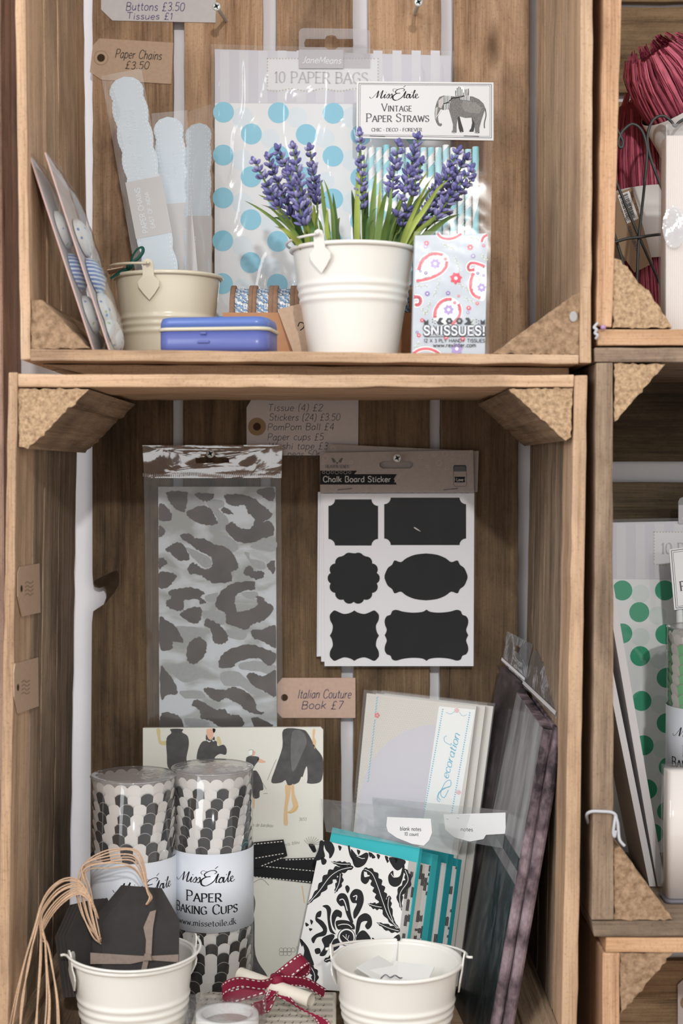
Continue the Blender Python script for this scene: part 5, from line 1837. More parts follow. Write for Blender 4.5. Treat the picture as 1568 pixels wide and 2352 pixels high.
ik.poly(notched(754, 1147, 868, 1253, 15), CHB, 1)
ik.poly(notched(882, 1143, 1070, 1252, 15), CHB, 1)
sc = []
for k in range(14):
    a = 2 * pi * k / 14
    cx, cy = 812 + 46 * cos(a), 1328 + 46 * sin(a)
    for j in range(-3, 4):
        b_ = a + j * 0.36
        sc.append((cx + 14 * cos(b_), cy + 14 * sin(b_)))
ik.poly(sc, CHB, 1)
ov = []
q = [(0, -54), (25, -51), (45, -43), (58, -34), (72, -38), (78, -28), (88, -20), (95, -4), (95, 0)]
half = smooth_list(q)
full = half + [(x, -y) for x, y in half[::-1]][1:]
full += [(-x, y) for x, y in full[::-1]][1:-1]
ik.poly([(978 + x, 1325 + y) for x, y in full], CHB, 1)
ik.poly(bracket(757, 1402, 870, 1518), CHB, 1)
ik.poly(bracket(883, 1400, 1075, 1518), CHB, 1)
CHALK = mat('chalk_smudge', (84, 84, 82), 0.8, 0.1)
ik.curve([(950, 1211), (958, 1216), (966, 1221)], 3, mat('chalk_mark', (190, 188, 184), 0.8, 0.1), 2, taper=2)
me.build('stickers', o)
me = M()
hd = [(734, 1040), (1086, 1034), (1088, 1128)] + [(1088 - i * 7.1, 1131 + 2.2 * (i % 2)) for i in range(50)] + [(735, 1132)]
sl = [(878, 1059), (900, 1059), (904, 1052), (920, 1052), (924, 1059), (941, 1059), (948, 1064), (948, 1071), (941, 1076), (878, 1076), (871, 1071), (871, 1064)]
tri = tessellate_polygon([[Vector((x, y, 0)) for x, y in hd], [Vector((x, y, 0)) for x, y in sl]])
me.add([pl.hit(x, y, 0.0012) for x, y in hd + sl], [tuple(t_) for t_ in tri], GCARD)
ik = inkon(me, pl, 0.0001, 0.0012)
BUB = mat('bubble_print', (186, 178, 174), 0.8, 0.1)
for x, y, r in ((747, 1052, 6), (806, 1062, 3.5), (965, 1049, 3.5), (998, 1044, 4), (1007, 1063, 6), (1022, 1042, 6), (982, 1071, 3), (1026, 1076, 3.5), (742, 1064, 3)):
    ik.ring(x, y, r, 1.0, BUB, 1)
ik.poly([(735, 1093), (735, 1081), (820, 1081), (813, 1089), (911, 1089), (904, 1100), (911, 1113), (735, 1113)], INK, 1)
for k in range(7):
    ik.ring(743 + k * 10, 1085, 4.0 if k % 2 else 3, 0.9, GCARD, 2, n=12)
for sx in (-1, 1):
    ik.blob([(774 + 4 * sx, 1058), (774 + 8 * sx, 1053), (774 + 13 * sx, 1052), (774 + 11 * sx, 1058), (774 + 8 * sx, 1063), (774 + 3 * sx, 1060)], INKG, 1, 3)
ik.poly([(774, 1067), (770, 1061), (774, 1062), (778, 1061)], INKG, 1)
# jam jar
ik.frame([(1041, 1076), (1043, 1070), (1068, 1070), (1070, 1076), (1071, 1112), (1068, 1117), (1044, 1117), (1041, 1112)], 1.0, INKG, 1)
ik.poly([(1040, 1073), (1042, 1068), (1069, 1068), (1071, 1073), (1070, 1083), (1041, 1083)], INKG, 1)
ik.poly([(1043, 1095), (1068, 1095), (1066, 1101), (1068, 1108), (1043, 1108), (1045, 1101)], INK, 1)
me.build('header_card', o)
me = M(); ik = inkon(me, pl, 0.0001, 0.0012)
CK = mat('chalk_white', (216, 214, 210), 0.8, 0.1)
ik.text('Chalk Board Sticker', 742, 1107, 13, CK, 155, 'sans', 0.0, 3, weight=1.15)
ik.text('HEAVEN SENDS', 748, 1075, 7, INKG, 53, 'serif', 0.0, 3)
ik.text('4sheets', 1035, 1048, 8, BUB, 42, 'sans', 0.0, 3)
ik.text('24 pcs', 1035, 1061, 8, BUB, 36, 'sans', 0.0, 3)
ik.text('Love', 1048, 1105, 7, CK, 15, 'sans', 0.0, 3, weight=1.2)
ik.line([(905, 1108), (920, 1089)], 1.5, BUB, 3)
me.build('lettering', o)
for xa in (776, 1018):
    me = M()
    me.tube([pl.hit(xa, 1125, 0.0012), pl.hit(xa, 1125, 0.0022), pl.hit(xa + 32, 1122, 0.0022), pl.hit(xa + 32, 1122, 0.0012)], 0.0003, STEEL, 6)
    me.build('staple', o)
sheet_film('clear_bag', pl, [(737, 1128), (1093, 1127), (1090, 1533), (741, 1533)], film('sticker_film', gloss=0.02, rough=0.14, milk=0.006), o, 0.0014, 0.0005, 50, 24, 30, 4.0)
cross_screw('screw', 'screw holding the chalkboard sticker packs', 912, 1052, 0.262)

# ---- kraft price tags
t, pl = tag_card('price_tag', 'kraft tag reading Italian Couture Book between leopard pack and stickers', [(636, 1572), (648, 1557), (816, 1557), (816, 1649), (648, 1649), (636, 1636)], (653, 1602), mat('kraft_pinkish', (196, 168, 152), 0.8, 0.1, vary=0.05, scale=250), hr=8)
me = M(); ik = inkon(me, pl)
ik.text('Italian Couture', 683, 1604, 20, BIROD, 122, 'hand', 0.0, slant=0.2, weight=1.05)
ik.text('Book £7', 692, 1628, 18, BIROD, 94, 'hand', 0.0, slant=0.2, weight=1.2)
me.build('handwriting', t)
a = P(35.2, 1300, 0); b = P(31.0, 1600, 0)
plw = Pl(a + Vector((0.001, 0, 0)), b + Vector((0.001, 0, 0)), a + Vector((0.001, 0.1, 0)))
for lab, pts, hx, hy in (('small kraft tag on the left side board, the upper one', [(46, 1302), (91, 1294), (93, 1407), (51, 1416), (41, 1370), (41, 1316)], 49, 1352), ('small kraft tag on the left side board, the lower one', [(35, 1524), (88, 1510), (89, 1622), (41, 1639), (33, 1600), (32, 1545)], 41, 1579)):
    t, _ = tag_card('kraft_tag', lab, pts, None, KRAFT, pl=plw, group='small kraft tags on the side board')
    me = M(); ik = inkon(me, plw)
    ik.disc(hx, hy, 2.4, KRAFTD, 2, ry=8)
    for k in range(4):
        ik.curve([(hx + 8, hy - 12 + k * 9), (hx + 14, hy - 16 + k * 9), (hx + 20, hy - 12 + k * 9), (hx + 27, hy - 17 + k * 9)], 1.6, mat('faded_pencil', (150, 128, 112), 0.8, 0.1), 2)
    me.build('handwriting', t)

# ---- fashion illustration book
pl = Pl(P(330, 2323, 0.215), P(740, 2323, 0.215), P(330, 1672, 0.246))
o = thing('illustrated_book', 'cream book of fashion sketches tied with black stitched ribbon', 'book', tuple(pl.hit(530, 2323)))
CRM = mat('book_cream', (224, 223, 214), 0.65, 0.2)
me = M(); slab(me, pl, [(328, 1672), (736, 1670), (742, 1676), (741, 2323), (328, 2323)], 0.012, CRM, mat('book_pages', (212, 209, 198), 0.8, 0.1))
ik = inkon(me, pl, 0.0001)
DRESS = mat('wash_charcoal', (86, 86, 86), 0.75, 0.15, vary=0.16, scale=120)
DRESL = mat('wash_grey', (112, 112, 112), 0.75, 0.15, vary=0.12, scale=120)
SKIN = mat('wash_skin', (222, 190, 148), 0.75, 0.15)
SKIN2 = mat('wash_peach', (226, 182, 158), 0.75, 0.15)
LINE = mat('pen_line', (120, 112, 98), 0.75, 0.15)
Z7 = lambda x, y: (320 + x / 3.564, 1660 + y / 3.564)


def zp(s_, m, l=1, k=4, rag=0.0):
    ik.blob([Z7(*map(float, q.split(','))) for q in s_.split()], m, l, k, rag)


def zl(s_, w, m, l=2, taper=False):
    ik.curve([Z7(*map(float, q.split(','))) for q in s_.split()], w, m, l, 5, taper)


zp('140,52 170,52 172,110 180,150 222,150 222,182 165,175 150,120', mat('wash_sand', (214, 198, 150), 0.75, 0.15), 1)
zp('255,52 355,52 350,78 395,110 405,180 385,290 385,380 245,380 225,260 222,130 262,84', DRESS, 2)
zp('555,52 610,52 605,100 590,140 562,130 548,80', SKIN2, 2)
zp('600,48 622,52 618,76 604,80', INK, 3)
zp('548,95 545,140 575,155 615,150 612,112 590,140 565,130', DRESS, 3)
zp('510,160 560,148 630,150 640,190 690,180 715,220 705,262 660,255 620,280 600,320 480,320 475,240', DRESS, 2)
zp('632,120 655,115 672,170 655,185 640,160', mat('wash_sand', (214, 198, 150), 0.75, 0.15), 3)
zl('553,142 570,155 582,150', 1.8, PWHITE, 4); zl('597,140 606,150 614,142', 1.8, PWHITE, 4)
zp('895,230 915,220 930,230 925,262 905,270', PWHITE, 3); zl('895,228 912,220 928,228 924,262 903,270', 0.8, LINE, 4)
zp('925,225 950,240 940,265 925,275 920,245', SKIN2, 2)
zp('875,285 970,278 975,310 945,350 930,390 960,395 1000,470 1015,545 985,560 980,612 930,612 915,500 890,420', DRESS, 2)
zp('970,290 1030,315 1025,326 975,325', SKIN2, 2)
zp('932,612 945,612 940,700 930,690', SKIN, 2)
zp('1180,55 1330,55 1380,90 1440,200 1500,290 1500,430 1470,490 1375,495 1330,440 1300,490 1220,512 1195,470 1160,490 1080,488 1110,380 1170,200', DRESS, 2)
zp('1250,80 1330,70 1370,150 1330,260 1260,400 1240,300', DRESL, 3)
zp('1365,360 1375,400 1370,490 1330,480', CRM, 3)
zp('1420,55 1438,60 1432,120 1445,150 1438,210 1425,200 1415,140', SKIN, 2)
zp('1195,512 1238,512 1235,580 1215,680 1212,760 1215,830 1195,842 1180,820 1185,700 1195,600', SKIN, 2)
zp('1245,510 1265,510 1270,580 1300,670 1285,720 1240,740 1215,735 1255,690 1245,620', SKIN, 2)
zl('1210,730 1250,735 1300,680', 1.6, mat('shoe_yellow', (206, 180, 100), 0.7, 0.2), 4)
zl('1048,470 1080,390 1120,300', 0.8, LINE, 2); zl('1015,580 1050,578', 0.8, LINE, 2); zl('1000,480 1040,545', 0.8, LINE, 2)
for k in range(9):
    a_ = -2.6 + k * 0.28
    zl(f'1410,1010 {1410 + 40 * cos(a_)},{1010 + 40 * sin(a_)} {1410 + 80 * cos(a_ + .15)},{1010 + 80 * sin(a_ + .15)}', 0.9, LINE, 2)
zp('1385,995 1430,1000 1445,1050 1420,1060', INK, 2, 4, 0.6)
# figures lower on the cover
zp('900,1560 940,1600 950,1900 1040,2060 1060,2130 1010,2130 900,2050', DRESS, 1)
zp('925,1400 945,1440 948,1500 930,1580 915,1500', DRESL, 1)
zl('1330,1335 1340,1400 1350,1475', 2.6, SKIN, 2)
zl('1060,1330 1000,1280 930,1310', 1.0, LINE, 2)
for k in range(7):
    ik.ring(646 + (k % 4) * 9, 2182 + (k // 4) * 8, 5, 0.8, LINE, 2, n=10)
me.build('cover', o)
me = M(); ik = inkon(me, pl, 0.0001)
ik.text('is de bardeau', 578, 1898, 8, LINE, 48, 'hand', 0.04, 2, slant=0.3)
ik.text('3653', 686, 1885, 7, LINE, 17, 'hand', 0.0, 2, slant=0.2)
ik.text('nis bleu', 654, 1944, 8, LINE, 34, 'hand', -0.2, 2, slant=0.3)
me.build('lettering', o)
# black ribbon with white stitching
RB = mat('ribbon_black', (24, 24, 26), 0.6, 0.2, vary=0.2, scale=900)
ST = mat('stitch_white', (222, 220, 214), 0.7, 0.2)


def dash(ik, a, b, w, m, l, on=4.2, off=3.4):
    a, b = Vector(a), Vector(b)
    n = int((b - a).length / (on + off))
    t = (b - a).normalized()
    for k in range(n):
        p = a + t * (k * (on + off) + 1)
        ik.line([p, p + t * on], w, m, l)


me = M()
for pts, off, sts in (([(328, 1960), (579, 1978), (741, 1998), (741, 2032), (579, 2013), (328, 1994)], 0.0012, (((330, 1964), (741, 2002)), ((330, 1990), (741, 2028)))),
                      ([(640, 1972), (741, 1968), (741, 2000), (660, 1992), (600, 1982)], 0.0024, (((655, 1974), (741, 1971)),)),
                      ([(540, 1940), (579, 1934), (651, 1927), (656, 1945), (660, 1964), (630, 1978), (600, 1992), (540, 1990)], 0.0040, (((560, 1940), (652, 1931)), ((586, 1970), (657, 1958)), ((600, 1988), (655, 1966))))):
    slab(me, pl, pts, 0.0010, RB, off=off)
    ik = inkon(me, pl, 0.0001, off)
    for a_, b_ in sts:
        dash(ik, a_, b_, 2.0, ST, 1)
me.build('ribbon', o)

# ---- tubes of paper baking cups
CUPB = mat('cup_black', (44, 43, 42), 0.5, 0.3)
CUPE = mat('cup_cut_edge', (150, 146, 142), 0.6, 0.2)
CUPW = mat('cup_white', (226, 222, 218), 0.55, 0.3)
LAB = mat('tube_label', (214, 219, 227), 0.35, 0.4)
TUBEF = film('tube_film', gloss=0.05, rough=0.06, milk=0.03)


def cup_tube(label, cxp, y, topy, rpx, lab0, lab1, rot, seed, zb=None, cdark=CUPB):
    rr = random.Random(seed)
    mpp = (y + DIST) / FPX
    r = rpx * mpp
    c = Vector(((cxp - 784) * mpp, y, (zb if zb is not None else LOWZ) + 0.0006))
    ztop = P(cxp, topy, y).z
    o = thing('baking_cup_tube', label, 'baking cups', tuple(c), 'clear tubes of paper baking cups')
    pitch = 0.0088
    z = c.z + 0.001
    rc = r - 0.0012
    NT = 20
    off = 0.0
    pre = []
    while z + 0.0178 < ztop:
        pre.append(z)
        z += pitch
    for i, z in enumerate(pre):
        q = rr.random()
        off += rr.choice((0.2, -0.16, 0.24, 0.0)) if q < 0.6 else rr.choice((0.5, -0.5, 1.0)) + rr.uniform(-0.15, 0.15)
        me = M()
        H = pitch * 1.9
        last = i > len(pre) - 2
        for j in range(NT):
            a0 = 2 * pi * (j + off) / NT
            pts, fs = [], []
            for k in range(6):
                a = a0 + 2 * pi / NT * k / 5
                dz = -0.0024 * (2 * k / 5 - 1) ** 2 - (0.0006 if k in (0, 5) else 0)
                for rad, zz in ((rc - 0.0030, z), (rc, z + H + dz)):
                    pts.append(c + Vector((rad * sin(a), -rad * cos(a), zz - c.z)))
            fs = [(2 * k, 2 * k + 2, 2 * k + 3, 2 * k + 1) for k in range(5)]
            me.add(pts, fs, CUPW if (j % 2 or last) else cdark, True)
            if not (j % 2 or last):      # pale cut paper edge
                rim = []
                for k in range(6):
                    rim += [pts[2 * k + 1] + Vector((0, 0, 0)), pts[2 * k + 1] + Vector((0, 0, 0.0007))]
                me.add(rim, fs, CUPE, True)
        me.build('baking_cup', o)
    me = M()
    me.lathe([(0.0004, 0.0), (r, 0.0), (r, ztop - c.z - 0.0005), (r - 0.0008, ztop - c.z)], c, TUBEF, 64)
    me.build('clear_tube', o)
    me = M()
    prof = [(0.0004, 0.0016), (r * 0.3, 0.0008), (r * 0.55, 0.0018), (r * 0.8, 0.0006), (r * 0.97, 0.0010), (r + 0.0003, 0.0)]
    me.lathe([(a, ztop - c.z + b_) for a, b_ in prof], c, film('tube_lid_film', tint=(232, 228, 228), gloss=0.10, rough=0.12, milk=0.20, bump=0.4, bscale=60), 64)
    me.tube([c + Vector((r * cos(2 * pi * k / 64), r * sin(2 * pi * k / 64), ztop - c.z)) for k in range(64)], 0.0006, film('tube_edge', gloss=0.2, rough=0.1, milk=0.25), 6, closed=True)
    me.build('clear_lid', o)
    z0, z1 = P(cxp, lab0, y - r).z, P(cxp, lab1, y - r).z
    me = M()
    me.lathe([(r + 0.0003, z1 - c.z), (r + 0.0005, z1 - c.z), (r + 0.0005, z0 - c.z), (r + 0.0003, z0 - c.z)], c, LAB, 96)
    me.build('label_band', o)
    me = M()
    mq = (y - r + DIST) / FPX

    def f(x, yy, l):
        a = rot + x * mq / r
        return Vector((c.x + (r + 0.0006 + l) * sin(a), c.y - (r + 0.0006 + l) * cos(a), z0 - yy * mq))
    ik = Ink(me, f, 0.00008)
    script_logo(ik, -78, 66, 148, INK, 1)
    ik.text('Paper', -44, 110, 24, INK, 84, 'smallcaps', 0.0, 1, weight=1.05, small=0.8)
    ik.text('Baking Cups', -80, 139, 22, INK, 160, 'smallcaps', 0.0, 1, weight=1.05, small=0.8)
    ik.text('www.missetoile.dk', -70, 167, 14, INK, 146, 'serif', 0.0, 1, weight=0.9)
    me.build('lettering', o)
    return c, r


cup_tube('left tube of paper baking cups behind the black tags', 304, 0.152, 1780, 98, 1985, 2165, 0.42, 5)
cup_tube('right tube of paper baking cups in front of the cream book', 486, 0.174, 1762, 93.5, 1963, 2143, -0.12, 11)

# ---- left bucket, tags and cords
lx, ly = (302 - 784) / FPX * (DIST + 0.056), 0.056
LZ = LOWZ + 0.0005
RL = P(302, 2192, ly).z - LZ
bucket('metal_bucket', 'white metal bucket at bottom left filled with black tags', lx, ly, LZ, 0.0522, 0.0385, RL, CREAMW, (0.66, 0.59, 0.52), radians(-66), handle=(1, radians(-3)))
BLK = mat('tag_black', (54, 51, 50), 0.75, 0.15, vary=0.08, scale=120)
BLKE = mat('tag_edge', (124, 108, 96), 0.8, 0.1)
CORD = mat('cotton_cord', (208, 176, 148), 0.85, 0.1, vary=0.15, scale=700, bump=0.5)
TAU = mat('taupe_ribbon', (132, 117, 107), 0.6, 0.2, vary=0.1, scale=300)


def tag_bundle(label, pts, n, step, pl, group):
    o = thing('tag_bundle', label, 'tags', tuple(pl.hit(pts[-1][0], pts[-1][1])), group)
    for k in range(n):
        me = M()
        slab(me, pl, [(x + step[0] * k, y + step[1] * k) for x, y in pts], 0.0012, BLK, BLKE, off=-0.0022 * k)
        me.build('tag', o)
    return o


pl = Pl(P(240, 2225, 0.046), P(400, 2225, 0.046), P(240, 2040, 0.064))
o = tag_bundle('front bundle of black tags with taupe ribbon in the white bucket', [(301, 2035), (371, 2040), (412, 2112), (409, 2300), (234, 2300), (235, 2116)], 5, (-6.5, -0.5), pl, 'bundles of black tags')
me = M(); ik = inkon(me, pl); ik.disc(341, 2077, 4, KRAFTD, 1); me.build('eyelet', o)
me = M()
slab(me, pl, [(208, 2188), (300, 2194), (338, 2196), (410, 2192), (410, 2210), (342, 2205), (300, 2214), (208, 2214)], 0.0006, TAU, off=0.0012)
slab(me, pl, [(345, 2094), (359, 2090), (352, 2130), (350, 2160), (348, 2200), (334, 2200), (336, 2160), (330, 2130)], 0.0006, TAU, off=0.0022)
slab(me, pl, [(333, 2190), (346, 2190), (350, 2206), (330, 2206)], 0.002, TAU, off=0.0036)
slab(me, pl, [(330, 2204), (342, 2205), (334, 2240), (322, 2240)], 0.0006, TAU, off=0.0016)
me.build('ribbon', o)
me = M()
for k in range(7):
    q = [(341, 2077, .003), (347 + rnd.uniform(-1, 3), 2062, -.002), (342, 2046, 0), (324 + k * 1.5, 2012 - k * 5, .002), (300 + k * 2, 1992 - k * 7 + rnd.uniform(-3, 3), .004), (256 + rnd.uniform(-8, 8), 1992 - k * 6.5 + rnd.uniform(-3, 3), .006), (206 - k * 1.5 + rnd.uniform(-3, 3), 1998 - k * 2, .005), (180 + (k * 3 % 7) * 5.5, 2040 + rnd.uniform(-8, 8), .004), (190 + (k * 3 % 7) * 5.5, 2095, .003), (214 + (k * 3 % 7) * 3, 2138 + k * 2, .001), (233, 2156 + k * 2, -.004)]
    me.tube(smooth_path([pl.hit(x, y, 0.005 + z + (k * 5 % 7) * 0.0013) for x, y, z in q], 6), 0.00062, CORD, 6)
me.build('cord', o)
pl = Pl(P(150, 2225, 0.052), P(235, 2225, 0.064), P(150, 2080, 0.068))
o = tag_bundle('rear bundle of black tags leaning left in the white bucket', [(186, 2076), (246, 2062), (262, 2100), (262, 2290), (170, 2290), (152, 2150)], 4, (-7, 0.5), pl, 'bundles of black tags')
me = M()
for k in range(11):
    e, g = rnd.uniform(-7, 7), rnd.uniform(-12, 12)
    q = [(226, 2110, 0.050), (205 + e, 2060 + k * 1.5, 0.046), (178, 2020 + k * 3.4, 0.042), (138 - k * 1.0 + e * .5, 2020 + k * 6.5 + e, 0.034 + e * .0004), (100 - k + e, 2060 + k * 9, 0.026 - e * .0005), (76 + k * 3 + e + g * .5, 2140 + k * 3, 0.016 + g * .0003), (56 + k * 6 + e + g, 2215, 0.010 + e * .0003), (34 + k * 9.5 + e * 1.5 + g, 2300, 0.006), (18 + k * 12 + g, 2395, 0.004)]
    me.tube(smooth_path([P(x, y, yy) for x, y, yy in q], 6), 0.00064, CORD, 6)
me.build('cord', o)

# ---- right bucket with paper slips
rx, ry = (913 - 784) / FPX * (DIST + 0.052), 0.052
RR = P(913, 2206, ry).z - LZ
bucket('metal_bucket', 'white metal bucket at the bottom right of the lower crate', rx, ry, LZ, 0.0540, 0.0390, RR, CREAMW, (0.66, 0.59, 0.52), radians(80), handle=(1, radians(-8)))
for k, (dx, dy, a, tl) in enumerate(((-0.006, 0.008, 0.5, 0.35), (0.012, 0.012, -0.4, 0.3), (-0.016, 0.018, 1.0, 0.25))):
    c = Vector((rx + dx, ry + dy, LZ + RR - 0.017 + 0.002 * k))
    o = thing('paper_slip', ('folded white slip in the bottom right bucket, the left one', 'folded white slip in the bottom right bucket, the right one', 'folded white slip in the bottom right bucket, behind the others')[k], 'paper slip', tuple(c), 'white slips in the bucket')
    me = M()
    R = Matrix.Rotation(a, 3, 'Z') @ Matrix.Rotation(tl, 3, 'X')
    pts = [c + R @ Vector(p) for p in ((-0.018, -0.011, 0), (0.018, -0.011, 0), (0.018, 0.011, 0.002), (-0.018, 0.011, 0.002))]
    me.prism(pts, Vector((0, 0, -0.0012)), PAPER)
    me.build('paper', o)
    if k == 0:
        me = M()
        me.tube(smooth_path([c + Vector(p) for p in ((-0.008, -0.012, 0.003), (-0.004, -0.010, 0.0055), (0.000, -0.011, 0.0035), (0.004, -0.012, 0.0055), (0.008, -0.011, 0.003), (0.010, -0.009, 0.0025))], 5), 0.0006, STEEL, 6)
        me.build('wire_spring', o)

# ---- music paper gift box with burgundy ribbon
gx0, gx1, gy0, gy1 = -0.127, -0.0045, 0.004, 0.126
gz = P(600, 2278, 0.126).z
o = thing('gift_box', 'gift box wrapped in music paper with a burgundy stitched bow', 'gift box', ((gx0 + gx1) / 2, (gy0 + gy1) / 2, LZ))
MUS = mat('music_paper', (214, 206, 192), 0.7, 0.15, vary=0.05, scale=40)
NOTE = mat('music_print', (84, 76, 68), 0.7, 0.15)
me = M()
me.box(((gx0 + gx1) / 2, (gy0 + gy1) / 2, (LZ + gz) / 2), (gx1 - gx0, gy1 - gy0, gz - LZ), MUS)
ik = Ink(me, lambda x, y, l: Vector((gx0 + x, gy0 + y, gz + l)), 0.0002)
for s_ in range(9):
    yb = 0.006 + s_ * 0.0135
    for k in range(5):
        ik.line([(0.003, yb + k * 0.0013), (gx1 - gx0 - 0.003, yb + k * 0.0013)], 0.00022, NOTE, 1)
    x = 0.008
    while x < gx1 - gx0 - 0.008:
        q = yb + rnd.choice((0, 1, 2, 3, 4)) * 0.0013
        ik.disc(x, q, 0.00085, NOTE, 1, n=8)
        ik.line([(x + 0.0007, q), (x + 0.0007, q + 0.0045)], 0.0003, NOTE, 1)
        x += rnd.uniform(0.0035, 0.008)
me.build('wrapped_box', o, bevel=0.0012)
BUR = mat('ribbon_burgundy', (122, 22, 50), 0.55, 0.25, vary=0.12, scale=900)


def ribbon(me, ctr, wv, w, m, sm, k=6):
    c = smooth_path([Vector(p) for p in ctr], k)
    n = len(c)
    wv = [Vector(v) for v in wv]
    W = []
    for i in range(n):
        t = i / (n - 1) * (len(wv) - 1)
        j = min(int(t), len(wv) - 2)
        W.append(wv[j].lerp(wv[j + 1], t - j).normalized() * w / 2)
    pts = []
    for p, q in zip(c, W):
        pts += [p - q, p + q]
    me.add(pts, [(2 * i, 2 * i + 1, 2 * i + 3, 2 * i + 2) for i in range(n - 1)], m, True)
    # stitches on both faces near both edges
    acc, on = 0.0, True
    for i in range(n - 1):
        if i % 2:
            continue
        t = c[i + 1] - c[i]
        nn = t.cross(W[i]).normalized()
        for sg in (-0.76, 0.76):
            for fz_ in (-0.0003, 0.0003):
                a, b_ = c[i] + W[i] * sg, c[i + 1] + W[i + 1] * sg
                e = W[i] * 0.085
                me.add([a - e + nn * fz_, a + e + nn * fz_, b_ + e + nn * fz_, b_ - e + nn * fz_], [(0, 1, 2, 3)], sm)


RW = 0.0125
me = M()
top = gz + 0.0012
up_ = Vector((0, 0, 1))
kx_, ky_ = (635 - 784) / FPX * (DIST + 0.075), 0.072
kz = P(635, 2252, ky_).z
ribbon(me, [P(592, 2300, 0.05), (kx_ - 0.012, ky_ - 0.012, top + 0.003), (kx_, ky_, kz)], [(1, 0.2, 0.2), (1, 0.2, 0.3)], RW, BUR, ST, 10)
K = Vector((kx_, ky_, kz))
for path, wv in ((([K, P(602, 2262, 0.062), P(548, 2248 + 8, 0.056), P(512, 2272, 0.058), P(520, 2290, 0.064), P(575, 2276, 0.07), K + Vector((-0.002, 0.002, -0.003))]), [(0, -0.5, 1), (0, -0.6, 1), (0, -0.3, 1), (0, 0.4, 1), (0, 0.6, 1)]),
                 ([K, P(650, 2240, 0.078), P(690, 2208, 0.086), P(703, 2204, 0.092), P(698, 2226, 0.095), P(660, 2250, 0.088), K + Vector((0.002, 0.004, -0.002))], [(0.5, -0.3, -0.8), (0.63, -0.2, -0.75), (0.63, -0.4, -0.6), (0.6, 0.2, -0.75), (0.5, 0.3, -0.8)]),
                 ([K, P(665, 2252, 0.07), P(705, 2258, 0.075), P(745, 2282, 0.085)], [(0, -0.4, 1), (0, -0.5, 1), (0.2, -0.5, 0.9)]),
                 ([K, P(628, 2280, 0.062), P(604, 2306, 0.052)], [(1, 0.1, 0.4), (1, 0.2, 0.5), (1, 0.3, 0.5)]),
                 ([K, P(648, 2285, 0.06), P(690, 2316, 0.045), P(735, 2340, 0.028), P(748, 2370, 0.016), P(748, 2420, 0.006)], [(0.8, 0.4, 0.4), (0.6, -0.8, 0.1), (0.9, -0.4, 0.1), (1, 0, 0.1)])):
    ribbon(me, path, wv, RW, BUR, ST, 9)
me.lathe([(0.0005, -0.0055), (0.0055, -0.005), (0.0068, 0), (0.0055, 0.005), (0.0005, 0.0055)], K, BUR, 14)
me.build('ribbon_bow', o)
me = M()
a, b_ = P(550, 2238, 0.092), P(714, 2298, 0.050)
ax = (b_ - a).normalized()
u = ax.orthogonal().normalized(); v = ax.cross(u)
pts, fs = [], []
for i in range(2):
    for k in range(40):
        an = 2.6 * pi * k / 39 * 1.3
        rr_ = 0.0062 - 0.0000012 * k * k
        pts.append((a if i == 0 else b_) + (u * cos(an) + v * sin(an)) * rr_)
fs = [(k, k + 1, 41 + k, 40 + k) for k in range(39)]
me.add(pts, fs, MUS, True)
me.build('paper_scroll', o)

# ---- washi tape in a clear box on the gift box
tx_, ty_ = (519 - 784) / FPX * (DIST + 0.036), 0.036
tzb = gz + 0.0012
o = thing('tape_roll', 'roll of white tape in a clear box on the gift box', 'tape', (tx_, ty_, tzb))
c = Vector((tx_, ty_, tzb + 0.001))
TPW = mat('tape_white', (226, 226, 224), 0.4, 0.4)
me = M(); me.lathe([(0.0205, 0.0), (0.0258, 0.0), (0.0262, 0.0008), (0.0262, 0.0112), (0.0258, 0.012), (0.0205, 0.012), (0.0205, 0.0)], c, TPW, 64); me.build('tape', o)
me = M()
me.lathe([(0.0002, 0.004), (0.0203, 0.004), (0.0203, 0.0015), (0.0002, 0.0015)], c, mat('tape_card', (206, 198, 192), 0.7, 0.2), 48)
ik = Ink(me, lambda x, y, l: Vector((tx_ - x, ty_ - y, c.z + 0.0041 + l)), 0.0001)
for yy in (-0.004, 0.001, 0.006):      # faint illegible print round the core
    x = -0.012 + abs(yy)
    while x < 0.012 - abs(yy):
        w_ = rnd.uniform(0.0008, 0.0020)
        ik.curve([(x, yy), (x + w_ * .4, yy - 0.0012), (x + w_, yy + 0.0002)], 0.0003, NOTE, 1, 3)
        x += w_ + 0.0007
me.build('inner_card', o)
me = M()
bx0, bx1, by0, by1 = tx_ - 0.035, tx_ + 0.032, ty_ - 0.030, ty_ + 0.034
me.box(((bx0 + bx1) / 2, (by0 + by1) / 2, c.z + 0.0078), (bx1 - bx0, by1 - by0, 0.0160), film('box_film', gloss=0.07, rough=0.1, milk=0.05, bump=0.3, bscale=40))
me.build('clear_box', o, bevel=0.0008)

# ---- damask note card packs
TRn, TLn, BLn = P(940, 1978, 0.122), P(737, 1929, 0.1945), P(683, 2196, 0.170)
pl = Pl(TRn, TLn, BLn)
TEAL = mat('envelope_teal', (64, 178, 184), 0.6, 0.2)
TEAL2 = mat('envelope_teal_deep', (42, 146, 154), 0.6, 0.2)
CARDW = mat('note_card_white', (226, 225, 222), 0.6, 0.2)
DMK = mat('damask_black', (40, 40, 42), 0.6, 0.2)
wv_ = (TRn - TLn)
front = [(737, 1929), (938, 1977.5), (898, 2285), (668, 2268)]


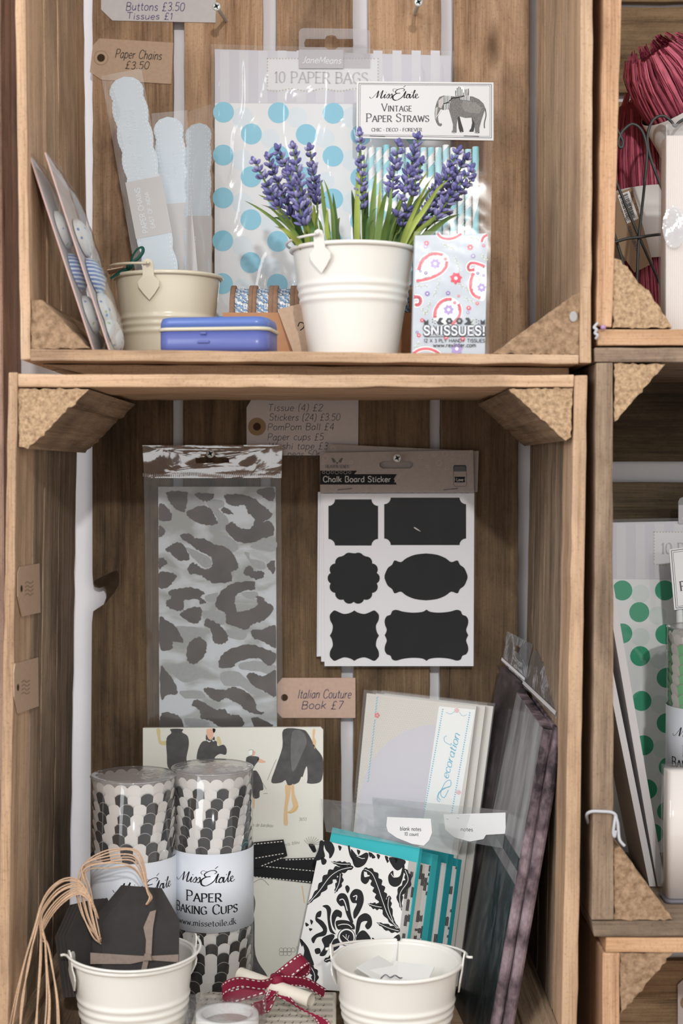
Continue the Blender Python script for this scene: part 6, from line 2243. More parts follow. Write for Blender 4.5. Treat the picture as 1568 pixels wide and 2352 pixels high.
def pack(label, seq, d0, up0, cover, bag, labq, ltxt, group):
    o = thing('note_card_pack', label, 'note cards', tuple(pl.hit(790, 2275, -d0)), group)
    d = d0
    for kind, th, up, m in seq:
        me = M()
        base = [pl.hit(x, y) for x, y in front]
        up_v = (base[0] - base[3]).normalized() * up
        f_ = [base[0] + up_v, base[1] + up_v, base[2], base[3]]
        f_ = [p - pl.n * d for p in f_]
        me.prism(f_, -pl.n * (th - 0.0003), m)
        if kind == 'note_cards':      # damask bleeding over the card edges on the right side
            a, b2 = f_[1], f_[2]
            L_ = (b2 - a).length
            t = (b2 - a).normalized()
            side = t.cross(pl.n).normalized()
            if side.x < 0:
                side = -side
            nl_ = max(1, int(th / 0.0011))
            for q in range(nl_):
                z = 0.0
                rr = random.Random(q // 4 + int(d * 9000))
                while z < L_:
                    ln = rr.uniform(0.002, 0.013)
                    if rr.random() < 0.55:
                        z0_, z1_ = z + rnd.uniform(0, 0.0008), min(L_, z + ln)
                        e0, e1 = -pl.n * (th * (q + 0.1) / nl_), -pl.n * (th * (q + 0.85) / nl_)
                        me.add([a + t * z0_ + e0 + side * 0.0002, a + t * z0_ + e1 + side * 0.0002, a + t * z1_ + e1 + side * 0.0002, a + t * z1_ + e0 + side * 0.0002], [(0, 1, 2, 3)], DMK)
                    z += ln + rr.uniform(0.001, 0.006)
        me.build(kind, o)
        d += th
    if cover:
        damask(o)
    bq, boff = bag
    sheet_film('clear_bag', pl, bq, film('note_bag_film', tint=(240, 244, 244), gloss=0.08, rough=0.1, milk=0.12), o, boff, 0.0016, 55, 26, 14, rnd.random() * 9)
    me = M()
    slab(me, pl, labq, 0.0004, WHITE, off=boff + 0.001)
    ik = inkon(me, pl, 0.0001, boff + 0.001)
    for tx, x, y, h, w in ltxt:
        ik.text(tx, x, y, h, INKG, w, 'sans', 0.03, 2, weight=1.0)
    me.build('label_tab', o)
    return d


def damask(o):
    me = M()
    ik = inkon(me, pl, 0.0001)
    Zd = lambda x, y: (680 + x / 3.733, 1800 + y / 3.733)
    D = lambda s_, l=1: ik.blob([Zd(*map(float, q.split(','))) for q in s_.split()], DMK, l, 4)
    W_ = lambda s_, w=1.4, l=3, tp=False: ik.curve([Zd(*map(float, q.split(','))) for q in s_.split()], w, CARDW, l, 5, tp)
    Bk = lambda s_, w, tp=1, l=1: ik.curve([Zd(*map(float, q.split(','))) for q in s_.split()], w, DMK, l, 6, tp)

    def jag(path, w0, n):      # serrated acanthus leaf along a path
        sp = smooth_path([Vector(Zd(*map(float, q.split(',')))) for q in path.split()], 6)
        L_, R_ = [], []
        m = len(sp)
        for i, p in enumerate(sp):
            t = sp[min(i + 1, m - 1)] - sp[max(i - 1, 0)]
            t.normalize()
            nn = Vector((-t.y, t.x))
            w = w0 * sin(pi * min(0.98, 0.06 + 0.94 * i / (m - 1))) * (1.0 if i % 3 else 0.62)
            L_.append(tuple(p + nn * w - t * (2 if i % 3 == 2 else 0)))
            R_.append(tuple(p - nn * w - t * (2 if i % 3 == 2 else 0)))
        ik.poly(L_ + R_[::-1], DMK, 1)
        ik.line(sp[1:-1], 1.3, CARDW, 3)
    jag('490,715 380,740 290,800 200,920 95,1040', 14, 6)
    jag('470,690 390,690 300,670', 7, 5)
    jag('380,760 370,850 330,940', 9, 5)
    jag('580,730 650,770 700,880 740,1000 800,1150 890,1250', 15, 6)
    jag('800,960 790,1060 840,1200', 9, 5)
    jag('740,1060 680,1050 615,1030', 9, 5)
    jag('890,1265 800,1240 690,1190', 9, 5)
    jag('930,730 960,830 890,950 905,1090', 11, 5)
    D('800,630 930,655 925,700 870,745 820,700')
    D('790,790 830,745 840,800 890,790 915,700 930,720 900,850 850,885 800,860')
    W_('815,770 835,800 860,800', 1.6)
    D('560,760 580,740 585,800 630,795 620,840 590,862 555,830')
    D('205,490 240,500 235,560 245,630 180,660 160,640 190,570')
    D('240,490 300,500 330,560 310,620 285,640 280,600 250,560')
    D('215,630 260,655 250,690 220,690')
    Bk('450,530 470,620 520,690', 4.5, 0); D('470,560 530,620 600,590 620,620 590,690 530,720 490,690')
    W_('520,620 560,640 590,640', 1.5)
    for x in (520, 620, 690, 760, 840, 360):
        D(f'{x},{540 + (x - 400) * 0.22} {x + 30},{552 + (x - 400) * 0.22} {x + 14},{585 + (x - 400) * 0.22}')
    D('640,590 680,630 650,640'); D('770,640 795,660 780,680')
    # the central flower of curled petals
    D('420,890 440,870 460,900 440,940')
    D('345,1000 370,945 420,945 450,1000 470,1120 490,1190 460,1180 430,1120 410,1050 380,1050')
    W_('372,1000 400,990 420,1020 440,1090', 2.2)
    D('460,960 500,905 560,920 580,1000 550,1090 500,1160 490,1100 520,1030 480,1020')
    W_('490,970 520,960 515,1000', 2.2)
    W_('450,960 470,1080 500,1200', 1.6)
    D('225,1050 270,1040 300,1080 290,1160 310,1250 340,1290 290,1270 270,1180 260,1080')
    D('175,1110 215,1090 210,1140 180,1150 230,1180 265,1240 250,1300 180,1320 150,1370 130,1330 170,1290 230,1260 200,1210 165,1170')
    D('305,1130 340,1080 390,1100 385,1150 350,1140 330,1200 340,1260 310,1210')
    D('510,1250 530,1150 590,1110 640,1140 650,1210 615,1250 590,1220 610,1180 560,1190 540,1260 515,1300')
    D('340,1180 420,1170 490,1200 500,1250 430,1240 360,1250')
    W_('360,1215 400,1205 450,1210 480,1235', 1.8)
    D('385,1280 430,1255 480,1280 490,1340 450,1375 400,1360 375,1320')
    W_('400,1300 430,1330 460,1355', 1.5); W_('430,1290 430,1330', 1.1); W_('455,1300 440,1340', 1.1)
    ik.ring(*Zd(432, 1315), 20, 1.6, DMK, 2, n=30)
    D('520,1300 560,1260 600,1270 640,1340 560,1380 515,1350')
    D('220,1330 300,1290 330,1310 290,1380 250,1470 200,1470 240,1400')
    D('160,1420 200,1410 210,1450 170,1460'); D('320,1340 360,1330 370,1400 290,1450 300,1390')
    D('45,1340 100,1400 130,1480 150,1560 60,1520 70,1430'); D('30,1330 60,1350 50,1400')
    D('820,1340 880,1290 890,1345'); D('650,1320 670,1330 660,1350')
    D('80,1190 110,1210 85,1225'); D('120,1165 145,1180 130,1210'); D('110,1240 140,1245 120,1265')
    jag('240,1520 330,1500 420,1560 460,1680', 12, 5)
    jag('120,1560 160,1640 150,1740', 10, 5)
    me.build('damask_print', o)


d = pack('front pack of black damask note cards with teal envelopes', (('note_cards', 0.0125, 0, CARDW), ('envelopes', 0.0045, 0.0135, TEAL), ('note_cards', 0.009, -0.001, mat('card_insert', (214, 208, 200), 0.7, 0.15)), ('note_cards', 0.007, 0, CARDW), ('envelopes', 0.009, 0.010, TEAL), ('envelopes', 0.006, 0.008, TEAL2)), 0.0, 0,
         True, ([(723, 1832), (1068, 1868), (1040, 1962), (736, 1908)], -0.008),
         [(878, 1874), (978, 1878), (981, 1910), (974, 1928), (962, 1940), (935, 1936), (900, 1922), (880, 1908), (876, 1895)], (('blank notes', 908, 1905, 9, 48), ('10 count', 918, 1917, 8, 32)), 'packs of damask note cards')
pack('rear pack of damask note cards behind the front pack', (('note_cards', 0.0055, 0.004, CARDW), ('envelopes', 0.009, 0.013, TEAL2), ('note_cards', 0.0075, 0.003, CARDW), ('envelopes', 0.006, 0.010, TEAL2)), d + 0.003, 0,
     False, ([(764, 1810), (1078, 1840), (1072, 1930), (770, 1880)], -d - 0.012),
     [(930, 1850), (1074, 1845), (1074, 1895), (1028, 1898), (1022, 1908), (990, 1914), (955, 1904), (934, 1886)], (('notes', 970, 1889, 9, 28),), 'packs of damask note cards')

# ---- decoration packs
pl = Pl(P(840, 1590, 0.272), P(1095, 1620, 0.233), P(815, 1830, 0.258))
DOTC = mat('decoration_card', (214, 210, 202), 0.7, 0.15)
DGREY = mat('decoration_dot', (176, 172, 168), 0.7, 0.15)
CYAN = mat('print_cyan', (92, 180, 210), 0.65, 0.2)
FAN = mat('fan_lilac', (206, 204, 212), 0.7, 0.15)
DEC = [('front clear pack reading Decoration with dotted card', 0.0, 0), ('second decoration pack just behind the front one', 0.0058, 17), ('rearmost decoration pack of the leaning row', 0.0116, 32)]
for lab, d, dx in DEC[::-1]:
    o = thing('decoration_pack', lab, 'decoration', tuple(pl.hit(930 + dx, 2240, -d)), 'packs of paper decorations')
    me = M()
    f = [(842 + dx, 1592), (1094 + dx, 1622), (1010 + dx, 2270), (780 + dx, 2245)]
    slab(me, pl, f, 0.0030, DOTC, mat('decoration_edge', (196, 190, 186), 0.7, 0.15), off=-d)
    ik = inkon(me, pl, 0.0001, -d)
    if not dx:
        for j in range(60):
            for i in range(46):
                x, y = 848 + i * 5.4 + (j % 2) * 2.7 - j * 0.62, 1600 + j * 4.6 + i * 0.62
                if x < 1004 - j * 0.6 and y < 1850:
                    ik.disc(x, y, 0.75, DGREY, 1, n=5)
        fan = [(1000, 1664)] + [(1000 - 175 * sin(t) , 1850 - 186 * cos(t) ) for t in (0.0, 0.2, 0.4, 0.6, 0.8, 1.0, 1.2, 1.4, 1.57)] + [(806, 1990), (985, 1990)]
        ik.poly(fan, FAN, 2)
        for k in range(30):
            x, y = 868 - k * 0.72, 1600 + k * 6.6
            if k in (7,):
                continue
            ik.line([(x, y), (x - 3.4, y + 4.5)], 1.6, CYAN, 3)
        for j in range(5):
            ik.disc(866 + 4 * cos(j * 1.257), 1643 + 4 * sin(j * 1.257), 2.4, PINK, 4, n=8)
        ik.poly([(1008, 1622), (1092, 1630), (1032, 1990), (956, 1985)], PWHITE, 4)
        for k in range(58):
            for x0, y0 in ((1017, 1628), (1079, 1636)):
                x, y = x0 - k * 0.94, y0 + k * 5.2
                if y < 1880:
                    ik.poly([(x - 2, y), (x + 2.2, y + 1), (x - 0.6, y + 3.8)], CYAN, 5)
        for cx, cy in ((1049, 1632), (1053, 1820)):
            for j in range(5):
                ik.ring(cx + 3.4 * cos(j * 1.257), cy + 3.4 * sin(j * 1.257), 2.0, 0.8, PINK, 5, n=8)
        ik.curve([(1044, 1634), (1035, 1640), (1024, 1636)], 0.9, CYAN, 5)
        ik.curve([(1055, 1636), (1062, 1644), (1072, 1642)], 0.9, CYAN, 5)
    me.build('card', o)
    if not dx:
        me = M(); ik = inkon(me, pl, 0.0001, -d)
        ik.text('ecoration', 1029, 1790, 17, CYAN, 106, 'script', radians(-75), 6, slant=0.35, weight=1.0, gap=0.6)
        sp = [(1012, 1838), (1006, 1828), (1016, 1812), (1034, 1806), (1034, 1792), (1022, 1798), (1012, 1822), (1020, 1832), (1030, 1814)]
        ik.curve(sp, 1.4, CYAN, 6)
        ik.curve([(1032, 1806), (1020, 1812), (1008, 1820), (1004, 1836), (1010, 1842)], 1.2, CYAN, 6)
        ik.curve([(1036, 1712), (1022, 1704), (1020, 1694), (1026, 1690)], 1.1, CYAN, 6)
        me.build('lettering', o)
    q = [(836 + dx, 1584), (1099 + dx, 1615), (1014 + dx, 2275), (775 + dx, 2250)]
    sheet_film('clear_bag', pl, q, film('decoration_film', gloss=0.06, rough=0.1, milk=0.04), o, -d + 0.0012, 0.0007, 40, 20, 30, dx + 1.0)

# ---- long tissue packs leaning on the right side
def mott(name, cs, sc, stretch):
    m = bpy.data.materials.new(name)
    nt, b, N, L = nodes_of(m)
    b.inputs['Roughness'].default_value = 0.5
    b.inputs['Specular IOR Level'].default_value = 0.15
    tc = N('ShaderNodeTexCoord'); mp = N('ShaderNodeMapping'); mp.inputs['Scale'].default_value = stretch
    no = N('ShaderNodeTexNoise'); no.inputs['Scale'].default_value = sc; no.inputs['Detail'].default_value = 7; no.inputs['Roughness'].default_value = 0.6
    L(tc.outputs['Object'], mp.inputs[0]); L(mp.outputs[0], no.inputs['Vector'])
    r = N('ShaderNodeValToRGB')
    r.color_ramp.elements[0].position = 0.34; r.color_ramp.elements[0].color = lin(cs[0])
    r.color_ramp.elements[1].position = 0.66; r.color_ramp.elements[1].color = lin(cs[2])
    e = r.color_ramp.elements.new(0.5); e.color = lin(cs[1])
    L(no.outputs['Fac'], r.inputs['Fac']); L(r.outputs['Color'], b.inputs['Base Color'])
    return m


T_face = mott('tissue_lilac_grey', ((84, 79, 81), (128, 125, 127), (156, 154, 156)), 20, (1.0, 2.2, 0.5))
T_green = mott('tissue_dark_green', ((22, 29, 31), (40, 52, 54), (84, 86, 90)), 44, (1.0, 1.6, 0.8))
T_edge = mott('tissue_plum', ((52, 45, 49), (112, 97, 103), (154, 137, 143)), 60, (1, 1, 0.7))
T_dark = mott('tissue_black_plum', ((36, 32, 32), (66, 58, 58), (104, 94, 94)), 30, (1, 1, 0.6))
HF = film('long_bag_film', tint=(214, 210, 210), gloss=0.12, rough=0.12, milk=0.16, bump=0.3, bscale=40)


def long_pack(label, q, split, th, mats, head, hole):
    TL, TR, BR, BL = [P(*p) for p in q]
    dz = Vector((th, 0.0, -th * 0.12))
    low_ = min(BL.z, BR.z)
    o = thing('tissue_paper_pack', label, 'tissue paper', tuple((BL + BR) / 2), 'long tissue packs leaning on the right side')
    me = M()
    K = 26
    for i in range(K):
        t0, t1 = i / K, (i + 1) / K
        m = mats[0] if t1 < split else mats[1]
        if abs(t1 - split) < 0.06:
            m = mats[0] if i % 2 else mats[1]
        a, b, c, d = TL.lerp(BL, t0), TR.lerp(BR, t0), TR.lerp(BR, t1), TL.lerp(BL, t1)
        me.add([a, b, c, d], [(0, 1, 2, 3)], m)
        # rounded front edge of the folded tissue
        for j in range(6):
            an0, an1 = pi * j / 6, pi * (j + 1) / 6
            f_ = lambda p, an: p + dz * (0.5 - 0.5 * cos(an)) + Vector((0, -th * 0.45 * sin(an), 0))
            me.add([f_(b, an0), f_(b, an1), f_(c, an1), f_(c, an0)], [(0, 1, 2, 3)], mats[2], True)
        me.add([a + dz, b + dz, c + dz, d + dz], [(3, 2, 1, 0)], mats[1])
        me.add([a, d, d + dz, a + dz], [(0, 1, 2, 3)], mats[2])
    me.add([TL, TR, TR + dz, TL + dz], [(0, 1, 2, 3)], mats[2])
    me.build('tissue_paper', o)
    h = [P(*p) for p in head]
    me = M()
    nn = (h[1] - h[0]).cross(h[3] - h[0]).normalized()
    if nn.x > 0:
        nn = -nn
    G = 12
    pts = []
    for j in range(G + 1):
        for i in range(G + 1):
            p = h[0].lerp(h[1], i / G).lerp(h[3].lerp(h[2], i / G), j / G)
            pts.append(p + nn * 0.0016 * mnoise.noise(p * 60))
    me.add(pts, [(j * (G + 1) + i, j * (G + 1) + i + 1, (j + 1) * (G + 1) + i + 1, (j + 1) * (G + 1) + i) for j in range(G) for i in range(G) if not (hole and i in (5, 6) and j in (3, 4))], HF, True)
    me.build('hang_flap', o, label='clear plastic hang flap')
    me = M()
    a, b = h[0].lerp(h[3], 0.86) + nn * 0.001, h[1].lerp(h[2], 0.86) + nn * 0.001
    s_ = (h[3] - h[0]) * 0.09
    me.add([a, b, b + s_, a + s_], [(0, 1, 2, 3)], mat('seal_strip', (206, 203, 203), 0.4, 0.4))
    me.build('seal_strip', o)
    f = [TL, TR, BR, BL]
    me = M()
    me.add([p - Vector((0.0012, 0, 0)) for p in f], [(0, 1, 2, 3)], film('long_face_film', gloss=0.03, rough=0.14, milk=0.01))
    me.build('clear_bag', o)


long_pack('long tissue pack furthest left, its flap with a square hole', [(1150, 1530, 0.262), (1196, 1578, 0.218), (1040, 2270, 0.218), (1004, 2228, 0.262)], 0.3, 0.008, (T_dark, T_dark, T_dark), [(1165, 1450, 0.262), (1222, 1480, 0.218), (1205, 1570, 0.218), (1152, 1520, 0.262)], True)
long_pack('long tissue pack with the grey and dark green face', [(1186, 1590, 0.205), (1246, 1672, 0.062), (1108, 2448, 0.062), (1042, 2318, 0.205)], 0.42, 0.0095, (T_face, T_green, T_edge), [(1226, 1490, 0.205), (1300, 1540, 0.062), (1276, 1650, 0.062), (1200, 1575, 0.205)], False)
long_pack('long plum tissue pack nearest the right side board', [(1222, 1600, 0.200), (1272, 1668, 0.058), (1136, 2452, 0.058), (1080, 2322, 0.200)], 0.3, 0.010, (T_edge, T_dark, T_edge), [(1250, 1492, 0.200), (1309, 1545, 0.058), (1292, 1650, 0.058), (1240, 1580, 0.200)], False)
# ================================================================== right hand crates
RAF = [mat('raffia_rose', (176, 80, 102), 0.55, 0.3, vary=0.18, scale=160), mat('raffia_wine', (142, 60, 80), 0.55, 0.3, vary=0.18, scale=160), mat('raffia_pink', (198, 100, 120), 0.5, 0.35, vary=0.15, scale=160)]


def hank(label, a, b, r0, r1, band, n, seed, top='flat'):
    """bundle of raffia strips from end a to end b (world points), paper band around it"""
    rr = random.Random(seed)
    ax = (b - a)
    ln = ax.length
    ax.normalize()
    u = ax.cross(Vector((0, 1, 0))).normalized()
    v = ax.cross(u)
    o = thing('raffia_hank', label, 'raffia', tuple(b), 'hanks of burgundy raffia')
    me = M()
    me.lathe([(0.0005, 0.001), (r0 * 0.7, 0.002), (r0 * 0.86, ln * 0.12), (r1 * 0.88, ln * 0.5), (r1 * 0.86, ln)], a, RAF[1], 24, R=Matrix((u, v, ax)).transposed())
    for i in range(n):
        an = 2 * pi * rr.random()
        w = rr.uniform(0.0008, 0.0034)
        jit = rr.uniform(-0.1, 0.1)
        st = rr.uniform(-0.010, 0.006)
        pts = []
        K = 12
        lift = rr.uniform(0.0, 0.0022)
        curl = rr.uniform(0, 2 * pi)
        for k in range(K + 1):
            t = k / K
            aa = an + jit * t + 0.05 * sin(5 * t + curl)
            r = (r0 * (1 - t) + r1 * t) * (0.93 + 0.05 * sin(7 * t + curl)) + lift
            if top == 'tied':
                r *= min(1, 0.25 + 1.6 * sqrt(t + 0.01))
            elif t < 0.14:
                r *= 0.70 + 0.30 * sqrt(t / 0.14)
            p = a + ax * (st * (1 - t) + ln * t) + (u * cos(aa) + v * sin(aa)) * r
            tg = (-u * sin(aa) + v * cos(aa))
            nr = u * cos(aa) + v * sin(aa)
            tw = tg * cos(0.5 * sin(3 * t + curl)) + nr * sin(0.5 * sin(3 * t + curl))
            pts += [p - tw * w / 2, p + nr * 0.0006, p + tw * w / 2]
        fs = []
        for k in range(K):
            for q in (0, 1):
                fs.append((k * 3 + q, k * 3 + q + 1, k * 3 + q + 4, k * 3 + q + 3))
        me.add(pts, fs, rr.choice(RAF), False)
    me.build('raffia', o)
    if band:
        me = M()
        s0, s1 = band
        rb_ = max(r0, r1) * 1.03 + 0.002
        me.lathe([(rb_, s0), (rb_ + 0.0004, s0), (rb_ + 0.0004, s1), (rb_, s1)], a, PAPER, 48, R=Matrix((u, v, ax)).transposed())
        me.build('paper_band', o)
    return o, (a, ax, u, v)


sup_y = P(1900, 756, 0.0).z        # shelf height, top right crate
a, b = P(1506, 128, 0.15), P(1672, 430, 0.20)
hank('burgundy raffia hank standing tilted, the upper one', a, b, 0.036, 0.034, (0.047, 0.135), 330, 3)
a, b = P(1462, 238, 0.225), P(1502, 830, 0.225)
b.z = sup_y + 0.002
o, fr_ = hank('burgundy raffia hank hanging lower behind the wire rack', a, b, 0.024, 0.0285, (0.083, 0.150), 260, 9, 'tied')
# barcode label on the lower hank's band
A_, AX, U_, V_ = fr_
pl = upright(0.1915)
me = M()
slab(me, pl, [(1416, 444), (1452, 430), (1499, 605), (1456, 626), (1412, 560)], 0.0005, mat('label_kraft', (150, 126, 102), 0.8, 0.1))
ik = inkon(me, pl)
ik.poly([(1418, 449), (1444, 438), (1466, 502), (1440, 514)], PAPER, 1)
x = 0.0
while x < 1:
    w_ = rnd.choice((0.012, 0.02, 0.034))
    p = lambda t, s_: (1421 + (1440 - 1421) * t + s_ * 19, 452 + (508 - 452) * t - s_ * 9)
    ik.poly([p(x, 0), p(x, 1), p(min(1, x + w_), 1), p(min(1, x + w_), 0)], INK, 2)
    x += w_ + rnd.choice((0.012, 0.02))
ang = radians(70)
ik.text('5080318058555', 1446, 441, 5.5, INK, 60, 'sans', ang, 2)
ca_, sa_ = cos(ang), sin(ang)
for x, y, w_ in ((1454, 522, 34), (1446, 520, 60), (1436, 500, 96), (1426, 480, 104)):      # rows of print too small to read
    q = 0.0
    while q < w_:
        ln = rnd.uniform(1.2, 2.6)
        p0_ = (x + q * ca_, y + q * sa_)
        ik.line([p0_, (p0_[0] + ln * ca_, p0_[1] + ln * sa_)], rnd.uniform(1.6, 3.2), INKG, 2)
        q += ln + rnd.choice((0.9, 0.9, 2.6))
me.build('barcode_label', o)

# wire rack
o = thing('wire_rack', 'dark wire rack of heart loops in front of the raffia', 'rack', tuple(P(1500, 760, 0.13)))
WR = mat('wire_dark', (70, 74, 74), 0.5, 0.5, 0.4)
YW = 0.13
zf = sup_y + 0.0008


def wire(pts, y=YW, r=0.0013):
    me = M()
    me.tube(smooth_path([P(x, yy, y + d) for x, yy, d in pts], 6), r, WR, 8)
    me.build('wire', o)


wire([(1414, 292, 0), (1424, 312, 0), (1430, 325, 0), (1428, 338, 0), (1421, 336, 0), (1421, 318, 0), (1432, 298, 0), (1452, 285, 0), (1472, 298, 0), (1483, 328, 0), (1485, 362, 0), (1478, 440, 0), (1467, 545, 0), (1463, 640, 0), (1463, 800, 0)])
wire([(1580, 268, 0), (1560, 280, 0), (1549, 290, 0), (1540, 278, 0), (1522, 266, 0), (1500, 275, 0), (1487, 308, 0), (1490, 350, 0), (1508, 405, 0), (1532, 460, 0), (1570, 540, 0)])
wire([(1398, 360, .003), (1415, 418, .003), (1467, 543, .003), (1522, 668, .003), (1570, 790, .003)])
wire([(1398, 562, -.003), (1413, 556, -.003), (1440, 548, -.003), (1467, 545, -.003), (1520, 538, -.003), (1640, 532, -.003)])
wire([(1404, 520, .004), (1416, 555, .004), (1440, 640, .004), (1470, 770, .004)])

# ribbed white packet in a clear box
x0, x1 = P(1527, 500, 0.035).x, P(1760, 500, 0.035).x
zt = P(1600, 285, 0.035).z
o = thing('white_packet', 'tall white ribbed packet in a clear box with round seal', 'packet', ((x0 + x1) / 2, 0.06, sup_y))
RIBW = mat('ribbed_white', (226, 218, 212), 0.6, 0.2)
me = M()
n = 46
w_ = (x1 - x0 - 0.003) / n
zc = P(1600, 310, 0.035).z
for i in range(n):
    xx = x0 + 0.0015 + i * w_
    pts = []
    for k in range(5):
        an = pi * k / 4
        pts.append(Vector((xx + w_ / 2 - w_ / 2 * cos(an), 0.0375 - 0.0006 * sin(an), 0)))
    lo = [Vector((p.x, p.y, sup_y + 0.001)) for p in pts]
    hi = [Vector((p.x, p.y, zc)) for p in pts]
    me.add(lo + hi, [(k, k + 1, 6 + k, 5 + k) for k in range(4)], RIBW, True)
me.box(((x0 + x1) / 2, 0.048, (zc + sup_y) / 2), (x1 - x0 - 0.003, 0.020, zc - sup_y - 0.001), RIBW)
me.build('ribbed_paper', o)
me = M()
me.box(((x0 + x1) / 2, 0.047, (zt + sup_y) / 2 + 0.0003), (x1 - x0, 0.026, zt - sup_y), film('packet_film', gloss=0.05, rough=0.1, milk=0.06))
me.build('clear_box', o, bevel=0.001)
me = M()
pl = upright(0.033)
ik = inkon(me, pl)
ik.disc(1548, 521, 27, film('round_seal', tint=(240, 240, 242), gloss=0.25, rough=0.12, milk=0.35, bump=0.5, bscale=70), 1, ry=49, n=32)
me.build('round_seal', o)

# bead headed pin on the crate corner
h = P(1385, 752, -0.004)
o = thing('bead_pin', 'lilac bead headed pin at the crate corner', 'pin', tuple(h))
me = M()
me.lathe([(0.0001, -0.0022), (0.0012, -0.0019), (0.0021, -0.0008), (0.0023, 0), (0.0019, 0.0012), (0.0010, 0.002), (0.0001, 0.0022)], h, mat('bead_lilac', (176, 136, 176), 0.3, 0.5), 16)
me.build('head', o)
me = M(); me.tube([h, h + Vector((0, 0.02, 0))], 0.0004, STEEL, 6); me.build('shank', o)
o = thing('string', 'scrap of white string caught beside the lilac pin', 'string', tuple(P(1368, 765, -0.001)))
me = M()
me.tube(smooth_path([P(x, y, -0.001 - d) for x, y, d in ((1372, 742, 0), (1364, 752, .001), (1370, 757, .002), (1366, 765, .001), (1372, 770, .002), (1368, 778, 0))], 5), 0.0012, mat('string_white', (192, 192, 197), 0.85, 0.1), 6)
me.build('strand', o)

# ---- middle right crate
pl = Pl(P(1420, 1960, 0.2150), P(1800, 1960, 0.2150), P(1420, 1200, 0.250))
dots = []
for k, (x, y) in enumerate(((1429, 1356), (1527, 1356), (1468, 1406), (1584, 1406), (1528, 1457), (1429, 1455), (1470, 1507), (1586, 1508), (1531, 1557), (1473, 1610), (1590, 1610), (1531, 1661), (1478, 1712), (1594, 1712), (1536, 1762), (1486, 1813), (1598, 1814), (1532, 1864), (1500, 1915), (1600, 1918), (1640, 1360), (1642, 1460), (1646, 1560), (1650, 1660), (1652, 1760), (1700, 1406), (1702, 1507), (1704, 1610))):
    dots.append((x, y, 23, 1))
    dots.append((x + 42, y + 8, 21, 0))
spotted_bags('clear pack of paper bags with green spots in the middle right crate', [(1398, 1194), (1840, 1186), (1850, 1960), (1398, 1960)], pl, dots, mat('spot_green', (46, 156, 116), 0.7, 0.15), mat('spot_faint_green', (216, 224, 222), 0.7, 0.15), 1330, (1518, 1272), (1557, 1142, 1720, 1200), (1502, 1222, 1760, 1295), 1958)
o = bpy.data.objects['paper_bag_pack.001']
sheet_film('clear_bag', pl, [(1400, 1193), (1842, 1185), (1852, 1962), (1398, 1962)], MATS['bag_film'], o, 0.003, 0.0026, 26, 50, 90, 7.3, (1.3, 0.8))

pl = Pl(P(1549, 1400, 0.190), P(1700, 1380, 0.190), P(1537, 1261, 0.200))
o = thing('straw_pack', 'white bordered header card of a straw pack before the green spots', 'straws', tuple(pl.hit(1620, 1900)))
me = M(); slab(me, pl, [(1536, 1262), (1830, 1222), (1846, 1362), (1548, 1401)], 0.0014, WHITE); me.build('header_card', o)
me = M(); ik = inkon(me, pl, 0.0001)
ik.frame([(1541, 1265), (1826, 1227), (1841, 1359), (1552, 1397)], 1.4, INKG, 1)
ik.frame([(1545, 1269), (1822, 1232), (1836, 1356), (1556, 1393)], 0.9, INKG, 1)
ik.text('Paper Straws', 1563, 1357, 21, INKG, 150, 'smallcaps', -0.13, 2, weight=1.1)
me.build('lettering', o)
for i in range(10):
    me = M()
    px = 1562 + i * 17
    me.tube([pl.hit(px, 1392, -0.0052), pl.hit(px + 12, 1930, -0.0052)], 0.0033, mat('straw_green', (150, 206, 170), 0.6, 0.2) if i % 2 else SW, 10)
    me.build('straw', o)

rmz = P(1900, 2116, 0.0).z
CUPG = mat('cup_green', (120, 200, 140), 0.5, 0.3)
cup_tube('clear tube of green paper cups standing behind the white packet', 1632, 0.128, 1440, 97, 1634, 1800, -0.42, 21, zb=rmz, cdark=CUPG)
x0, x1 = P(1531, 1900, 0.045).x, P(1740, 1900, 0.045).x
zt = P(1600, 1768, 0.045).z
o = thing('white_packet', 'white ribbed packet with grey edges at the bottom of the middle right crate', 'packet', ((x0 + x1) / 2, 0.06, rmz))
me = M()
shell(me, [(x1 - x0, 0.026, 0.006, 0.0005), (x1 - x0, 0.026, 0.006, zt - rmz)], film('packet_film'), Vector(((x0 + x1) / 2, 0.06, rmz)), Vector((1, 0, 0)), Vector((0, 1, 0)))
me.build('clear_box', o)
me = M()
shell(me, [(x1 - x0 - 0.0036, 0.022, 0.005, 0.004), (x1 - x0 - 0.0036, 0.022, 0.005, zt - rmz - 0.003)], RIBW, Vector(((x0 + x1) / 2, 0.06, rmz)), Vector((1, 0, 0)), Vector((0, 1, 0)))
me.build('ribbed_paper', o)
me = M()
shell(me, [(x1 - x0 + 0.0006, 0.0266, 0.006, 0.0004), (x1 - x0 + 0.0006, 0.0266, 0.006, 0.0032)], mat('grey_rim', (112, 110, 118), 0.5, 0.3), Vector(((x0 + x1) / 2, 0.06, rmz)), Vector((1, 0, 0)), Vector((0, 1, 0)))
me.build('base_rim', o)

PANW = mat('panel_white', (206, 202, 202), 0.5, 0.25)
for lab, t, b, w_ in (('white foam board leaning on the left side of middle right crate, the left one', (1372, 1440), (1491, 2036), 15), ('white foam board leaning on the left side of middle right crate, the right one', (1388, 1330), (1510, 2036), 18)):
    y0 = 0.098
    a, c = P(t[0], t[1], y0), P(b[0], b[1], y0)
    o = thing('foam_board', lab, 'board', tuple(c), 'leaning white boards')
    a2, c2 = P(t[0] + w_, t[1], y0), P(b[0] + w_, b[1], y0)
    me = M()
    me.prism([a, a2, c2, c], Vector((0, 0.085, 0)), PANW)
    me.build('sheet', o, bevel=0.0012, segs=3)

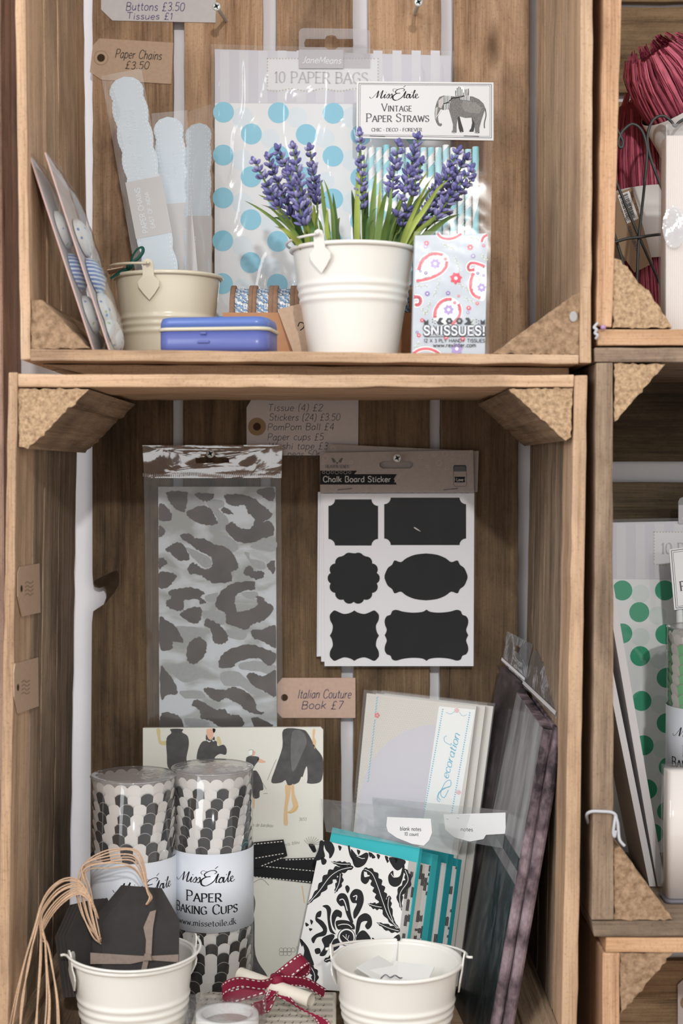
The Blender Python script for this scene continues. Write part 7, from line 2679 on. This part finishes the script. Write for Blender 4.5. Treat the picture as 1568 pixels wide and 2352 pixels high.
o = thing('string', 'white string knotted around the side board of the middle right crate', 'string', tuple(P(1410, 1935, -0.002)))
me = M()
SW2 = MATS['string_white']
me.tube(smooth_path([P(x, y, d) for x, y, d in ((1350, 1890, .02), (1347, 1872, .004), (1358, 1864, -.0016), (1382, 1864, -.0018), (1404, 1866, -.0018), (1414, 1874, -.001), (1413, 1890, .004), (1411, 1900, .02))], 6), 0.0013, SW2, 8)
me.tube(smooth_path([P(x, y, d) for x, y, d in ((1412, 1872, -.0015), (1418, 1890, -.002), (1420, 1912, -.002), (1423, 1930, -.003), (1434, 1943, -.003))], 6), 0.0012, SW2, 8)
me.tube(smooth_path([P(x, y, d) for x, y, d in ((1413, 1874, -.0015), (1410, 1894, -.0025), (1408, 1912, -.002), (1411, 1922, -.002), (1414, 1908, -.003))], 6), 0.0012, SW2, 8)
me.build('strand', o)

# ---- bottom right crate
t, pl = tag_card('price_tag', 'grey tag with a brown eyelet in the bottom right crate', [(1556, 2262), (1572, 2246), (1800, 2246), (1800, 2420), (1572, 2420), (1556, 2400)], (1578, 2303), GREY2, MATS['reinforcing_ring'], y=0.2858, hr=9, rr=16)

# ---- printing, eyelets and fittings belong to the part they sit on
PREF = {'lettering': ('label_band', 'header_card', 'header', 'paper_band', 'packet', 'cover', 'card'), 'handwriting': ('card',), 'eyelet': ('card', 'tag'), 'elephant_print': ('header_card',), 'staple': ('header_card',),
        'brand_label': ('hang_tab',), 'paper_band': ('twine',), 'damask_print': ('note_cards',), 'knot': ('back_slat',), 'nail': ('corner_block',), 'seal_strip': ('hang_flap',), 'heat_seal': ('hang_flap',), 'barcode_label': ('paper_band',), 'inner_card': ('tape',)}
stem_of = lambda n: n.split('.')[0]
for root in [o_ for o_ in COL.objects if o_.type == 'EMPTY']:
    kids = list(root.children)
    kids.sort(key=lambda k_: (len(k_.name), k_.name))
    for k_ in kids:
        for want in PREF.get(stem_of(k_.name), ()):
            home = [h_ for h_ in kids if stem_of(h_.name) == want and h_ is not k_]
            if home:
                k_.parent = home[min(1, len(home) - 1)] if want == 'corner_block' else home[0]
                break
